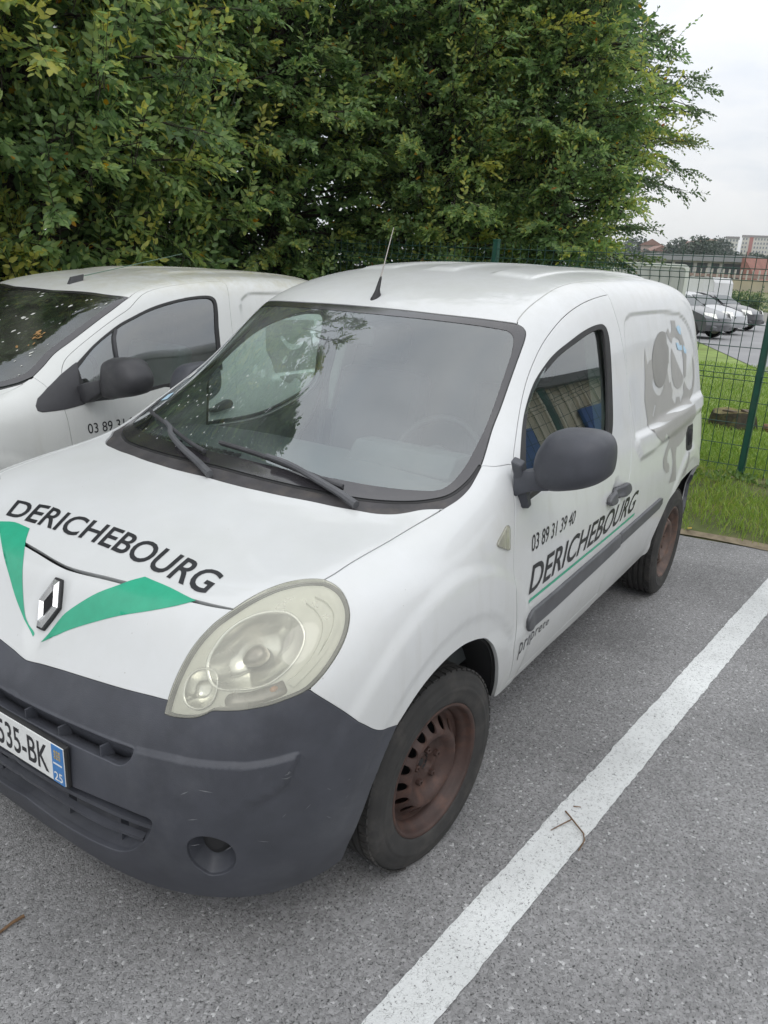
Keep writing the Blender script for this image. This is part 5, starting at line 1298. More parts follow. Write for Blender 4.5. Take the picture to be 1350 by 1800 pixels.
for k in range(60):
    u_ = r_s.uniform(9.15, 10.6); v_ = -r_s.uniform(.6, 4.3); q_ = r_s.uniform(.0015, .005); a = np.linspace(0, 2 * math.pi, 7)[:-1]
    q = np.stack([u_ + q_ * np.cos(a) * 4.5, v_ + q_ * 5 * np.sin(a) * r_s.uniform(.4, 1.1, 6)], 1)
    p, n = S1.full(q[:, 0], q[:, 1]); fl_.add([tuple(x) for x in p + n * .0008], [tuple(range(6))])
fl_.build('dropping_specks', mat('pale_specks', (.55, .57, .54), .8), screen)['kind'] = 'stuff'

# --- aerial
q = np.array([[12.308, 0.]]); p, n = S1.full(q[:, 0], q[:, 1]); p0 = p[0]
ant = MB()
ant.loft([[(p0[0] + a * .030 + .005, b * .013, p0[2] - .006 + a * -.012) for a, b in ring] for ring in
          [[(math.cos(t_), math.sin(t_)) for t_ in np.linspace(0, 2 * math.pi, 14)[:-1]]]], cap=False)
aer = empty('aerial'); aer.parent = van
tip = np.array([-.897, 0, 1.896]); ax = (tip - p0) / np.linalg.norm(tip - p0)
rings = []
for h_, ra_, rb_ in ((-.01, .030, .015), (.004, .029, .0145), (.012, .022, .012), (.03, .012, .009), (.075, .0055, .0055), (.085, .0035, .0035)):
    rings.append([tuple(p0 + ax * h_ + np.array([math.cos(t_) * ra_, math.sin(t_) * rb_, math.cos(t_) * ra_ * -.35])) for t_ in np.linspace(0, 2 * math.pi, 17)[:-1]])
MB().loft(rings).build('aerial_foot', M['rubber'], aer, smooth=True)
MB().tube([tuple(p0 + ax * .07), tuple(tip)], [.0028, .0018], 6).build('aerial_rod', M['screw'], aer)

# --- door mirrors
hous = np.array([(.894, 1.24), (.917, 1.285), (.943, 1.306), (.976, 1.3155), (1.029, 1.321), (1.07, 1.319), (1.097, 1.307), (1.113, 1.277), (1.117, 1.225), (1.108, 1.19), (1.078, 1.164), (1.027, 1.140), (.966, 1.124), (.925, 1.126), (.900, 1.14), (.888, 1.19)])
hous = cspline(hous, 3); hc = np.array([1.006, 1.222])
for mir, dr in ((1, sides[0][0]), (-1, sides[1][0])):
    mrr = MB(); rings = []
    for s_, xx in ((.30, -.318), (.55, -.323), (.78, -.338), (.92, -.362), (1.0, -.40), (1.005, -.425), (.99, -.462), (.93, -.47)):
        q = hc + (hous - hc) * s_; rings.append([(xx, y_ * mir, z_) for y_, z_ in q])
    mrr.loft(rings)
    mm = mrr.build('door_mirror', M['plastic'], dr, smooth=True, auto=1.2)
    if mir < 0:      # the passenger-side mirror is folded back against the door
        piv = Vector((-.40, -.875, 0)); mm.matrix_basis = Matrix.Translation(piv + Vector((-.20, -.08, -.035))) @ Matrix.Rotation(math.radians(-92), 4, 'Z') @ Matrix.Translation(-piv)
    q = hc + (hous - hc) * .88
    MB().loft([[(-.472, y_ * mir, z_) for y_, z_ in q], [(-.474, y_ * mir, z_) for y_, z_ in q]]).build('mirror_glass', M['chrome'], mm)
    if mir < 0:
        MB().box((-.50, -.87, 1.13), (.05, .06, .05)).build('mirror_arm', M['plastic'], dr, bevel=.01)
        continue
    arm = MB().loft([[(-.355, .835 * mir, 1.17), (-.43, .835 * mir, 1.16), (-.44, .835 * mir, 1.09), (-.365, .84 * mir, 1.085)],
                     [(-.345, .90 * mir, 1.185), (-.43, .90 * mir, 1.185), (-.435, .90 * mir, 1.125), (-.355, .90 * mir, 1.118)],
                     [(-.345, .96 * mir, 1.195), (-.43, .96 * mir, 1.195), (-.43, .96 * mir, 1.135), (-.35, .96 * mir, 1.132)]])
    arm.build('mirror_arm', M['plastic'], mm, smooth=True, bevel=.006)
    MB().loft([[(-.335, .832 * mir, 1.205), (-.375, .828 * mir, 1.215), (-.432, .85 * mir, 1.05), (-.395, .855 * mir, 1.045)],
               [(-.338, .868 * mir, 1.195), (-.378, .864 * mir, 1.205), (-.428, .882 * mir, 1.055), (-.395, .886 * mir, 1.05)]]).build('mirror_foot', M['plastic'], mm, bevel=.006)

# --- wheels
def make_wheel(rim_mat):
    w = empty('wheel')
    R0 = .3175
    prof = [(.200, -.085), (.215, -.092), (.255, -.0985), (.29, -.093), (.305, -.083), (.3145, -.070)]
    for y0 in (-.045, -.015, .015, .045):
        prof += [(.3165, y0 - .006), (.309, y0 - .0045), (.309, y0 + .0045), (.3165, y0 + .006)]
    prof += [(.3145, .070), (.310, .079), (.302, .0855), (.2955, .090), (.293, .0895), (.285, .0945), (.270, .0975), (.2655, .0972), (.264, .0985), (.255, .0985), (.253, .0972), (.238, .0965), (.225, .0935), (.218, .0905), (.213, .0875), (.2115, .083)]
    mb = MB().lathe(prof, 96)
    mb.v = [(x, y, max(z, -.3075)) for x, y, z in mb.v]
    mb.build('tyre', M['tyre'], w, smooth=True, auto=.9)
    # tread blocks: lateral sipes as thin raised bars on the shoulders
    sp = MB()
    for k in range(64):
        a = 2 * math.pi * k / 64
        for sg in (-1, 1):
            cx, cz = math.cos(a) * .3155, math.sin(a) * .3155
            if cz > -.30:
                Rm = Matrix.Rotation(-a, 3, 'Y')
                sp.box((cx, sg * .0665, cz), (.006, .026, .021), M=Rm)
    sp.build('shoulder_tread', M['tyre'], w)['kind'] = 'stuff'
    rim = MB().lathe([(.2115, .083), (.2125, .0875), (.209, .0895), (.2035, .088), (.1985, .080), (.1965, .070), (.190, .060), (.181, .053), (.1785, .035), (.1765, -.02), (.185, -.08), (.205, -.088)], 72)
    ro = rim.build('rim', rim_mat, w, smooth=True, auto=.8)
    # pressed disc with a ring of holes
    depth = lambda r: np.interp(r, [0, .034, .036, .042, .070, .085, .095, .110, .120, .157, .166, .1785], [.026, .026, .042, .0435, .0425, .050, .066, .078, .0755, .040, .034, .036])
    c_ = lambda r, n, cx=0, cz=0: np.array([(cx + r * math.cos(a), cz + r * math.sin(a)) for a in np.linspace(0, 2 * math.pi, n + 1)[:-1]])
    holes = [np.stack([.138 * math.cos(a) + .0175 * np.cos(t_) * math.cos(a) - .0155 * np.sin(t_) * math.sin(a), .138 * math.sin(a) + .0175 * np.cos(t_) * math.sin(a) + .0155 * np.sin(t_) * math.cos(a)], 1) for a in 2 * math.pi * np.arange(16) / 16 for t_ in [np.linspace(0, 2 * math.pi, 15)[:-1]]]
    pts = np.concatenate([c_(r, max(10, int(r * 420))) for r in (.012, .024, .034, .036, .042, .056, .070, .078, .085, .090, .095, .103, .112, .117, .122, .150, .155, .160, .168)])
    hd = np.min([np.hypot(*(pts - h.mean(0)).T) for h in holes], 0); pts = pts[hd > .0205]
    vo, fo = triangulate(c_(.1785, 72), holes, pts)
    r_ = np.hypot(vo[:, 0], vo[:, 1]); V = np.stack([vo[:, 0], depth(r_), vo[:, 1]], 1)
    a_, b_, cc = V[fo[:, 0]], V[fo[:, 1]], V[fo[:, 2]]
    fo = np.where((np.cross(b_ - a_, cc - a_)[:, 1] < 0)[:, None], fo[:, ::-1], fo)
    mesh_np('disc', V, fo, rim_mat, ro, True)
    bk = MB()
    for h in holes:      # turned-in edges of the holes
        h2 = h.mean(0) + (h - h.mean(0)) * .94; d0 = depth(np.hypot(*h.T))
        bk.loft([[(x, d, z) for (x, z), d in zip(h, d0)], [(x, d - .006, z) for (x, z), d in zip(h2, d0)]], cap=False)
    bk.build('hole_rims', rim_mat, ro, smooth=True)['kind'] = 'stuff'
    MB().lathe([(.0, -.03), (.15, -.03), (.150, -.05)], 24).build('brake_drum', M['black'], w)
    for k in range(5):
        a = 2 * math.pi * k / 5 + .3
        MB().lathe([(.0135, .030), (.0135, .040), (.0115, .042), (.0105, .056), (.008, .058), (.0055, .0575), (.005, .050), (0, .050)], 6, c=(.054 * math.cos(a), 0, .054 * math.sin(a))).build('wheel_bolt', rim_mat, w)
    MB().lathe([(.033, .010), (.033, .030), (.029, .032), (.027, .024), (.014, .022), (.012, .030), (0, .031)], 20).build('hub_cap', M['rubber'], w, smooth=True)
    return w
def clone(o, parent=None):
    c = o.copy(); COL.objects.link(c); c.parent = parent
    for ch in o.children: clone(ch, c)
    return c
WZ = .3075
wl = make_wheel(M['rust']); wl.parent = van; wl.location = (0, .76, WZ); wl.rotation_euler = (0, 0, -.095)
w2 = make_wheel(M['rust2']); w2.parent = van; w2.location = (-2.697, .765, WZ)
w3 = clone(wl, van); w3.location = (0, -.76, WZ); w3.rotation_euler = (0, 0, math.pi - .095)
w4 = clone(w2, van); w4.location = (-2.697, -.765, WZ); w4.rotation_euler = (0, 0, math.pi)
MB().box((-1.3, 0, .33), (3.6, 1.1, .14)).box((-1.345, 0, .42), (1.72, 1.5, .10)).box((.4, 0, .35), (.5, .9, .22)).build('underbody_light_block', M['black'], van)  # plain black boxes added under the floor to block light

# --- cabin
cab = empty('cabin'); cab.parent = van
dd = MB()
prof = [(-.02, 1.06), (-.25, 1.085), (-.44, 1.10), (-.52, 1.085), (-.56, 1.02), (-.55, .80), (-.42, .55), (-.02, .55)]
dd.loft([[(x, y * .76, z - .03 * abs(y) ** 3) for x, z in prof] for y in np.linspace(-1, 1, 9)]).build('dashboard', M['dash'], cab, smooth=True, auto=.6)
bin_ = MB().loft([[(x, y, z) for x, z in ((-.38, 1.09), (-.44, 1.155), (-.54, 1.15), (-.60, 1.10), (-.58, 1.02), (-.44, 1.0))] for y in np.linspace(.18, .60, 5)]).build('instrument_binnacle', M['dash'], cab, smooth=True, bevel=.01)
for y0 in (-.55, -.25):
    v_ = MB()
    for k in range(7): v_.box((-.17, y0 - .1 + k * .035, 1.083), (.02, .02, .008))
    v_.build('demister_vent', M['black'], cab)
sw = empty('steering_wheel'); sw.parent = cab; sw.location = (-.70, .37, 1.045); sw.rotation_euler = (0, math.radians(-28) , 0)
sw.rotation_euler = (0, math.radians(62), 0)
rng_ = MB(); tt = np.linspace(0, 2 * math.pi, 41)
rng_.tube([(.185 * math.cos(a), .185 * math.sin(a), 0) for a in tt], .015, 10, cap=False).build('rim', M['rubber'], sw, smooth=True)
MB().lathe([(0, .03), (.07, .025), (.08, 0), (.05, -.04), (0, -.04)], 20, axis='z').box((0, .11, 0), (.05, .14, .02)).box((0, -.11, 0), (.05, .14, .02)).box((.11, 0, 0), (.14, .05, .02)).build('hub', M['rubber'], sw, smooth=True)
for y0 in (.38, -.38):
    s_ = empty('seat'); s_.parent = cab
    MB().box((-1.12, y0, .62), (.5, .5, .16)).build('cushion', M['seat'], s_, bevel=.04)
    R_ = Matrix.Rotation(math.radians(-14), 3, 'Y')
    MB().box((-1.42, y0, .96), (.13, .50, .62), M=R_).build('backrest', M['seat'], s_, bevel=.045)
    MB().box((-1.475, y0, 1.39), (.09, .26, .20), M=R_).build('head_restraint', M['seat'], s_, bevel=.04)
_tb = S1.raw(np.full(16, 14.5), np.linspace(-9.5, 9.5, 16)) * [1, .93, 1] - [0, 0, .04]; MB().loft([[(-1.63, y_, z_) for x_, y_, z_ in _tb], [(-1.65, y_, z_) for x_, y_, z_ in _tb]]).build('bulkhead', M['liner'], cab)
MB().box((-.85, 0, .47), (1.5, 1.5, .03)).build('floor', M['black'], cab)
for sg in (1, -1):
    MB().loft([[(-1.50, .80 * sg, 1.0), (-1.60, .80 * sg, 1.0), (-1.60, .74 * sg, 1.0), (-1.50, .74 * sg, 1.0)], [(-1.50, .62 * sg, 1.66), (-1.60, .62 * sg, 1.66), (-1.60, .56 * sg, 1.66), (-1.50, .56 * sg, 1.66)]]).build('centre_pillar', M['door_card'], cab, bevel=.01)
    MB().tube([(-1.52, .735 * sg, 1.5), (-1.5, .77 * sg, 1.15), (-1.45, .78 * sg, .8)], .02, 6).build('seat_belt', M['rubber'], cab)
mi_ = MB().box((-.62, 0, 1.50), (.03, .24, .075)).build('inner_mirror', M['rubber'], cab, bevel=.01)
for sg in (1, -1):
    MB().box((-.93, .34 * sg, 1.60), (.20, .42, .02), M=Matrix.Rotation(math.radians(20), 3, 'Y')).build('sun_visor', M['liner'], cab, bevel=.008)

# --- emblem
q = U['logo'].mean(0) * [1, 0]; p, n = S1.full(np.array([q[0] + .02]), np.array([0.])); p, n = p[0], n[0]
up = np.cross(n, np.array([0, 1., 0])); up /= np.linalg.norm(up)
if up[2] < 0: up = -up
def dia(w, h, t_, d): return [tuple(p + np.array([0, 1, 0]) * a + up * b + n * d) for a, b in ((t_, h), (-t_, h), (-w, 0), (-t_, -h), (t_, -h), (w, 0))]
emb = MB().loft([dia(.046, .071, .014, -.006), dia(.046, .071, .014, .010)]).build('emblem', M['rubber'], van, bevel=.002)
MB().loft([dia(.041, .065, .011, .010), dia(.041, .065, .011, .013), dia(.030, .050, .006, .020), dia(.019, .034, .001, .013), dia(.019, .034, .001, .006)], cap=False).build('diamond_badge', M['chrome'], emb)
MB().loft([dia(.0195, .035, .001, .0100), dia(.0195, .035, .001, .0105)]).build('badge_centre', M['black'], emb)

# --- lettering and decals on the bonnet and the flank
P3 = lambda uv: S1.raw(np.asarray(uv, float)[:, 0], np.asarray(uv, float)[:, 1])
lp, asp = text_loops('DERICHEBOURG', .015, 1.0)
decal(S1, 'bonnet_lettering', lp, P3(U['ht_base']), P3(U['ht_cap']), M['vinyl'], hood, (0, 1), (7.0, 0.5), grid=(90, 5), off=.0012)
for k in ('vgreen_r', 'vgreen_l'):
    cr = {'vgreen_r': (0, 8, 10), 'vgreen_l': (0, 5, 7)}[k]; q = np.concatenate([U[k], U[k][:1]])
    o = decal_poly(S1, 'green_chevron', [chain(spline(q[cr[0]:cr[1] + 1], 3), spline(q[cr[1]:cr[2] + 1], 3), spline(q[cr[2]:], 3))], M['green'], nose, off=.0012, n=22)
lt = U['text_side']; P = P3(lt)
decal(S1, 'door_lettering', lp, [P[0], P[3]], [P[1], P[2]], M['vinyl'], door, (0, 2), (12, 9.3), grid=(80, 5))
P = P3(U['phone']); lp2, _ = text_loops('03 89 31 39 40', .004, 1.0)
decal(S1, 'telephone_number', lp2, [P[0], P[3]], [P[1], P[2]], M['vinyl'], door, (0, 2), (11, 8.6), grid=(50, 3))
P = P3(U['proprete']) - np.array([0, 0, .034]); lp3, _ = text_loops('proprete', 0.0, 1.15)
decal(S1, 'small_lettering', lp3, [P[0], P[3]], [P[1], P[2]], M['vinyl'], door, (0, 2), (10.6, 10.2), grid=(30, 3))
P = P3(U['line_side'])
decal(S1, 'green_underline', [np.array([[0, 0], [1, 0], [1, 1], [0, 1.]])], [P[0], P[2]], [P[3], P[1]], M['green'], door, (0, 2), (12, 9.6), grid=(60, 2))
bl = {k[5:]: U[k] for k in U if k.startswith('bull_')}
decal_poly(S1, 'grey_animal_decal', [bl['body'], cspline(bl['eye'], 3), bl['nostril']], M['greyvinyl'], quarter, off=.0014, n=40)
decal_poly(S1, 'grey_animal_head', [cspline(bl['head'], 2)], mat('grey_vinyl_dark', (.255, .25, .235), .45, var=.1, vscale=5), quarter, off=.0022, n=14)
for k in ('gear', 'disc', 'leg2'):
    decal_poly(S1, 'grey_' + {'gear': 'gear', 'disc': 'disc', 'leg2': 'leg'}[k] + '_decal', [bl[k]], M['greyvinyl'], quarter, off=.0014, n=10)
for k in ('ink1', 'ink2', 'ink3'):
    decal_poly(S1, 'pale_blue_scrawl', [bl[k]], M['blueink'], quarter, off=.0026, n=5)

# ------------------------------------------------------------------ the second van, one bay further
V2 = {k: np.array(v, float) for k, v in UV2.items()}
S2 = Surf(np.array(NET2)); S2.off = Vector((0, 0, 0))
VAN2 = (0, -2.5, 0)
_rc2 = S2.raw(V2['recess'][:, 0], V2['recess'][:, 1])[:, [0, 2]]
_sw2 = S2.raw(V2['swage'][:, 0], V2['swage'][:, 1])[:, [0, 2]]
PRESS2 = np.concatenate([spline(_rc2, 4), [[-2.75, 1.545], [-2.86, 1.47], [-2.89, 1.25], [-2.86, 1.06], [-2.80, 1.02]], spline(_sw2, 4)[::-1], [[-1.885, 1.2]]])
def press2(p):
    x, y, z = p[..., 0].ravel(), np.abs(p[..., 1]).ravel(), p[..., 2].ravel()
    d = np.zeros(len(x)); w = (y > .55) & (x < -1.8) & (z > .9)
    if w.any(): d[w] -= .011 * sstep(sdist(np.stack([x[w], z[w]], 1), PRESS2), -.008, .010)
    for cx in (-.10, -2.61):
        r = np.hypot(x - cx, z - .34); g = (y > .6) & (r < .56) & (z < .95); d[g] += .012 * (1 - sstep(r[g], .42, .50))
    w = (z > 1.5) & (x < -1.4) & (y < .5)
    if w.any(): d[w] += .010 * (1 - sstep(abs(y[w] - .25), .10, .16)) * sstep(-x[w], 1.5, 1.7)
    return d.reshape(p.shape[:-1])
S2.disp = press2
van2 = empty('parked_van'); van2.location = VAN2
tag(van2, 'grimy white van with lichen on its roof, parked beside the lettered van under the trees', 'van')
ws_t2 = from0(spline(V2['ws_top'], 5)); ws_s2 = spline(V2['ws_side'], 5)
ws_b2 = spline(np.concatenate([V2['ws_bot'], [[9.20, 3.8], [9.08, 2.6], [9.02, 1.3], [9.0, 0]]]), 4)
seam2 = spline(V2['seam'], 3)
dfl = np.concatenate([[[10.02, 11.0], [9.98, 10.4], [9.96, 9.8]], V2['door_front_low']]); dfl = spline(dfl, 4)
df2 = spline(V2['door_front'], 4)
dr2 = spline(np.concatenate([V2['door_rear'], [[13.85, 10.0], [13.86, 10.9]]]), 4)
ax1, ax2 = -.10, -2.61
def arc2(cx, a0, a1, n, guess, r=.36, zc=.35):
    a = np.linspace(a0, a1, n); t = np.stack([cx + r * np.cos(a), 0 * a, zc + r * np.sin(a) * 1.03], 1)
    return S2.solve(t, (0, 2), np.asarray(guess(a)))
g1 = lambda a: np.stack([np.interp(a, [0, math.pi / 2, math.pi], [2.0, 6.0, 9.6]), np.interp(a, [0, math.pi / 2, math.pi], [8.6, 10.3, 11.0])], 1)
arch2 = arc2(ax1, .05, math.pi - .02, 40, g1)
g2 = lambda a: np.stack([np.interp(a, [0, math.pi], [15.1, 16.3]), np.interp(a, [0, math.pi / 2, math.pi], [10.9, 9.6, 10.9])], 1)
rarch2 = arc2(ax2, math.pi - .02, .02, 36, lambda a: np.stack([np.interp(a, [0, math.pi], [16.3, 15.0]), np.interp(a, [0, math.pi / 2, math.pi], [10.9, 9.6, 10.9])], 1))
tri = V2['tri']
hr2 = spline(np.array([[9.0, 0], [8.98, 1.3], [9.0, 2.6], [9.08, 3.8], [9.22, 4.5], [9.42, 4.95], [9.6, 5.25], [9.795, 5.331]]), 4) - np.array([.06, 0])
hf2 = spline(np.array([[5.9, 0], [5.95, 1.5], [5.95, 3.0], [6.3, 4.0], [6.7, 4.9]]), 4)
he2 = spline(np.array([[6.7, 4.9], [7.5, 5.1], [8.5, 5.2], [9.735, 5.331]]), 4)
W2 = dict(mt=M['paint2'])
p2 = lambda name, out, mt, **k: panel(S2, name, out, mt, van2, **k)
p2('bonnet', sym(chain(hf2, he2, hr2[::-1])), M['paint2'], flange=.015, step=.05)
p2('nose_panel', sym(chain(hf2, [[5.2, 5.3], [4.2, 5.4]], [[4.0, 4], [3.95, 2], [3.95, 0]])), M['paint2'], flange=.015, step=.05)
bb = chain([[3.95, 0], [3.95, 2], [4.0, 4], [4.2, 5.4], [3.5, 7.0], [3.2, 8.4]], [arch2[3], arch2[0]], [[.9, 8.0], [.05, 7.6], [.05, 4], [.05, 0]])
p2('front_bumper', sym(bb), M['plastic'], flange=.02, step=.05)
ditch2 = spline(np.array([[12.12, 4.74], [12.6, 4.25], [13.2, 4.1], [14, 4.05], [15, 4.05], [16, 4.05], [17.0, 4.05], [17.4, 4.05]]), 4)
wing2 = chain(hf2[-1:], [[5.2, 5.3], [4.2, 5.4], [3.5, 7.0], [3.2, 8.4]], arch2[3:], [[9.75, 11.05]], dfl[:-1], [tri[3]], [tri[2]], seam2[::-1], he2[::-1])
wo2 = np.concatenate([V2['win_out'][:1], spline(V2['win_out'][2:13], 4), V2['win_out'][13:]])
wi2 = np.concatenate([V2['win_in'][:1], spline(V2['win_in'][2:13], 4), V2['win_in'][13:]])
door2 = chain(dfl, df2, dr2, [[13, 10.95], [11.5, 10.98], [10.4, 11.0]])
kd2 = np.argmin(abs(ditch2[:, 0] - 13.95))
pil2 = chain(ws_s2[::-1], ditch2[1:kd2 + 1], df2[::-1], [tri[2]], seam2[::-1])
qua2 = chain(ditch2[kd2:], [[17.4, 6], [17.4, 8], [17.4, 10], [17.4, 11], [16.6, 11.05]], rarch2[::-1], [[14.6, 11.05], [13.86, 11.05]], dr2[::-1])
sides2 = []
for mir in (False, True):
    p2('front_wing', wing2, M['paint2'], flange=.02, step=.035, mirror=mir)
    d2 = p2('front_door', door2, M['paint2'], holes=[wo2], gap=.003, flange=.02, step=.035, mirror=mir, hole_gap=-.002)
    p2('windscreen_pillar', pil2, M['paint2'], gap=.0018, flange=.02, step=.03, mirror=mir)
    q2 = p2('rear_quarter_panel', qua2, M['paint2'], gap=.002, flange=.02, step=.025, mirror=mir)
    panel(S2, 'window_seal', wo2, M['rubber'], d2, holes=[wi2], gap=.001, off=0, flange=.012, roll=.003, step=.04, mirror=mir, hole_gap=0)
    panel(S2, 'side_window', wi2, M['tealglass'], d2, gap=-.004, off=-.008, flange=0, step=.06, mirror=mir)
    panel(S2, 'door_lining', door2, M['black'], d2, holes=[wo2], gap=.01, off=-.03, flange=0, step=.08, mirror=mir, hole_gap=.004)
    panel(S2, 'quarter_lining', qua2, M['black'], van2, gap=.006, off=-.03, flange=0, step=.1, mirror=mir)
    panel(S2, 'pillar_lining', pil2, M['black'], van2, gap=.004, off=-.024, flange=0, step=.06, mirror=mir)
    panel(S2, 'wing_lining', wing2, M['black'], van2, gap=-.004, off=-.022, flange=0, step=.08, mirror=mir)
    tr_ = panel(S2, 'mirror_sail', V2['tri'], M['trim'], d2, gap=0, off=.004, flange=.008, roll=.004, step=.03, mirror=mir)
    ribbon(S2, 'window_bar', [V2['bar'][0] + [0, .06], V2['bar'].mean(0), V2['bar'][1] + [0, .9]], .022, M['trim'], d2, off=-.003, height=.006, mirror=mir)
    hd_ = panel(S2, 'door_handle', cspline(V2['handle'], 3), M['rubber'], d2, gap=0, off=.034, flange=.03, roll=.008, step=.02, L=.008, mirror=mir)
    sg = -1 if mir else 1
    hs = np.array([(.920, 1.193), (.949, 1.229), (1.0, 1.248), (1.082, 1.254), (1.13, 1.243), (1.167, 1.205), (1.192, 1.160), (1.176, 1.105), (1.134, 1.076), (1.018, 1.047), (.933, 1.035), (.910, 1.077)])
    hs = cspline(hs, 3); hc2 = hs.mean(0); rings = []
    for s_, xx in ((.45, -.652), (.72, -.662), (.90, -.682), (1.0, -.72), (1.0, -.76), (.95, -.80), (.9, -.81)):
        q = hc2 + (hs - hc2) * s_; rings.append([(xx, a * sg, b) for a, b in q])
    mm2 = MB().loft(rings).build('door_mirror', M['trim'], d2, smooth=True, auto=1.2)
    MB().loft([[(-.63, .80 * sg, 1.09), (-.72, .80 * sg, 1.09), (-.72, .81 * sg, 1.0), (-.64, .81 * sg, 1.0)],
               [(-.63, .87 * sg, 1.115), (-.72, .87 * sg, 1.115), (-.72, .88 * sg, 1.03), (-.64, .88 * sg, 1.02)],
               [(-.66, .94 * sg, 1.135), (-.74, .94 * sg, 1.135), (-.74, .94 * sg, 1.07), (-.67, .94 * sg, 1.07)]]).build('mirror_arm', M['trim'], mm2, smooth=True, bevel=.008)
    for arc in (arch2, rarch2):
        p, n = S2.full(arc[:, 0], arc[:, 1]); r0 = p.copy(); r1 = p.copy(); r1[:, 1] = .5; m_ = len(p)
        Vv = np.concatenate([r0, r1]); Ff = [(i, i + 1, m_ + i + 1, m_ + i) for i in range(m_ - 1)] + [tuple(range(m_, 2 * m_))]
        if mir: Vv = Vv * [1, -1, 1]
        mesh_np('arch_liner', Vv, Ff, M['black'], van2)
    sides2.append((d2, q2))
d2, q2 = sides2[0]
hl2 = chain(hf2[-6:], [[5.2, 5.3], [4.2, 5.4], [4.05, 4.4], [4.6, 4.0]])
for mir in (False, True): panel(S2, 'headlamp', hl2, M['lens'], van2, gap=.004, off=.006, flange=.01, step=.04, mirror=mir)
rf2 = sym(chain(ws_t2, ditch2, [[17.4, 2], [17.4, 0]]))
roof2 = p2('roof', rf2, M['paint2'], gap=.003, flange=.012, step=.04)
p2('roof_lining', rf2, M['black'], gap=.02, off=-.03, flange=0, step=.1)
t = np.linspace(0, 11.05, 22); tp = S2.raw(np.full(22, 17.4), t)
ring = [tuple(x) for x in tp] + [(x, -y, z) for x, y, z in tp[::-1][:-1]]
ring2 = [(x - .05, y * .97, .36 + (z - .36) * .985) for x, y, z in ring]
MB().loft([ring, ring2], closed=False, cap=False).add(ring2, [tuple(range(len(ring2)))]).build('rear_doors', M['paint2'], van2, smooth=True)
MB().box((-3.12, 0, .42), (.12, 1.45, .2)).build('rear_bumper', M['plastic'], van2, bevel=.03)
wso2 = sym(chain(ws_t2, ws_s2, ws_b2))
sc2 = p2('windscreen', wso2, M['dirtyglass'], gap=.003, off=-.002, flange=0, step=.05)
inr = inset(S2, resample(S2, wso2, .03), .035)
panel(S2, 'black_border', wso2, M['frit'], sc2, holes=[inr], gap=.003, off=-.0008, flange=0, step=.04, hole_gap=0)
p2('scuttle_panel', sym(chain(ws_b2[::-1], [[9.76, 5.3]], hr2[::-1])), M['cowl'], gap=-.001, off=-.008, flange=0, step=.05)
# grime, lichen flakes and droppings on the screen
fl_ = MB()
for k in range(46):
    u_ = rng.uniform(9.6, 11.8); v_ = rng.uniform(.3, 4.6); r_ = rng.uniform(.004, .013); st_ = rng.uniform(.3, 1.2)
    a = np.linspace(0, 2 * math.pi, 8)[:-1]
    q = np.stack([u_ + (r_ * np.cos(a) * 3.2 + r_ * np.sin(a) * st_) * rng.uniform(.6, 1.3, 7), v_ + r_ * 5 * np.sin(a) * rng.uniform(.4, 1.1, 7)], 1)
    p, n = S2.full(q[:, 0], q[:, 1]); p = p + n * .0006
    fl_.add([tuple(x) for x in p], [tuple(range(7))])
o = fl_.build('dropping_specks', mat('dried_droppings', (.55, .56, .52), .8, var=.3, vscale=80), sc2); o['kind'] = 'stuff'
lo_ = MB()
for k in range(16):
    u_ = 10.72 + rng.normal(0, .10); v_ = 3.35 + rng.normal(0, .18); r_ = rng.uniform(.006, .014); a = np.linspace(0, 2 * math.pi, 7)[:-1]
    q = np.stack([u_ + r_ * np.cos(a) * 3, v_ + r_ * 6 * np.sin(a) * rng.uniform(.3, 1, 6)], 1)
    p, n = S2.full(q[:, 0], q[:, 1]); p = p + n * .004 + rng.normal(0, .002, p.shape)
    lo_.add([tuple(x) for x in p], [tuple(range(6))])
o = lo_.build('dead_leaf_scraps', mat('dead_leaf', (.30, .17, .06), .8, var=.4, vscale=60), sc2); o['kind'] = 'stuff'
# aerial, laid back
p, n = S2.full(np.array([12.249]), np.array([.9])); p = p[0]
ar2 = empty('aerial'); ar2.parent = van2
MB().loft([[(p[0] + .03, p[1] - .012, p[2] - .008), (p[0] + .03, p[1] + .012, p[2] - .008), (p[0] - .06, p[1] + .012, p[2] - .006), (p[0] - .06, p[1] - .012, p[2] - .006)],
           [(p[0] + .01, p[1] - .008, p[2] + .032), (p[0] + .01, p[1] + .008, p[2] + .032), (p[0] - .075, p[1] + .006, p[2] + .05), (p[0] - .075, p[1] - .006, p[2] + .05)]]).build('aerial_foot', M['trim'], ar2)
MB().tube([(p[0] - .05, p[1], p[2] + .035), (-1.97, p[1] - .05, 1.764)], [.003, .0016], 6).build('aerial_rod', mat('greenish_rod', (.10, .17, .13), .5), ar2)
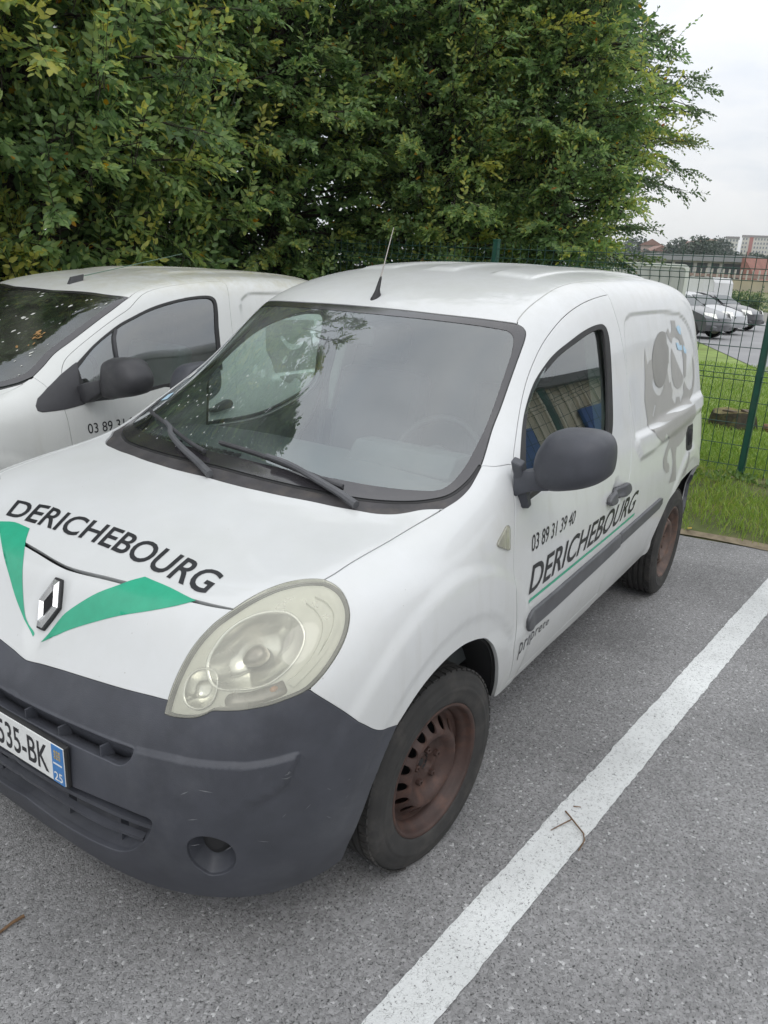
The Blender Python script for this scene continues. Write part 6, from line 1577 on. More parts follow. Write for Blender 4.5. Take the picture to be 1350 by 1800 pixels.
# cabin
cab2 = empty('cabin'); cab2.parent = van2
MB().loft([[(x, y * .70, z) for x, z in ((-.10, 1.02), (-.40, 1.05), (-.66, 1.06), (-.74, 1.0), (-.70, .6), (-.1, .6))] for y in (-1, -.5, 0, .5, 1)]).build('dashboard', M['dash'], cab2, smooth=True, auto=.6)
for y0 in (.36, -.36):
    s_ = empty('seat'); s_.parent = cab2
    MB().box((-1.22, y0, .60), (.5, .48, .16)).build('cushion', M['door_card'], s_, bevel=.04)
    R_ = Matrix.Rotation(math.radians(-14), 3, 'Y')
    MB().box((-1.50, y0, .93), (.13, .48, .60), M=R_).build('backrest', M['door_card'], s_, bevel=.04)
    MB().box((-1.56, y0, 1.32), (.09, .25, .19), M=R_).build('head_restraint', M['seat'], s_, bevel=.04)
sw = empty('steering_wheel'); sw.parent = cab2; sw.location = (-.92, .36, 1.02); sw.rotation_euler = (0, math.radians(60), 0)
MB().tube([(.18 * math.cos(a), .18 * math.sin(a), 0) for a in np.linspace(0, 2 * math.pi, 37)], .015, 8, cap=False).build('rim', M['rubber'], sw, smooth=True)
MB().lathe([(0, .03), (.07, .02), (.07, -.04), (0, -.04)], 16, axis='z').box((0, .1, 0), (.05, .16, .02)).box((0, -.1, 0), (.05, .16, .02)).build('hub', M['rubber'], sw)
_tb = S2.raw(np.full(16, 14.0), np.linspace(-9.5, 9.5, 16)) * [1, .92, 1] - [0, 0, .05]; MB().loft([[(-1.78, y_, z_) for x_, y_, z_ in _tb], [(-1.80, y_, z_) for x_, y_, z_ in _tb]]).build('bulkhead', M['dash'], cab2)
MB().box((-.95, 0, .45), (1.7, 1.4, .03)).build('floor', M['black'], cab2)
# lettering and animal decal
P3b = lambda uv: S2.raw(np.asarray(uv, float)[:, 0], np.asarray(uv, float)[:, 1])
P = P3b(V2['phone'])
decal(S2, 'telephone_number', lp2, [P[0], P[3]], [P[1], P[2]], M['vinyl'], d2, (0, 2), (11, 8.8), grid=(50, 3))
decal_poly(S2, 'grey_animal_decal', [V2['bull'], cspline(V2['bull_eye'], 3), V2['bull_nos']], M['greyvinyl'], q2, off=.0014, n=24)
for (x_, sg) in ((ax1, 1), (ax1, -1), (ax2, 1), (ax2, -1)):
    w_ = clone(wl, van2); w_.location = (x_, .71 * sg, WZ - .012); w_.scale = (.96, .9, .96); w_.rotation_euler = (0, 0, 0 if sg > 0 else math.pi)
MB().box((-1.35, 0, .33), (3.3, 1.0, .14)).box((-1.35, 0, .42), (1.8, 1.36, .10)).build('underbody_light_block', M['black'], van2)  # light-blocking boxes added beneath this van as well

# ------------------------------------------------------------------ trees
def leaf_mat(name, stops, trans=.48):
    m, nt, b = new_mat(name)
    at = N(nt, 'ShaderNodeAttribute'); at.attribute_name = 'tint'
    r = N(nt, 'ShaderNodeValToRGB'); e = r.color_ramp.elements
    e[0].position, e[0].color = stops[0][0], (*stops[0][1], 1)
    e[1].position, e[1].color = stops[-1][0], (*stops[-1][1], 1)
    for p_, c_ in stops[1:-1]:
        q = e.new(p_); q.color = (*c_, 1)
    nt.links.new(at.outputs['Fac'], r.inputs[0])
    nt.links.new(r.outputs[0], b.inputs['Base Color'])
    b.inputs['Roughness'].default_value = .48; b.inputs['Specular IOR Level'].default_value = .4
    tl = N(nt, 'ShaderNodeBsdfTranslucent')
    hv = N(nt, 'ShaderNodeHueSaturation'); hv.inputs['Value'].default_value = 1.5; hv.inputs['Saturation'].default_value = 1.1
    nt.links.new(r.outputs[0], hv.inputs['Color']); nt.links.new(hv.outputs[0], tl.inputs[0])
    mx = N(nt, 'ShaderNodeMixShader'); mx.inputs[0].default_value = trans
    out = nt.nodes['Material Output']
    nt.links.new(b.outputs[0], mx.inputs[1]); nt.links.new(tl.outputs[0], mx.inputs[2]); nt.links.new(mx.outputs[0], out.inputs[0])
    return m
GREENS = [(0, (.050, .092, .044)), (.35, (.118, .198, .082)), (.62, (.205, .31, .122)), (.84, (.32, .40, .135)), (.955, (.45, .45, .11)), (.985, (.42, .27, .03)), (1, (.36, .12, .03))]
DARKG = [(0, (.034, .060, .034)), (.4, (.072, .118, .056)), (.7, (.122, .178, .074)), (.93, (.19, .22, .075)), (.99, (.20, .17, .03)), (1, (.30, .14, .03))]
M['leaf'] = leaf_mat('hornbeam_leaves', GREENS)
M['leaf_dark'] = leaf_mat('dark_leaves', DARKG)
M['bark'] = mat('grey_brown_bark', (.055, .045, .036), .9, var=.4, vscale=18, bump=.6, bscale=40)
LEAF6 = (np.array([(0, 0, 0), (.5, 0, -.03), (1, 0, .0), (.28, .24, .045), (.66, .20, .04), (.28, -.24, .045), (.66, -.20, .04)]), np.array([(0, 1, 3), (3, 1, 4), (4, 1, 2), (0, 5, 1), (5, 6, 1), (6, 2, 1)]))
LEAF2 = (np.array([(0, 0, 0), (.45, .27, .05), (1, 0, 0), (.45, -.27, .05)]), np.array([(0, 3, 1), (1, 3, 2)]))
def unit(a): return a / (np.linalg.norm(a, axis=-1, keepdims=True) + 1e-9)
def sprays(p0, d, L, K, leaf, tmpl, r, tint0, spread=.8, droop=.25, flat=.75):
    """leafy twigs: K leaves set alternately along each twig; returns vertices, triangles, tint, twig lines"""
    n = len(p0); up = np.array([0, 0, 1.])
    side = unit(np.cross(d, up) + r.normal(0, .05, d.shape)); nor = unit(np.cross(side, d))
    oh = unit(d * np.array([1, 1, 0.]) + 1e-6)
    nor = unit(up * .62 + oh * .62 + r.normal(0, .36, nor.shape)); side = unit(np.cross(d, nor))
    t = (np.arange(K) + .6) / K
    base = p0[:, None] + d[:, None] * (L[:, None] * t)[..., None]
    base[..., 2] -= (L[:, None] * t ** 2 * droop)
    sg = np.where(np.arange(K) % 2 == 0, 1., -1.)[None, :, None]
    a = d[:, None] * (.45 + .5 * t[None, :, None]) + side[:, None] * sg * spread * (1.15 - .6 * t[None, :, None]) + r.normal(0, .22, (n, K, 3))
    a[..., 2] -= .30
    a = unit(a); nn = unit(nor[:, None] + r.normal(0, .42, (n, K, 3))); b = unit(np.cross(nn, a)); nn = np.cross(a, b)
    sz = leaf * (.72 + .5 * r.random((n, K))) * (1.05 - .35 * np.abs(t - .45))[None]
    T, F = tmpl; m = len(T)
    V = base[:, :, None] + sz[:, :, None, None] * (a[:, :, None] * T[None, None, :, 0:1] + b[:, :, None] * T[None, None, :, 1:2] + nn[:, :, None] * T[None, None, :, 2:3])
    V = V.reshape(-1, 3)
    Fi = (F[None] + (np.arange(n * K) * m)[:, None, None]).reshape(-1, 3)
    ti = np.clip(tint0[:, None] + r.normal(0, .12, (n, K)) + .10 * t[None], 0, .955)
    rare = r.random((n, K)); ti = np.where(rare < .006, .985 + .015 * r.random((n, K)), ti)
    return V, Fi, np.repeat(ti.ravel(), m)

def twigs(p0, d, L, droop, rad):
    """thin three-sided stems under the sprays"""
    n = len(p0); k = 3
    t = np.array([-.35, .45, 1.0]); c = p0[:, None] + d[:, None] * (L[:, None] * t)[..., None]
    c[..., 2] -= L[:, None] * np.maximum(t, 0) ** 2 * droop
    s = unit(np.cross(d, np.array([0, 0, 1.]))); q = unit(np.cross(s, d))
    rr = rad * np.array([1.3, .8, .35])
    V = []
    for j in range(3):
        for a in range(3):
            an = 2 * math.pi * a / 3
            V.append(c[:, j] + (s * math.cos(an) + q * math.sin(an)) * rr[j])
    V = np.stack(V, 1).reshape(-1, 3); F = []
    for j in range(2):
        for a in range(3):
            i0, i1, i2, i3 = j * 3 + a, j * 3 + (a + 1) % 3, (j + 1) * 3 + (a + 1) % 3, (j + 1) * 3 + a
            F += [(i0, i1, i2), (i0, i2, i3)]
    F = (np.array(F)[None] + (np.arange(n) * 9)[:, None, None]).reshape(-1, 3)
    return V, F

def make_tree(name, label, x, y, H, R, z0, nbough, leaf, seed, mt='leaf', tmpl=LEAF6, K=11, zlo=None, zhi=None, tone=.40, group='', face=.75, shoots=.15, inner=450, per=20, pw=.55, plen=1.0):
    """a crown built from arching boughs; each carries side twigs in a loose plate, each twig its leaves"""
    r = np.random.default_rng(seed)
    root = empty(name, (x, y, 0)); tag(root, label, 'tree', group)
    ca = math.atan2(CAM_LOC.y - y, CAM_LOC.x - x)
    prof = lambda z: np.clip(np.sin(np.clip((z - z0) / (H - z0), 0.02, .985) * math.pi * .86 + .32), .12, 1) ** pw
    zlo = z0 if zlo is None else zlo; zhi = H if zhi is None else zhi
    nb = nbough
    zb = np.where(r.random(nb) < .82, r.uniform(zlo, zhi, nb), r.uniform(z0, H, nb))
    az = np.where(r.random(nb) < face, ca + np.clip(r.normal(0, .9, nb), -1.8, 1.8), r.uniform(-math.pi, math.pi, nb))
    Lb = R * prof(zb) * r.uniform(.62, 1.12, nb)
    el = np.radians(r.normal(16, 14, nb) + 10 * (zb - z0) / (H - z0)); dr_ = r.uniform(.06, .22, nb)
    out = np.stack([np.cos(az), np.sin(az), 0 * az], 1); sid = np.stack([-np.sin(az), np.cos(az), 0 * az], 1)
    zs = zb - Lb * (np.sin(el) - dr_) * .75
    def curve(k, s_):
        return (out[k] * (np.cos(el[k]) * Lb[k] * s_)[:, None] + sid[k] * (.10 * Lb[k] * np.sin(s_ * 3 + k))[:, None]
                + np.stack([0 * s_, 0 * s_, zs[k] + Lb[k] * (np.sin(el[k]) * s_ - dr_[k] * s_ ** 2)], 1))
    k = np.repeat(np.arange(nb), per); s_ = r.uniform(.38, 1.04, nb * per) ** .8
    p0 = curve(k, s_); tan = unit(curve(k, s_ + .05) - p0)
    sg = np.where(r.random(len(k)) < .5, -1., 1.)
    d = unit(tan * (.45 + .6 * s_[:, None]) + sid[k] * (sg * (1.05 - .7 * s_))[:, None] + np.array([0, 0, 1.]) * r.normal(.05, .22, len(k))[:, None])
    L = (.16 + .50 * (1.12 - s_)) * r.uniform(.7, 1.25, len(k)) * plen
    up_ = r.random(len(k)) < shoots * .35                       # upright leading shoots
    d[up_] = unit(out[k[up_]] * .35 + np.array([0, 0, 1.]) + r.normal(0, .18, (up_.sum(), 3))); L[up_] = r.uniform(.35, .7, up_.sum())
    bt = r.normal(0, .13, nb)
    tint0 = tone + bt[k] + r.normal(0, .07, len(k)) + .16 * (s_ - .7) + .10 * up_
    V, F, ti = sprays(p0, d, L, K, leaf, tmpl, r, tint0)
    nv_ = len(V)
    # sparse inner foliage that closes the crown, tint darkened as inner shade
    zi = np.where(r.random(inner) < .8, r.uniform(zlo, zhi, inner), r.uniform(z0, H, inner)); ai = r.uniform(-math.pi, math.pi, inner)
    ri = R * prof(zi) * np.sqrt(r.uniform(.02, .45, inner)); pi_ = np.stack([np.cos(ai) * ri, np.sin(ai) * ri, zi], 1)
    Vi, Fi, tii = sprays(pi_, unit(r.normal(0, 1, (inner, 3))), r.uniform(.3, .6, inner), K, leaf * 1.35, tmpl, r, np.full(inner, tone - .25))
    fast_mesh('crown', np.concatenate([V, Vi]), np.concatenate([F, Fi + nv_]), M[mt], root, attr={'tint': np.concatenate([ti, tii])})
    tr_ = MB(); lean = r.normal(0, .15, 2)
    pts = [(lean[0] * t_ + .08 * math.sin(3 * t_ + seed), lean[1] * t_ + .06 * math.sin(4 * t_), H * .88 * t_) for t_ in np.linspace(0, 1, 9)]
    tr_.tube(pts, list(np.linspace(.055 * R + .05, .02, 9)), 9)
    tr_.build('trunk', M['bark'], root, smooth=True)
    lb = MB()
    for q in range(nb):
        ss = np.linspace(0, 1, 6); c_ = curve(np.full(6, q), ss)
        lb.tube([tuple(v_) for v_ in c_], list(np.linspace(.012 + .006 * Lb[q], .003, 6)), 4, cap=False)
    o = lb.build('boughs', M['bark'], root, smooth=True); o['kind'] = 'stuff'
    sel = r.random(len(k)) < .7
    tv, tf = twigs(p0[sel], d[sel], L[sel], .25, .0030)
    o = fast_mesh('twigs', tv, tf, M['bark'], root); o['kind'] = 'stuff'
    return root
G_ = 'trees standing along the fence behind the vans'
# left of the grimy van, nearest to the camera
make_tree('hornbeam_tree', 'leafy tree at the left edge, its long pale-tipped shoots over the grimy van windscreen', -2.6, -5.3, 8.2, 2.0, .5, 185, .084, 11, zlo=1.1, zhi=4.9, tone=.56, shoots=1.0, group=G_)
make_tree('hornbeam_tree', 'leafy tree directly behind the roof of the grimy van', -4.35, -5.6, 8.8, 1.9, .5, 170, .076, 12, zlo=1.1, zhi=5.0, tone=.52, group=G_, shoots=.5)
make_tree('hornbeam_tree', 'dense dark tree behind the gap between the two van roofs', -6.15, -5.2, 9.0, 2.0, .5, 190, .071, 13, zlo=1.2, zhi=5.4, tone=.52, group=G_)
make_tree('hornbeam_tree', 'yellow-green tree rising right behind the aerial of the lettered van', -7.5, -3.6, 9.0, 1.9, .9, 225, .067, 14, zlo=1.4, zhi=5.8, tone=.58, group=G_, shoots=.4)
make_tree('hornbeam_tree', 'bushy tree overhanging the green fence post behind the lettered van roof', -7.8, -2.15, 8.4, 1.15, 1.2, 155, .064, 15, zlo=1.6, zhi=5.8, tone=.56, group=G_, shoots=.4)
make_tree('broadleaf_tree', 'tall dark tree at the right of the row, its ragged edge against the sky', -11.6, -4.45, 6.9, 2.85, 1.1, 360, .072, 16, mt='leaf_dark', tmpl=LEAF2, K=12, zlo=1.9, zhi=6.3, tone=.52, group=G_, per=24, pw=.85, inner=700, plen=1.3)
# further trees of the row, left of the picture and behind, seen in the windscreen's reflection and between leaves
for k, (x_, y_, h_, rr_, lab) in enumerate(((-.6, -5.5, 8.4, 1.8, 'leafy tree just left of the picture, mirrored in the windscreen'), (1.5, -5.6, 8.0, 1.8, 'leafy tree further left of the picture, beside the vans'),
                                            (-4.6, -8.2, 9.5, 2.4, 'tree in the second row, behind the grimy van and its hedge'), (-8.6, -7.2, 10, 2.6, 'tree in the second row, deep behind the dark tree'),
                                            (-9.3, -4.9, 9.0, 2.0, 'tree in the second row, behind the yellow-green tree'), (-6.6, -7.6, 9.5, 2.4, 'tree in the second row, behind the gap between the van roofs'),
                                            (-2.4, -8.0, 9.5, 2.4, 'tree in the second row, behind the leftmost tree'))):
    make_tree('hornbeam_tree', lab, x_, y_, h_, rr_, .5, 85, .10 if k == 0 else .14, 30 + k, tmpl=LEAF6 if k == 0 else LEAF2, K=10, tone=.30, group=G_, face=.6, inner=800)

# ------------------------------------------------------------------ fence, lawn, what lies beyond
FX = -5.9
M['fence'] = mat('dark_green_powder_coat', (.012, .055, .040), .45, var=.2, vscale=20)
M['fence_post'] = mat('green_post_paint', (.010, .070, .048), .4, var=.15, vscale=10, dirt=(.10, .12, .09), dirt_amt=.4)
fence = empty('mesh_fence', (FX, 0, 0)); tag(fence, 'dark green welded mesh fence with square posts along the grass verge', 'fence')
posts = [-12.85, -10.13, -7.41, -4.69, -1.97, .75, 3.47, 6.19, 8.91, 11.63]
pm = None
for y in posts:
    if pm is None:
        pm = MB().box((0, 0, 1.03), (.06, .06, 2.10)).box((0, 0, 2.085), (.066, .066, .02)).build('post', M['fence_post'], fence, bevel=.004); pm.location = (0, y, 0)
    else:
        o = pm.copy(); COL.objects.link(o); o.parent = fence; o.location = (0, y, 0)
def fold(z):     # the V-shaped beads of the panel
    o = 0.0
    for c in (.12, 1.0, 1.86): o = max(o, .035 * max(0, 1 - abs(z - c) / .05))
    return o
zs_f = [.03, .07, .12, .17, .35, .6, .95, 1.0, 1.05, 1.3, 1.55, 1.81, 1.86, 1.91, 1.98, 2.05]
pmesh = None
for a, b in zip(posts[:-1], posts[1:]):
    if pmesh is None:
        w = b - a - .05; mb = MB()
        n = int(round(w / .088))
        for i in range(n + 1):
            yv = .025 + w * i / n
            mb.tube([(.034 + fold(z), yv, z) for z in zs_f], .0032, 4, cap=False)
        for z in (.06, .17, .07, .36, .56, .76, .95, 1.0, 1.05, 1.24, 1.44, 1.64, 1.81, 1.86, 1.91, 2.0):
            mb.tube([(.034 + fold(z) + .006, .02, z), (.034 + fold(z) + .006, .03 + w, z)], .0036, 4, cap=False)
        pmesh = mb.build('mesh_panel', M['fence'], fence); pmesh['kind'] = 'stuff'; pmesh.location = (0, a, 0)
    else:
        o = pmesh.copy(); COL.objects.link(o); o.parent = fence; o.location = (0, a, 0)

# grass blades: verge in front of the fence, lawn beyond, thinner with distance
def blades(name, label, pts, h, w, seed, tone):
    r = np.random.default_rng(seed); n = len(pts)
    a = r.uniform(0, 2 * math.pi, n); bend = r.normal(0, .5, (n, 2)); H = h * r.uniform(.5, 1.5, n); W = w * r.uniform(.6, 1.4, n)
    d = np.stack([np.cos(a), np.sin(a), 0 * a], 1); c = np.concatenate([pts, ], 1)
    tip = c + np.concatenate([bend * H[:, None], H[:, None]], 1)
    mid = c + np.concatenate([bend * H[:, None] * .35, H[:, None] * .62], 1)
    V = np.stack([c - d * W[:, None] / 2, c + d * W[:, None] / 2, mid + d * W[:, None] * .35, mid - d * W[:, None] * .35, tip], 1).reshape(-1, 3)
    F = (np.array([(0, 1, 2), (0, 2, 3), (3, 2, 4)])[None] + (np.arange(n) * 5)[:, None, None]).reshape(-1, 3)
    ti = np.repeat(np.clip(tone + r.normal(0, .22, n), 0, 1), 5)
    o = fast_mesh(name, V, F, M['grass'], attr={'tint': ti}); tag(o, label, 'grass', kind='stuff'); return o
M['grass'] = leaf_mat('grass_blades', [(0, (.13, .22, .04)), (.45, (.23, .34, .06)), (.75, (.31, .37, .08)), (1, (.42, .36, .15))], .3)
r = np.random.default_rng(5)
def verge_z(x, y):
    e = EDGE - .11 * (y - 1.0) - .03
    return np.interp(e - x, lx, lz)
n = 30000
py_ = r.uniform(-1.6, 3.2, n); px_ = EDGE - .11 * (py_ - 1) - .05 - 2.1 * r.random(n)
cl = np.sin(px_ * 4.1 + py_ * 2.3) + np.sin(py_ * 5.7 - px_ * 3.1) + r.normal(0, .8, n)
k = cl > -.7
blades('verge_grass', 'patchy grass on the strip between asphalt and fence', np.stack([px_, py_, verge_z(px_, py_)], 1)[k], .055, .006, 6, .45)
n = 60000
t = r.random(n) ** 1.6; px_ = -6.0 - 12 * t; py_ = 1.743 + (px_ - 1.781) * (.10 + .30 * r.random(n))
blades('lawn_grass', 'mown green lawn beyond the mesh fence', np.stack([px_, py_, np.full(n, .03)], 1), .05, .010, 8, .30)
# broad-leaved weeds and fallen leaves by the fence
M['weed'] = leaf_mat('weed_leaves', [(0, (.06, .13, .03)), (1, (.14, .22, .06))], .3)
ORD = 'first second third fourth fifth sixth seventh eighth ninth tenth eleventh twelfth thirteenth fourteenth fifteenth sixteenth seventeenth eighteenth nineteenth twentieth'.split()
ORD += ['twenty-' + o_ for o_ in ORD[:9]] + ['thirtieth'] + ['thirty-' + o_ for o_ in ORD[:9]] + ['fortieth']
wy = np.sort(r.uniform(-.3, 2.2, 14))
for k in range(14):
    y_ = wy[k]; x_ = -5.72 + r.normal(0, .12); m_ = 9
    p0 = np.tile(np.array([0, 0, .0]), (m_, 1)); an = r.uniform(0, 2 * math.pi, m_)
    d_ = unit(np.stack([np.cos(an), np.sin(an), np.full(m_, .7)], 1))
    V, F, ti = sprays(p0, d_, np.full(m_, .10), 3, .05, LEAF6, r, np.full(m_, .5))
    o = fast_mesh('weed', V, F, M['weed'], attr={'tint': ti}); o.location = (x_, y_, float(verge_z(np.array([x_]), y_)[0]))
    tag(o, 'small broad-leaved weed at the fence foot, %s from the left of them' % ORD[k], 'weed', 'weeds along the fence foot')
rs = MB()
for k in range(70):      # earth clods and roots along the fence foot
    y_ = r.uniform(-2.5, 3.5); x_ = -5.85 + r.normal(0, .06); s_ = r.uniform(.02, .06)
    rs.box((x_, y_, .07 + r.uniform(-.01, .02)), (s_ * 1.2, s_ * 1.6, s_ * .8), rz=r.uniform(0, 3), M=Matrix.Rotation(r.uniform(-.6, .6), 3, 'X') @ Matrix.Rotation(r.uniform(0, 3), 3, 'Z'))
o = rs.build('earth_clods', M['dirt'], bevel=.006); tag(o, 'dry earth clods and thatch along the fence foot', 'earth', kind='stuff')

# sawn stump on the lawn
st = empty('tree_stump', (-8.9, .16, .03)); tag(st, 'low mossy sawn tree stump on the lawn behind the fence post', 'stump')
rings = []
for h_, sc_ in ((-.03, 1.18), (.06, 1.06), (.15, 1.0), (.19, .95)):
    rings.append([(.21 * sc_ * (1 + .10 * math.sin(3 * a + 1) + .05 * math.sin(7 * a)) * math.cos(a), .27 * sc_ * (1 + .10 * math.sin(3 * a + 1) + .06 * math.sin(9 * a)) * math.sin(a), h_ + (.03 * math.sin(2 * a + .5) if h_ > .1 else 0)) for a in np.linspace(0, 2 * math.pi, 33)[:-1]])
MB().loft(rings).build('bark', mat('mossy_bark', (.05, .042, .03), .95, var=.5, vscale=25, dirt=(.14, .15, .04), dirt_amt=.8, dscale=9, bump=.8, bscale=60), st, smooth=True)
MB().loft([[(x * .95, y * .95, z + .002) for x, y, z in rings[-1]], [(x * .9, y * .9, z + .008) for x, y, z in rings[-1]]]).build('sawn_face', mat('mossy_sawn_wood', (.20, .17, .08), .95, var=.4, vscale=12, dirt=(.16, .19, .04), dirt_amt=.9, dscale=7), st)
MB().box((-.02, .14, .22), (.22, .09, .03), rz=.5).box((.1, -.05, .215), (.08, .16, .025), rz=-.3).build('split_slab', mat('grey_wood', (.13, .10, .07), .9, var=.4, vscale=30), st, bevel=.006)
lg = MB().tube([(0, 0, .05), (.05, .35, .05), (.02, .62, .045)], [.055, .06, .05], 8).build('fallen_log', mat('rotten_log', (.19, .12, .07), .95, var=.5, vscale=20, bump=.6, bscale=50)); lg.location = (-8.9, .52, .03)
tag(lg, 'short rotten log lying beside the mossy stump', 'log')
lg = MB().tube([(0, 0, .05), (.05, .25, .05)], [.045, .04], 8).build('fallen_log', mat('split_log', (.33, .20, .11), .9, var=.4, vscale=25)); lg.location = (-9.6, .75, .03)
tag(lg, 'pale split log on the lawn right of the stump', 'log')

# ---- parked cars on the far lot
def make_car(name, label, loc, rz, body_col, H=1.5, L=4.2, dark_lower=False, black_nose=False):
    root = empty(name, loc, rz); tag(root, label, 'car', 'cars on the far lot')
    mp = mat(name + '_paint', body_col, .3, metal=.4, coat=.6)
    # side profile, nose at +x
    low = [(2.05, .28), (2.10, .48), (2.04, .70), (1.85, .82), (1.2, .98), (.85, 1.03)]
    top = [(.85, 1.03), (.2, 1.38), (-.3, H), (-1.2, H - .02), (-1.75, H - .22), (-2.0, 1.02), (-2.08, .7), (-2.05, .28)]
    W_ = .86
    def wid(z): return W_ * np.interp(z, [.2, .5, .85, 1.05, 1.5], [.93, 1.0, .99, .95, .72])
    prof = low + top[1:]
    rings = []
    for s_ in (-1, -.92, -.7, -.35, 0, .35, .7, .92, 1):
        ring = []
        for (x, z) in prof:
            f = 1 - .10 * abs(s_) ** 3 * (1 if x > 1.2 else .35) - (.02 if z > 1.2 else 0) * abs(s_) ** 2
            ring.append((x * f, s_ * wid(z), .28 + (z - .28) * (1 - .03 * abs(s_) ** 3)))
        rings.append(ring)
    body = MB().loft(rings).build('body', mp, root, smooth=True, auto=.5)
    for sg in (1, -1):
        yb = lambda z, o=.004: sg * (wid(z) + o)
        for poly in ([(.72, 1.06), (.12, 1.34), (-.30, 1.36), (-.30, 1.04)], [(-.36, 1.04), (-.36, 1.36), (-1.15, 1.35), (-1.35, 1.05)]):
            MB().add([(x, yb(z), z) for x, z in poly] + [(x, yb(z) - sg * .02, z) for x, z in poly], [(0, 1, 2, 3), (7, 6, 5, 4), (0, 4, 5, 1), (1, 5, 6, 2), (2, 6, 7, 3), (3, 7, 4, 0)]).build('side_window', M['tealglass_dark'], root)
        MB().box((.62, sg * .93, 1.06), (.13, .17, .11)).build('mirror', M['rubber'], root, bevel=.03)
        MB().loft([[(2.0 - i * .09, sg * (.46 + .10 * i), .70 + .012 * i) for i in range(4)] + [(1.90 - i * .09 + .03, sg * (.46 + .10 * i), .84 + .012 * i) for i in range(3, -1, -1)],
                   [(2.03 - i * .09, sg * (.48 + .10 * i), .69 + .012 * i) for i in range(4)] + [(1.93 - i * .09 + .03, sg * (.48 + .10 * i), .83 + .012 * i) for i in range(3, -1, -1)]]).build('headlamp', M['reflector'], root)
        for xw in (1.28, -1.28):
            wv = empty('wheel'); wv.parent = root; wv.location = (xw, sg * .76, .31)
            MB().lathe([(.19, .09), (.25, .10), (.305, .085), (.31, .0), (.305, -.085)], 28).build('tyre', M['tyre'], wv, smooth=True)
            rm = MB().lathe([(.195, .09), (.185, .07), (.05, .08), (0, .08)], 24)
            rm.build('rim', M['screw'], wv, smooth=True)
            wv.rotation_euler = (0, 0, 0 if sg > 0 else math.pi)
    MB().add([(.80, -.70, 1.045), (.80, .70, 1.045), (.24, .60, 1.375), (.24, -.60, 1.375)], [(0, 1, 2, 3)]).add([(.81, -.70, 1.055), (.81, .70, 1.055), (.25, .60, 1.385), (.25, -.60, 1.385)], [(0, 1, 2, 3)]).build('windscreen', M['tealglass_dark'], root)
    MB().box((1.99, 0, .60), (.10, .80, .14)).build('grille', M['rubber'], root, bevel=.02)
    MB().box((1.97, 0, .38), (.16, 1.36, .16)).build('lower_bumper', M['plastic'] if black_nose else mp, root, bevel=.05)
    return root
M['tealglass_dark'] = mat('dark_car_glass', (.018, .026, .026), .08, spec=.7)
def on_ray(px, py, dist, z=None):
    """a ground position in the far view, given as bearing and distance from where the photo was taken"""
    v = _d + _r2 * ((px - 675) / 1348.74) - _u2 * ((py - 900) / 1348.74)
    h = math.hypot(v.x, v.y)
    return (CAM_LOC.x + v.x / h * dist, CAM_LOC.y + v.y / h * dist)
R_car = math.radians(38)
for nm, lab, px_c, dist, col, dk in (('grey_car', 'dark grey car parked nearest on the far lot', 1178, 30.0, (.11, .113, .12), False),
                                     ('silver_car', 'silver car in the middle of the three on the far lot', 1213, 33.5, (.42, .43, .44), False),
                                     ('black_car', 'black and white car with its nose furthest right on the far lot', 1250, 37.5, (.03, .03, .034), True)):
    x_, y_ = on_ray(px_c, 560, dist)
    make_car(nm, lab, (x_, y_, .045), math.radians(72), col, H=1.56 if dist < 31 else 1.48)

def on3(px, dist): return on_ray(px, 480, dist)
# white panel van and grey box trailer
x_, y_ = on3(1196, 44.0)
wv = empty('far_van', (x_, y_, .045), math.radians(252)); tag(wv, 'white panel van parked behind the three cars on the far lot', 'van')
MB().loft([[(x, s_ * w_, z) for x, z in ((2.4, .4), (2.5, .9), (2.3, 1.15), (1.75, 1.9), (1.3, 2.12), (-2.3, 2.14), (-2.45, 1.9), (-2.5, .4))] for s_, w_ in ((-1, .88), (-.95, .96), (-.5, .98), (0, 1), (.5, .98), (.95, .96), (1, .88))]).build('body', M['paint'], wv, smooth=True, auto=.5)
MB().box((.35, .93, 1.25), (3.4, .05, .03)).box((.35, -.93, 1.25), (3.4, .05, .03)).build('side_seam', M['trim'], wv)
MB().add([(1.82, -.8, 1.86), (1.82, .8, 1.86), (2.33, .8, 1.2), (2.33, -.8, 1.2)], [(0, 1, 2, 3)]).build('windscreen', M['tealglass_dark'], wv)
for sx in (1.5, -1.5):
    for sy in (.86, -.86): MB().lathe([(0, .12), (.2, .12), (.32, .1), (.33, 0), (.32, -.1), (0, -.1)], 20, c=(sx, sy, .33)).build('wheel', M['tyre'], wv, smooth=True)
x_, y_ = on3(1142, 24.0)
tl = empty('box_trailer', (x_, y_, -.10), math.radians(14)); tag(tl, 'tall grey box trailer with rounded pale rim, seen over the van roof', 'trailer')
def rr(w, h, rad, z0, n=5):
    out = []
    for cx, cz, a0 in ((w / 2 - rad, z0 + h - rad, 0), (-w / 2 + rad, z0 + h - rad, math.pi / 2), (-w / 2 + rad, z0 + rad, math.pi), (w / 2 - rad, z0 + rad, 1.5 * math.pi)):
        for k in range(n): out.append((cx + rad * math.cos(a0 + k * math.pi / 2 / (n - 1)), cz + rad * math.sin(a0 + k * math.pi / 2 / (n - 1))))
    return out
MB().loft([[(0, y, z) for y, z in rr(2.02, 1.75, .13, .62)], [(-3.4, y, z) for y, z in rr(2.02, 1.75, .13, .62)]]).build('box', mat('grey_trailer_panel', (.40, .405, .41), .5, var=.1, vscale=3), tl)
fr_ = MB(); o1 = rr(2.08, 1.81, .15, .59); o2 = rr(1.90, 1.63, .10, .68)
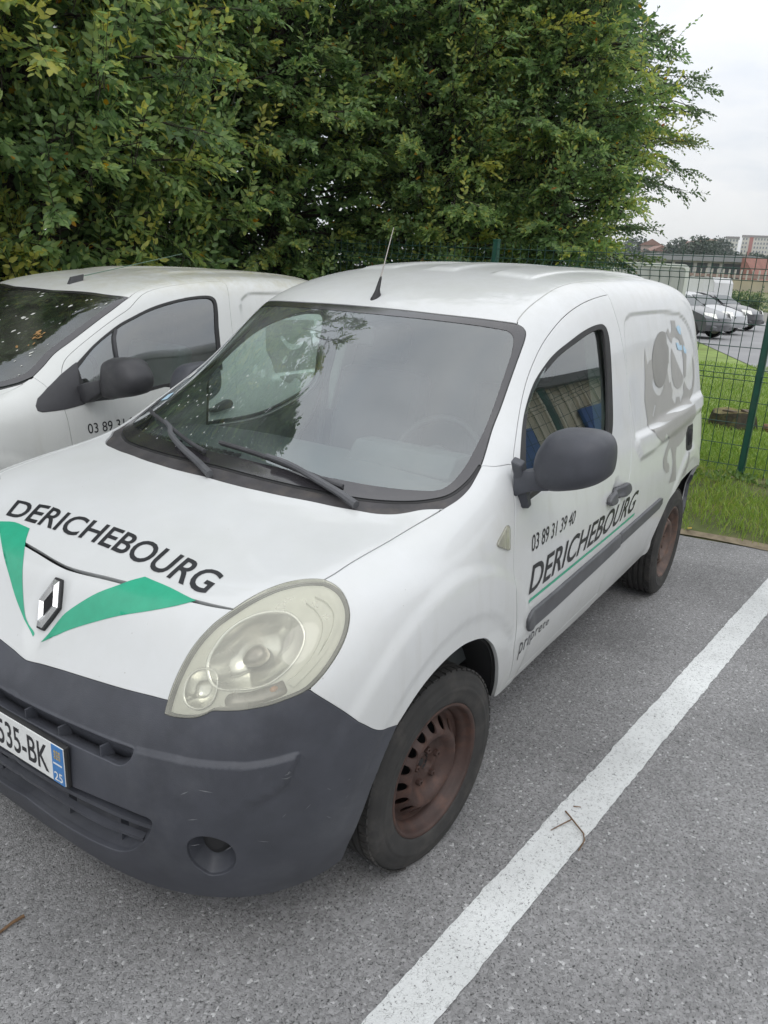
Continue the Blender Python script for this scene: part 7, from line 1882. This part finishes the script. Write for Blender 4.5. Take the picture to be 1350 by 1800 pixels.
fr_.loft([[(.0, y, z) for y, z in o1], [(.03, y, z) for y, z in o1], [(.03, y, z) for y, z in o2], [(.0, y, z) for y, z in o2]], cap=False).build('rim', mat('pale_trailer_rim', (.60, .61, .60), .5), tl)
for k in range(7): MB().box((.012, -.84 + .28 * k, 1.49), (.016, .02, 1.6)).build('rib', mat('trailer_rib', (.35, .355, .36), .5), tl)
for sy in (.85, -.85): MB().lathe([(0, .1), (.3, .09), (.31, 0), (.3, -.09), (0, -.1)], 20, c=(-1.7, sy, .31)).build('wheel', M['tyre'], tl)
x_, y_ = on3(1072, 30)
yb = MB().box((0, 0, 1.45), (1.4, 1.5, .28)).box((0, 0, .9), (1.2, 1.3, .9)).box((0, 0, .35), (1.5, 1.5, .3)).build('yellow_container', mat('yellow_paint', (.62, .42, .02), .5, var=.1), bevel=.05); yb.location = (x_, y_, .05)
tag(yb, 'small yellow container glimpsed through the fence under the trees', 'container')

# ---- low wall, hedge, bank, retaining band, railing
def strip_obj(name, label, cat, pa, da, pb, db, z0, z1, th, mt, **k):
    a = np.array(on3(pa, da)); b = np.array(on3(pb, db)); d_ = b - a; L_ = np.linalg.norm(d_); c = (a + b) / 2; rz = math.atan2(d_[1], d_[0])
    o = MB().box((0, 0, (z0 + z1) / 2), (L_, th, z1 - z0)).build(name, mt, None, **k); o.location = (c[0], c[1], 0); o.rotation_euler = (0, 0, rz)
    tag(o, label, cat); return o
M['concrete'] = mat('pale_concrete', (.42, .41, .37), .85, var=.15, vscale=.6)
strip_obj('low_wall', 'low pale concrete wall at the back of the far lot', 'wall', 1180, 52, 1420, 47, 0, .55, .25, M['concrete'])
def hedge(name, label, pa, da, pb, db, h, th, seed, nn=900, leaf=.16, mt='leaf_dark', z0=0.0):
    a = np.array(on3(pa, da)); b = np.array(on3(pb, db)); r = np.random.default_rng(seed)
    root = empty(name, (*((a + b) / 2), z0)); tag(root, label, 'hedge')
    t = r.random(nn); p = np.concatenate([(a + (b - a) * t[:, None]) - (a + b) / 2 + r.normal(0, th, (nn, 2)), (r.random(nn) ** .8 * h * (.8 + .25 * np.sin(t * 19 + seed)))[:, None]], 1)
    d_ = unit(r.normal(0, 1, (nn, 3)) + [0, 0, .6])
    V, F, ti = sprays(p, d_, r.uniform(.3, .8, nn), 8, leaf, LEAF2, r, np.full(nn, .45) + r.normal(0, .1, nn))
    fast_mesh('foliage', V, F, M[mt], root, attr={'tint': ti})
    st_ = MB()
    for q in np.linspace(0, 1, 10):
        c = a + (b - a) * q - (a + b) / 2; st_.tube([(c[0], c[1], 0), (c[0] + .1, c[1], h * .7)], [.05, .02], 5)
    st_.build('stems', M['bark'], root)['kind'] = 'stuff'
    return root
hedge('clipped_hedge', 'dark green hedge behind the low wall of the far lot', 1262, 56, 1345, 53, 1.35, .35, 41)
bk = np.array([on3(p_, d_) for p_, d_ in ((1180, 60), (1450, 56), (1450, 80), (1180, 86))])
bank = mesh_np('grass_bank', [(*bk[0], .3), (*bk[1], .3), (*bk[2], 1.5), (*bk[3], 1.5)], [(0, 1, 2, 3)], mat('dry_grass_bank', (.17, .18, .07), .95, var=.4, vscale=.3, dirt=(.30, .26, .17), dirt_amt=.8, dscale=.2)); bank['kind'] = 'structure'
strip_obj('retaining_wall', 'long beige retaining wall above the grassy bank', 'wall', 1090, 88, 1450, 81, 1.0, 2.55, .4, mat('beige_render', (.50, .45, .34), .9, var=.12, vscale=.4))
rl = empty('railing', (*on3(1275, 84), 0)); tag(rl, 'reddish and white railing on top of the beige retaining wall', 'railing')
a = np.array(on3(1110, 86)); b = np.array(on3(1450, 80)); ctr = np.array(on3(1275, 84))
for q in np.linspace(0, 1, 34):
    c = a + (b - a) * q - ctr; MB().box((c[0], c[1], 2.95), (.14, .14, .9)).build('baluster', M['concrete'], rl)
d_ = b - a; MB().box((*((a + b) / 2 - ctr), 2.8), (np.linalg.norm(d_), .08, .26), rz=math.atan2(d_[1], d_[0])).build('red_board', mat('red_brown_board', (.30, .22, .19), .8, var=.3, vscale=.5), rl)

# long low building with white piers and dark openings, brick gable to its right
lb = empty('long_low_building', (*on3(1215, 105), 1.6)); tag(lb, 'long low white building with grey roof and dark openings beyond the lot', 'building')
A = np.array(on3(1085, 108)); B_ = np.array(on3(1318, 102)); dd_ = B_ - A; Lb = np.linalg.norm(dd_); rz = math.atan2(dd_[1], dd_[0]); C_ = np.array(on3(1215, 105))
ux = dd_ / Lb
def lbox(name, s0, s1, z0, z1, off, th, mt):
    c = A + ux * (s0 + s1) / 2 - C_ + np.array([-ux[1], ux[0]]) * off
    return MB().box((c[0], c[1], (z0 + z1) / 2), (s1 - s0, th, z1 - z0), rz=rz).build(name, mt, lb)
wh = mat('white_render', (.60, .60, .60), .8, var=.1, vscale=.5); dk = mat('dark_openings', (.05, .06, .065), .4)
sgn = 1 if np.dot(np.array([-ux[1], ux[0]]), np.array([CAM_LOC.x, CAM_LOC.y]) - A) > 0 else -1
lbox('wall', 0, Lb, 0, 3.0, -sgn * 2, 4, wh); lbox('roof', -.4, Lb + .4, 3.0, 3.7, -sgn * 1.6, 5.2, mat('grey_metal_roof', (.24, .25, .26), .6, var=.1, vscale=.4))
s_ = .6
while s_ < Lb - 2:
    w_ = random.choice((.9, 1.2, 2.2)); lbox('opening', s_, s_ + w_, .9 + random.random() * .3, 2.8, sgn * .05, .1, dk); s_ += w_ + random.choice((.5, .7, 1.3))
gb = empty('brick_gable', (*on3(1325, 98), 1.2)); tag(gb, 'red brick lean-to gable with sloping top, right of the long low building', 'building')
P_ = np.array(on3(1300, 98)) - np.array(on3(1325, 98)); Q_ = np.array(on3(1346, 96)) - np.array(on3(1325, 98)); nrm_ = np.array([P_[1] - Q_[1], Q_[0] - P_[0]]); nrm_ = nrm_ / np.linalg.norm(nrm_)
po = [(0, .3), (1, .3), (1, .5), (.05, 3.9), (0, 3.9)]
fr1 = [(*(P_ + (Q_ - P_) * s_), z) for s_, z in po]; fr2 = [(x + nrm_[0] * 5, y + nrm_[1] * 5, z) for x, y, z in fr1]
MB().loft([fr1, fr2]).build('wall', mat('red_brick', (.25, .12, .095), .85, var=.2, vscale=1.5), gb)

# ---- wooded hill with houses and apartment blocks
hill = []
for i, px_ in enumerate(np.linspace(1020, 1500, 25)):
    for d_, z_ in ((150, 2), (260, 7), (420, 14), (640, 22), (760, 16)):
        x_, y_ = on3(px_, d_); hill.append((x_, y_, z_ + 1.2 * math.sin(i * .9 + d_)))
F = [(i * 5 + j, (i + 1) * 5 + j, (i + 1) * 5 + j + 1, i * 5 + j + 1) for i in range(24) for j in range(4)]
hl_o = mesh_np('wooded_hill', hill, F, mat('hill_green', (.075, .10, .055), .95, var=.4, vscale=.05), smooth=True); hl_o['kind'] = 'structure'
def far_tree(px_, d_, z_, h, w_, seed, dark=True, conifer=False, lab=''):
    r = np.random.default_rng(seed); x_, y_ = on3(px_, d_)
    root = empty('distant_tree', (x_, y_, z_)); tag(root, lab, 'tree', 'trees on the distant hill')
    nn = 420; t = r.random(nn)
    if conifer: rad = w_ * (1 - t) ** .8
    else: rad = w_ * np.sin(np.clip(t * .9 + .12, 0, 1) * math.pi) ** .6
    a = r.uniform(0, 2 * math.pi, nn); p = np.stack([np.cos(a) * rad, np.sin(a) * rad, h * (.12 + .88 * t)], 1) * r.uniform(.75, 1.05, (nn, 1))
    V, F, ti = sprays(p, unit(np.stack([np.cos(a), np.sin(a), np.full(nn, .3)], 1)), np.full(nn, h * .09), 5, h * .095, LEAF2, r, np.full(nn, .35) + r.normal(0, .1, nn))
    fast_mesh('crown', V, F, M['leaf_far'], root, attr={'tint': ti}); MB().tube([(0, 0, -2), (0, 0, h * .5)], [h * .03, h * .015], 5).build('trunk', M['bark'], root)
M['leaf_far'] = leaf_mat('distant_leaves', [(0, (.035, .055, .040)), (.5, (.055, .08, .05)), (1, (.09, .11, .06))], .2)
r = np.random.default_rng(77)
WHERE = ('by the tall tree', 'left of the pale house', 'near the pale house', 'right of the pale house', 'below the apartment blocks')
for k in range(40):
    px_ = 1095 + 250 * (k + r.uniform(-.4, .4)) / 39; d_ = r.choice([230, 290, 360, 430, 500]); zz = np.interp(d_, [150, 260, 420, 640], [1, 6, 13, 21])
    i_ = min(4, int((px_ - 1095) / 50))
    far_tree(px_, d_, zz - 1, max(5.0, 1.74 + d_ * (r.uniform(46, 74) if px_ < 1262 else r.uniform(34, 52)) / 1349 - zz + 1), r.uniform(3, 5), 100 + k, conifer=(k % 9 == 4), lab='distant %s tree on the hill, %s tree from the left, %s' % ('pointed' if k % 9 == 4 else 'rounded', ORD[k], WHERE[i_]))
def house(px_, d_, z_, w_, h_, wall_c, roof_c, lab, rz_=.3):
    x_, y_ = on3(px_, d_); o = empty('distant_house', (x_, y_, z_), rz_); tag(o, lab, 'house', 'houses on the distant hill')
    MB().box((0, 0, h_ / 2), (w_, w_ * .8, h_)).build('wall', mat('house_wall', wall_c, .9), o)
    MB().loft([[(-w_ * .56, -w_ * .48, h_), (w_ * .56, -w_ * .48, h_), (w_ * .56, 0, h_ * 1.5), (-w_ * .56, 0, h_ * 1.5)], [(-w_ * .56, w_ * .48, h_), (w_ * .56, w_ * .48, h_), (w_ * .56, .01, h_ * 1.5), (-w_ * .56, .01, h_ * 1.5)]]).build('roof', mat('house_roof', roof_c, .9), o)
    for sx in (-.28, .28):
        for sy in (.41, -.41): MB().box((w_ * sx, w_ * sy, h_ * .55), (w_ * .16, .12, h_ * .3)).build('window', dk, o)
        MB().box((w_ * .505, w_ * sx * .8, h_ * .55), (.12, w_ * .16, h_ * .3)).build('window', dk, o)
house(1137, 330, 11, 9, 4.6, (.36, .28, .24), (.23, .13, .10), 'brownish house with red roof at the left of the distant hill')
house(1150, 300, 8.5, 8, 4, (.45, .42, .38), (.24, .14, .11), 'small house low on the distant hill beside the tree edge', .6)
house(1238, 380, 14, 9, 5, (.58, .53, .40), (.25, .17, .13), 'pale yellow gabled house among the hill trees', 1.8)
house(1206, 420, 15.5, 9, 4.5, (.40, .36, .34), (.22, .13, .11), 'grey-brown house half hidden in the hill trees', 1.1)
def block(name, label, px_a, px_b, d_, z_, storeys, sh, cols, wall_c, depth, red=None):
    a = np.array(on3(px_a, d_)); b = np.array(on3(px_b, d_)); c = (a + b) / 2; L_ = np.linalg.norm(b - a); rz_ = math.atan2(b[1] - a[1], b[0] - a[0])
    o = empty(name, (*c, z_), rz_); tag(o, label, 'apartment block')
    H_ = storeys * sh; sy = -1 if (Matrix.Rotation(rz_, 2) @ Vector((0, 1))).dot(Vector((CAM_LOC.x - c[0], CAM_LOC.y - c[1]))) < 0 else 1
    MB().box((0, -sy * depth / 2, H_ / 2), (L_, depth, H_)).build('wall', mat(name + '_wall', wall_c, .85, var=.06, vscale=.1), o)
    MB().box((0, -sy * depth / 2, H_ + .7), (L_ + 1, depth + 1, 1.4)).build('roof', mat(name + '_roof', (.22, .20, .19), .8), o)
    if red is not None: MB().box((L_ * red, sy * .2, H_ / 2), (L_ * .09, .5, H_)).build('red_stair_tower', mat('brick_tower', (.36, .12, .09), .8), o)
    wm = None
    for i in range(cols):
        xx_ = -L_ / 2 + L_ * (i + .5) / cols
        if red is not None and abs(xx_ - L_ * red) < L_ * .075: continue
        for j in range(storeys):
            if wm is None: wm = MB().box((0, 0, 0), (L_ / cols * .42, .3, sh * .5)).build('window', mat('far_window', (.13, .15, .17), .3), o); q = wm
            else: q = wm.copy(); COL.objects.link(q); q.parent = o
            q.location = (xx_, sy * .1, sh * (j + .55))
block('apartment_block', 'pale apartment block with grey roof, left of the two on the hill', 1266, 1288, 640, 15.5, 7, 2.9, 4, (.58, .56, .50), 16)
block('apartment_block', 'long pale apartment block with red stair tower on the hill', 1294, 1368, 660, 15, 8, 2.9, 14, (.60, .57, .50), 14, red=-.28)

# ---- industrial shed on the right, outside the picture: it shows in the door window's reflection
shed = empty('industrial_shed', (-27, 11.5, 0)); tag(shed, 'beige industrial shed with blue doors, mirrored in the van door window', 'building')
MB().box((0, 3, 2.1), (46, 6, 4.2)).build('wall', mat('beige_cladding', (.50, .45, .33), .7, var=.12, vscale=.8), shed)
cl_ = MB()
for k in range(60): cl_.box((-22.8 + k * .77, -.04, 2.1), (.14, .08, 4.1))
o = cl_.build('cladding_ribs', mat('beige_rib', (.60, .55, .42), .7), shed); o['kind'] = 'stuff'
MB().box((0, 2.9, 4.4), (46.6, 6.6, .4)).build('roof', mat('shed_roof', (.16, .16, .16), .7), shed)
bl_ = mat('blue_door_paint', (.03, .10, .30), .5, var=.15, vscale=1.5)
for x_, w_, h_ in ((12.5, 2.4, 2.9), (9.2, 2.4, 2.7), (5.7, 1.0, 1.7), (3.3, 2.5, 2.9), (1.2, 1.3, 4.1), (-2.5, 2.6, 2.9), (-7, 2.6, 2.9), (-12, 2.6, 2.9)):
    MB().box((x_, -.14, h_ / 2), (w_, .14, h_)).build('blue_door', bl_, shed)
MB().box((0, -2, .06), (48, 4, .06)).build('pavement', M['concrete'], shed)

# ------------------------------------------------------------------ small things on the asphalt
M['twig_wood'] = mat('dry_twig_wood', (.16, .095, .05), .85, var=.35, vscale=60)
def twig(label, segs):
    t_ = empty('dry_twig', (segs[0][0][0][0], segs[0][0][0][1], 0)); tag(t_, label, 'twig')
    o0 = np.array([segs[0][0][0][0], segs[0][0][0][1], 0])
    for k, (pts, r0, r1) in enumerate(segs):
        MB().tube([tuple(np.array(p) - o0) for p in pts], list(np.linspace(r0, r1, len(pts))), 6).build('stem' if k == 0 else 'side_shoot', M['twig_wood'], t_, smooth=True)
twig('forked dry twig lying across the white parking line', [
    ([(-.434, 1.126, .012), (-.415, 1.15, .014), (-.398, 1.172, .013), (-.368, 1.214, .010), (-.34, 1.227, .008), (-.286, 1.227, .006)], .0030, .002),
    ([(-.405, 1.158, .013), (-.36, 1.138, .011), (-.319, 1.120, .008)], .0022, .0015),
    ([(-.48, 1.138, .009), (-.492, 1.161, .009)], .002, .0014)])
twig('short dry stick on the asphalt at the lower left', [([(.889, .079, .007), (.92, .076, .008), (.975, .08, .007)], .005, .0035)])
r = np.random.default_rng(3)
M['dead'] = mat('fallen_leaf', (.28, .17, .06), .8, var=.5, vscale=20)
T, Fm = LEAF6
for k, (x_, y_, lab) in enumerate(((-3.55, .72, 'yellow fallen leaf on the edge of the verge behind the rear wheel'), (-4.25, 1.22, 'brown fallen leaf on the grass strip near the line end'))):
    o = mesh_np('fallen_leaf', T * [.07, .07, .07], Fm, M['dead'] if k else mat('yellow_leaf', (.55, .38, .08), .7)); o.location = (x_ - .45, y_, .035); o.rotation_euler = (.3, -.2, r.uniform(0, 6)); tag(o, lab, 'leaf')


# ------------------------------------------------------------------ damp air between here and the far hill
hz = MB().box((-660, -300, 23.4), (1520, 1240, 49)).build('haze', None); tag(hz, 'thin damp haze over the distant hill', 'haze', kind='stuff')
mh = bpy.data.materials.new('pale_haze'); mh.use_nodes = True; mh.node_tree.nodes.clear()
ho = mh.node_tree.nodes.new('ShaderNodeOutputMaterial'); hv = mh.node_tree.nodes.new('ShaderNodeVolumePrincipled')
hv.inputs['Color'].default_value = (.86, .91, .96, 1); hv.inputs['Density'].default_value = .0003; hv.inputs['Anisotropy'].default_value = .2
mh.node_tree.links.new(hv.outputs[0], ho.inputs['Volume']); hz.data.materials.append(mh)
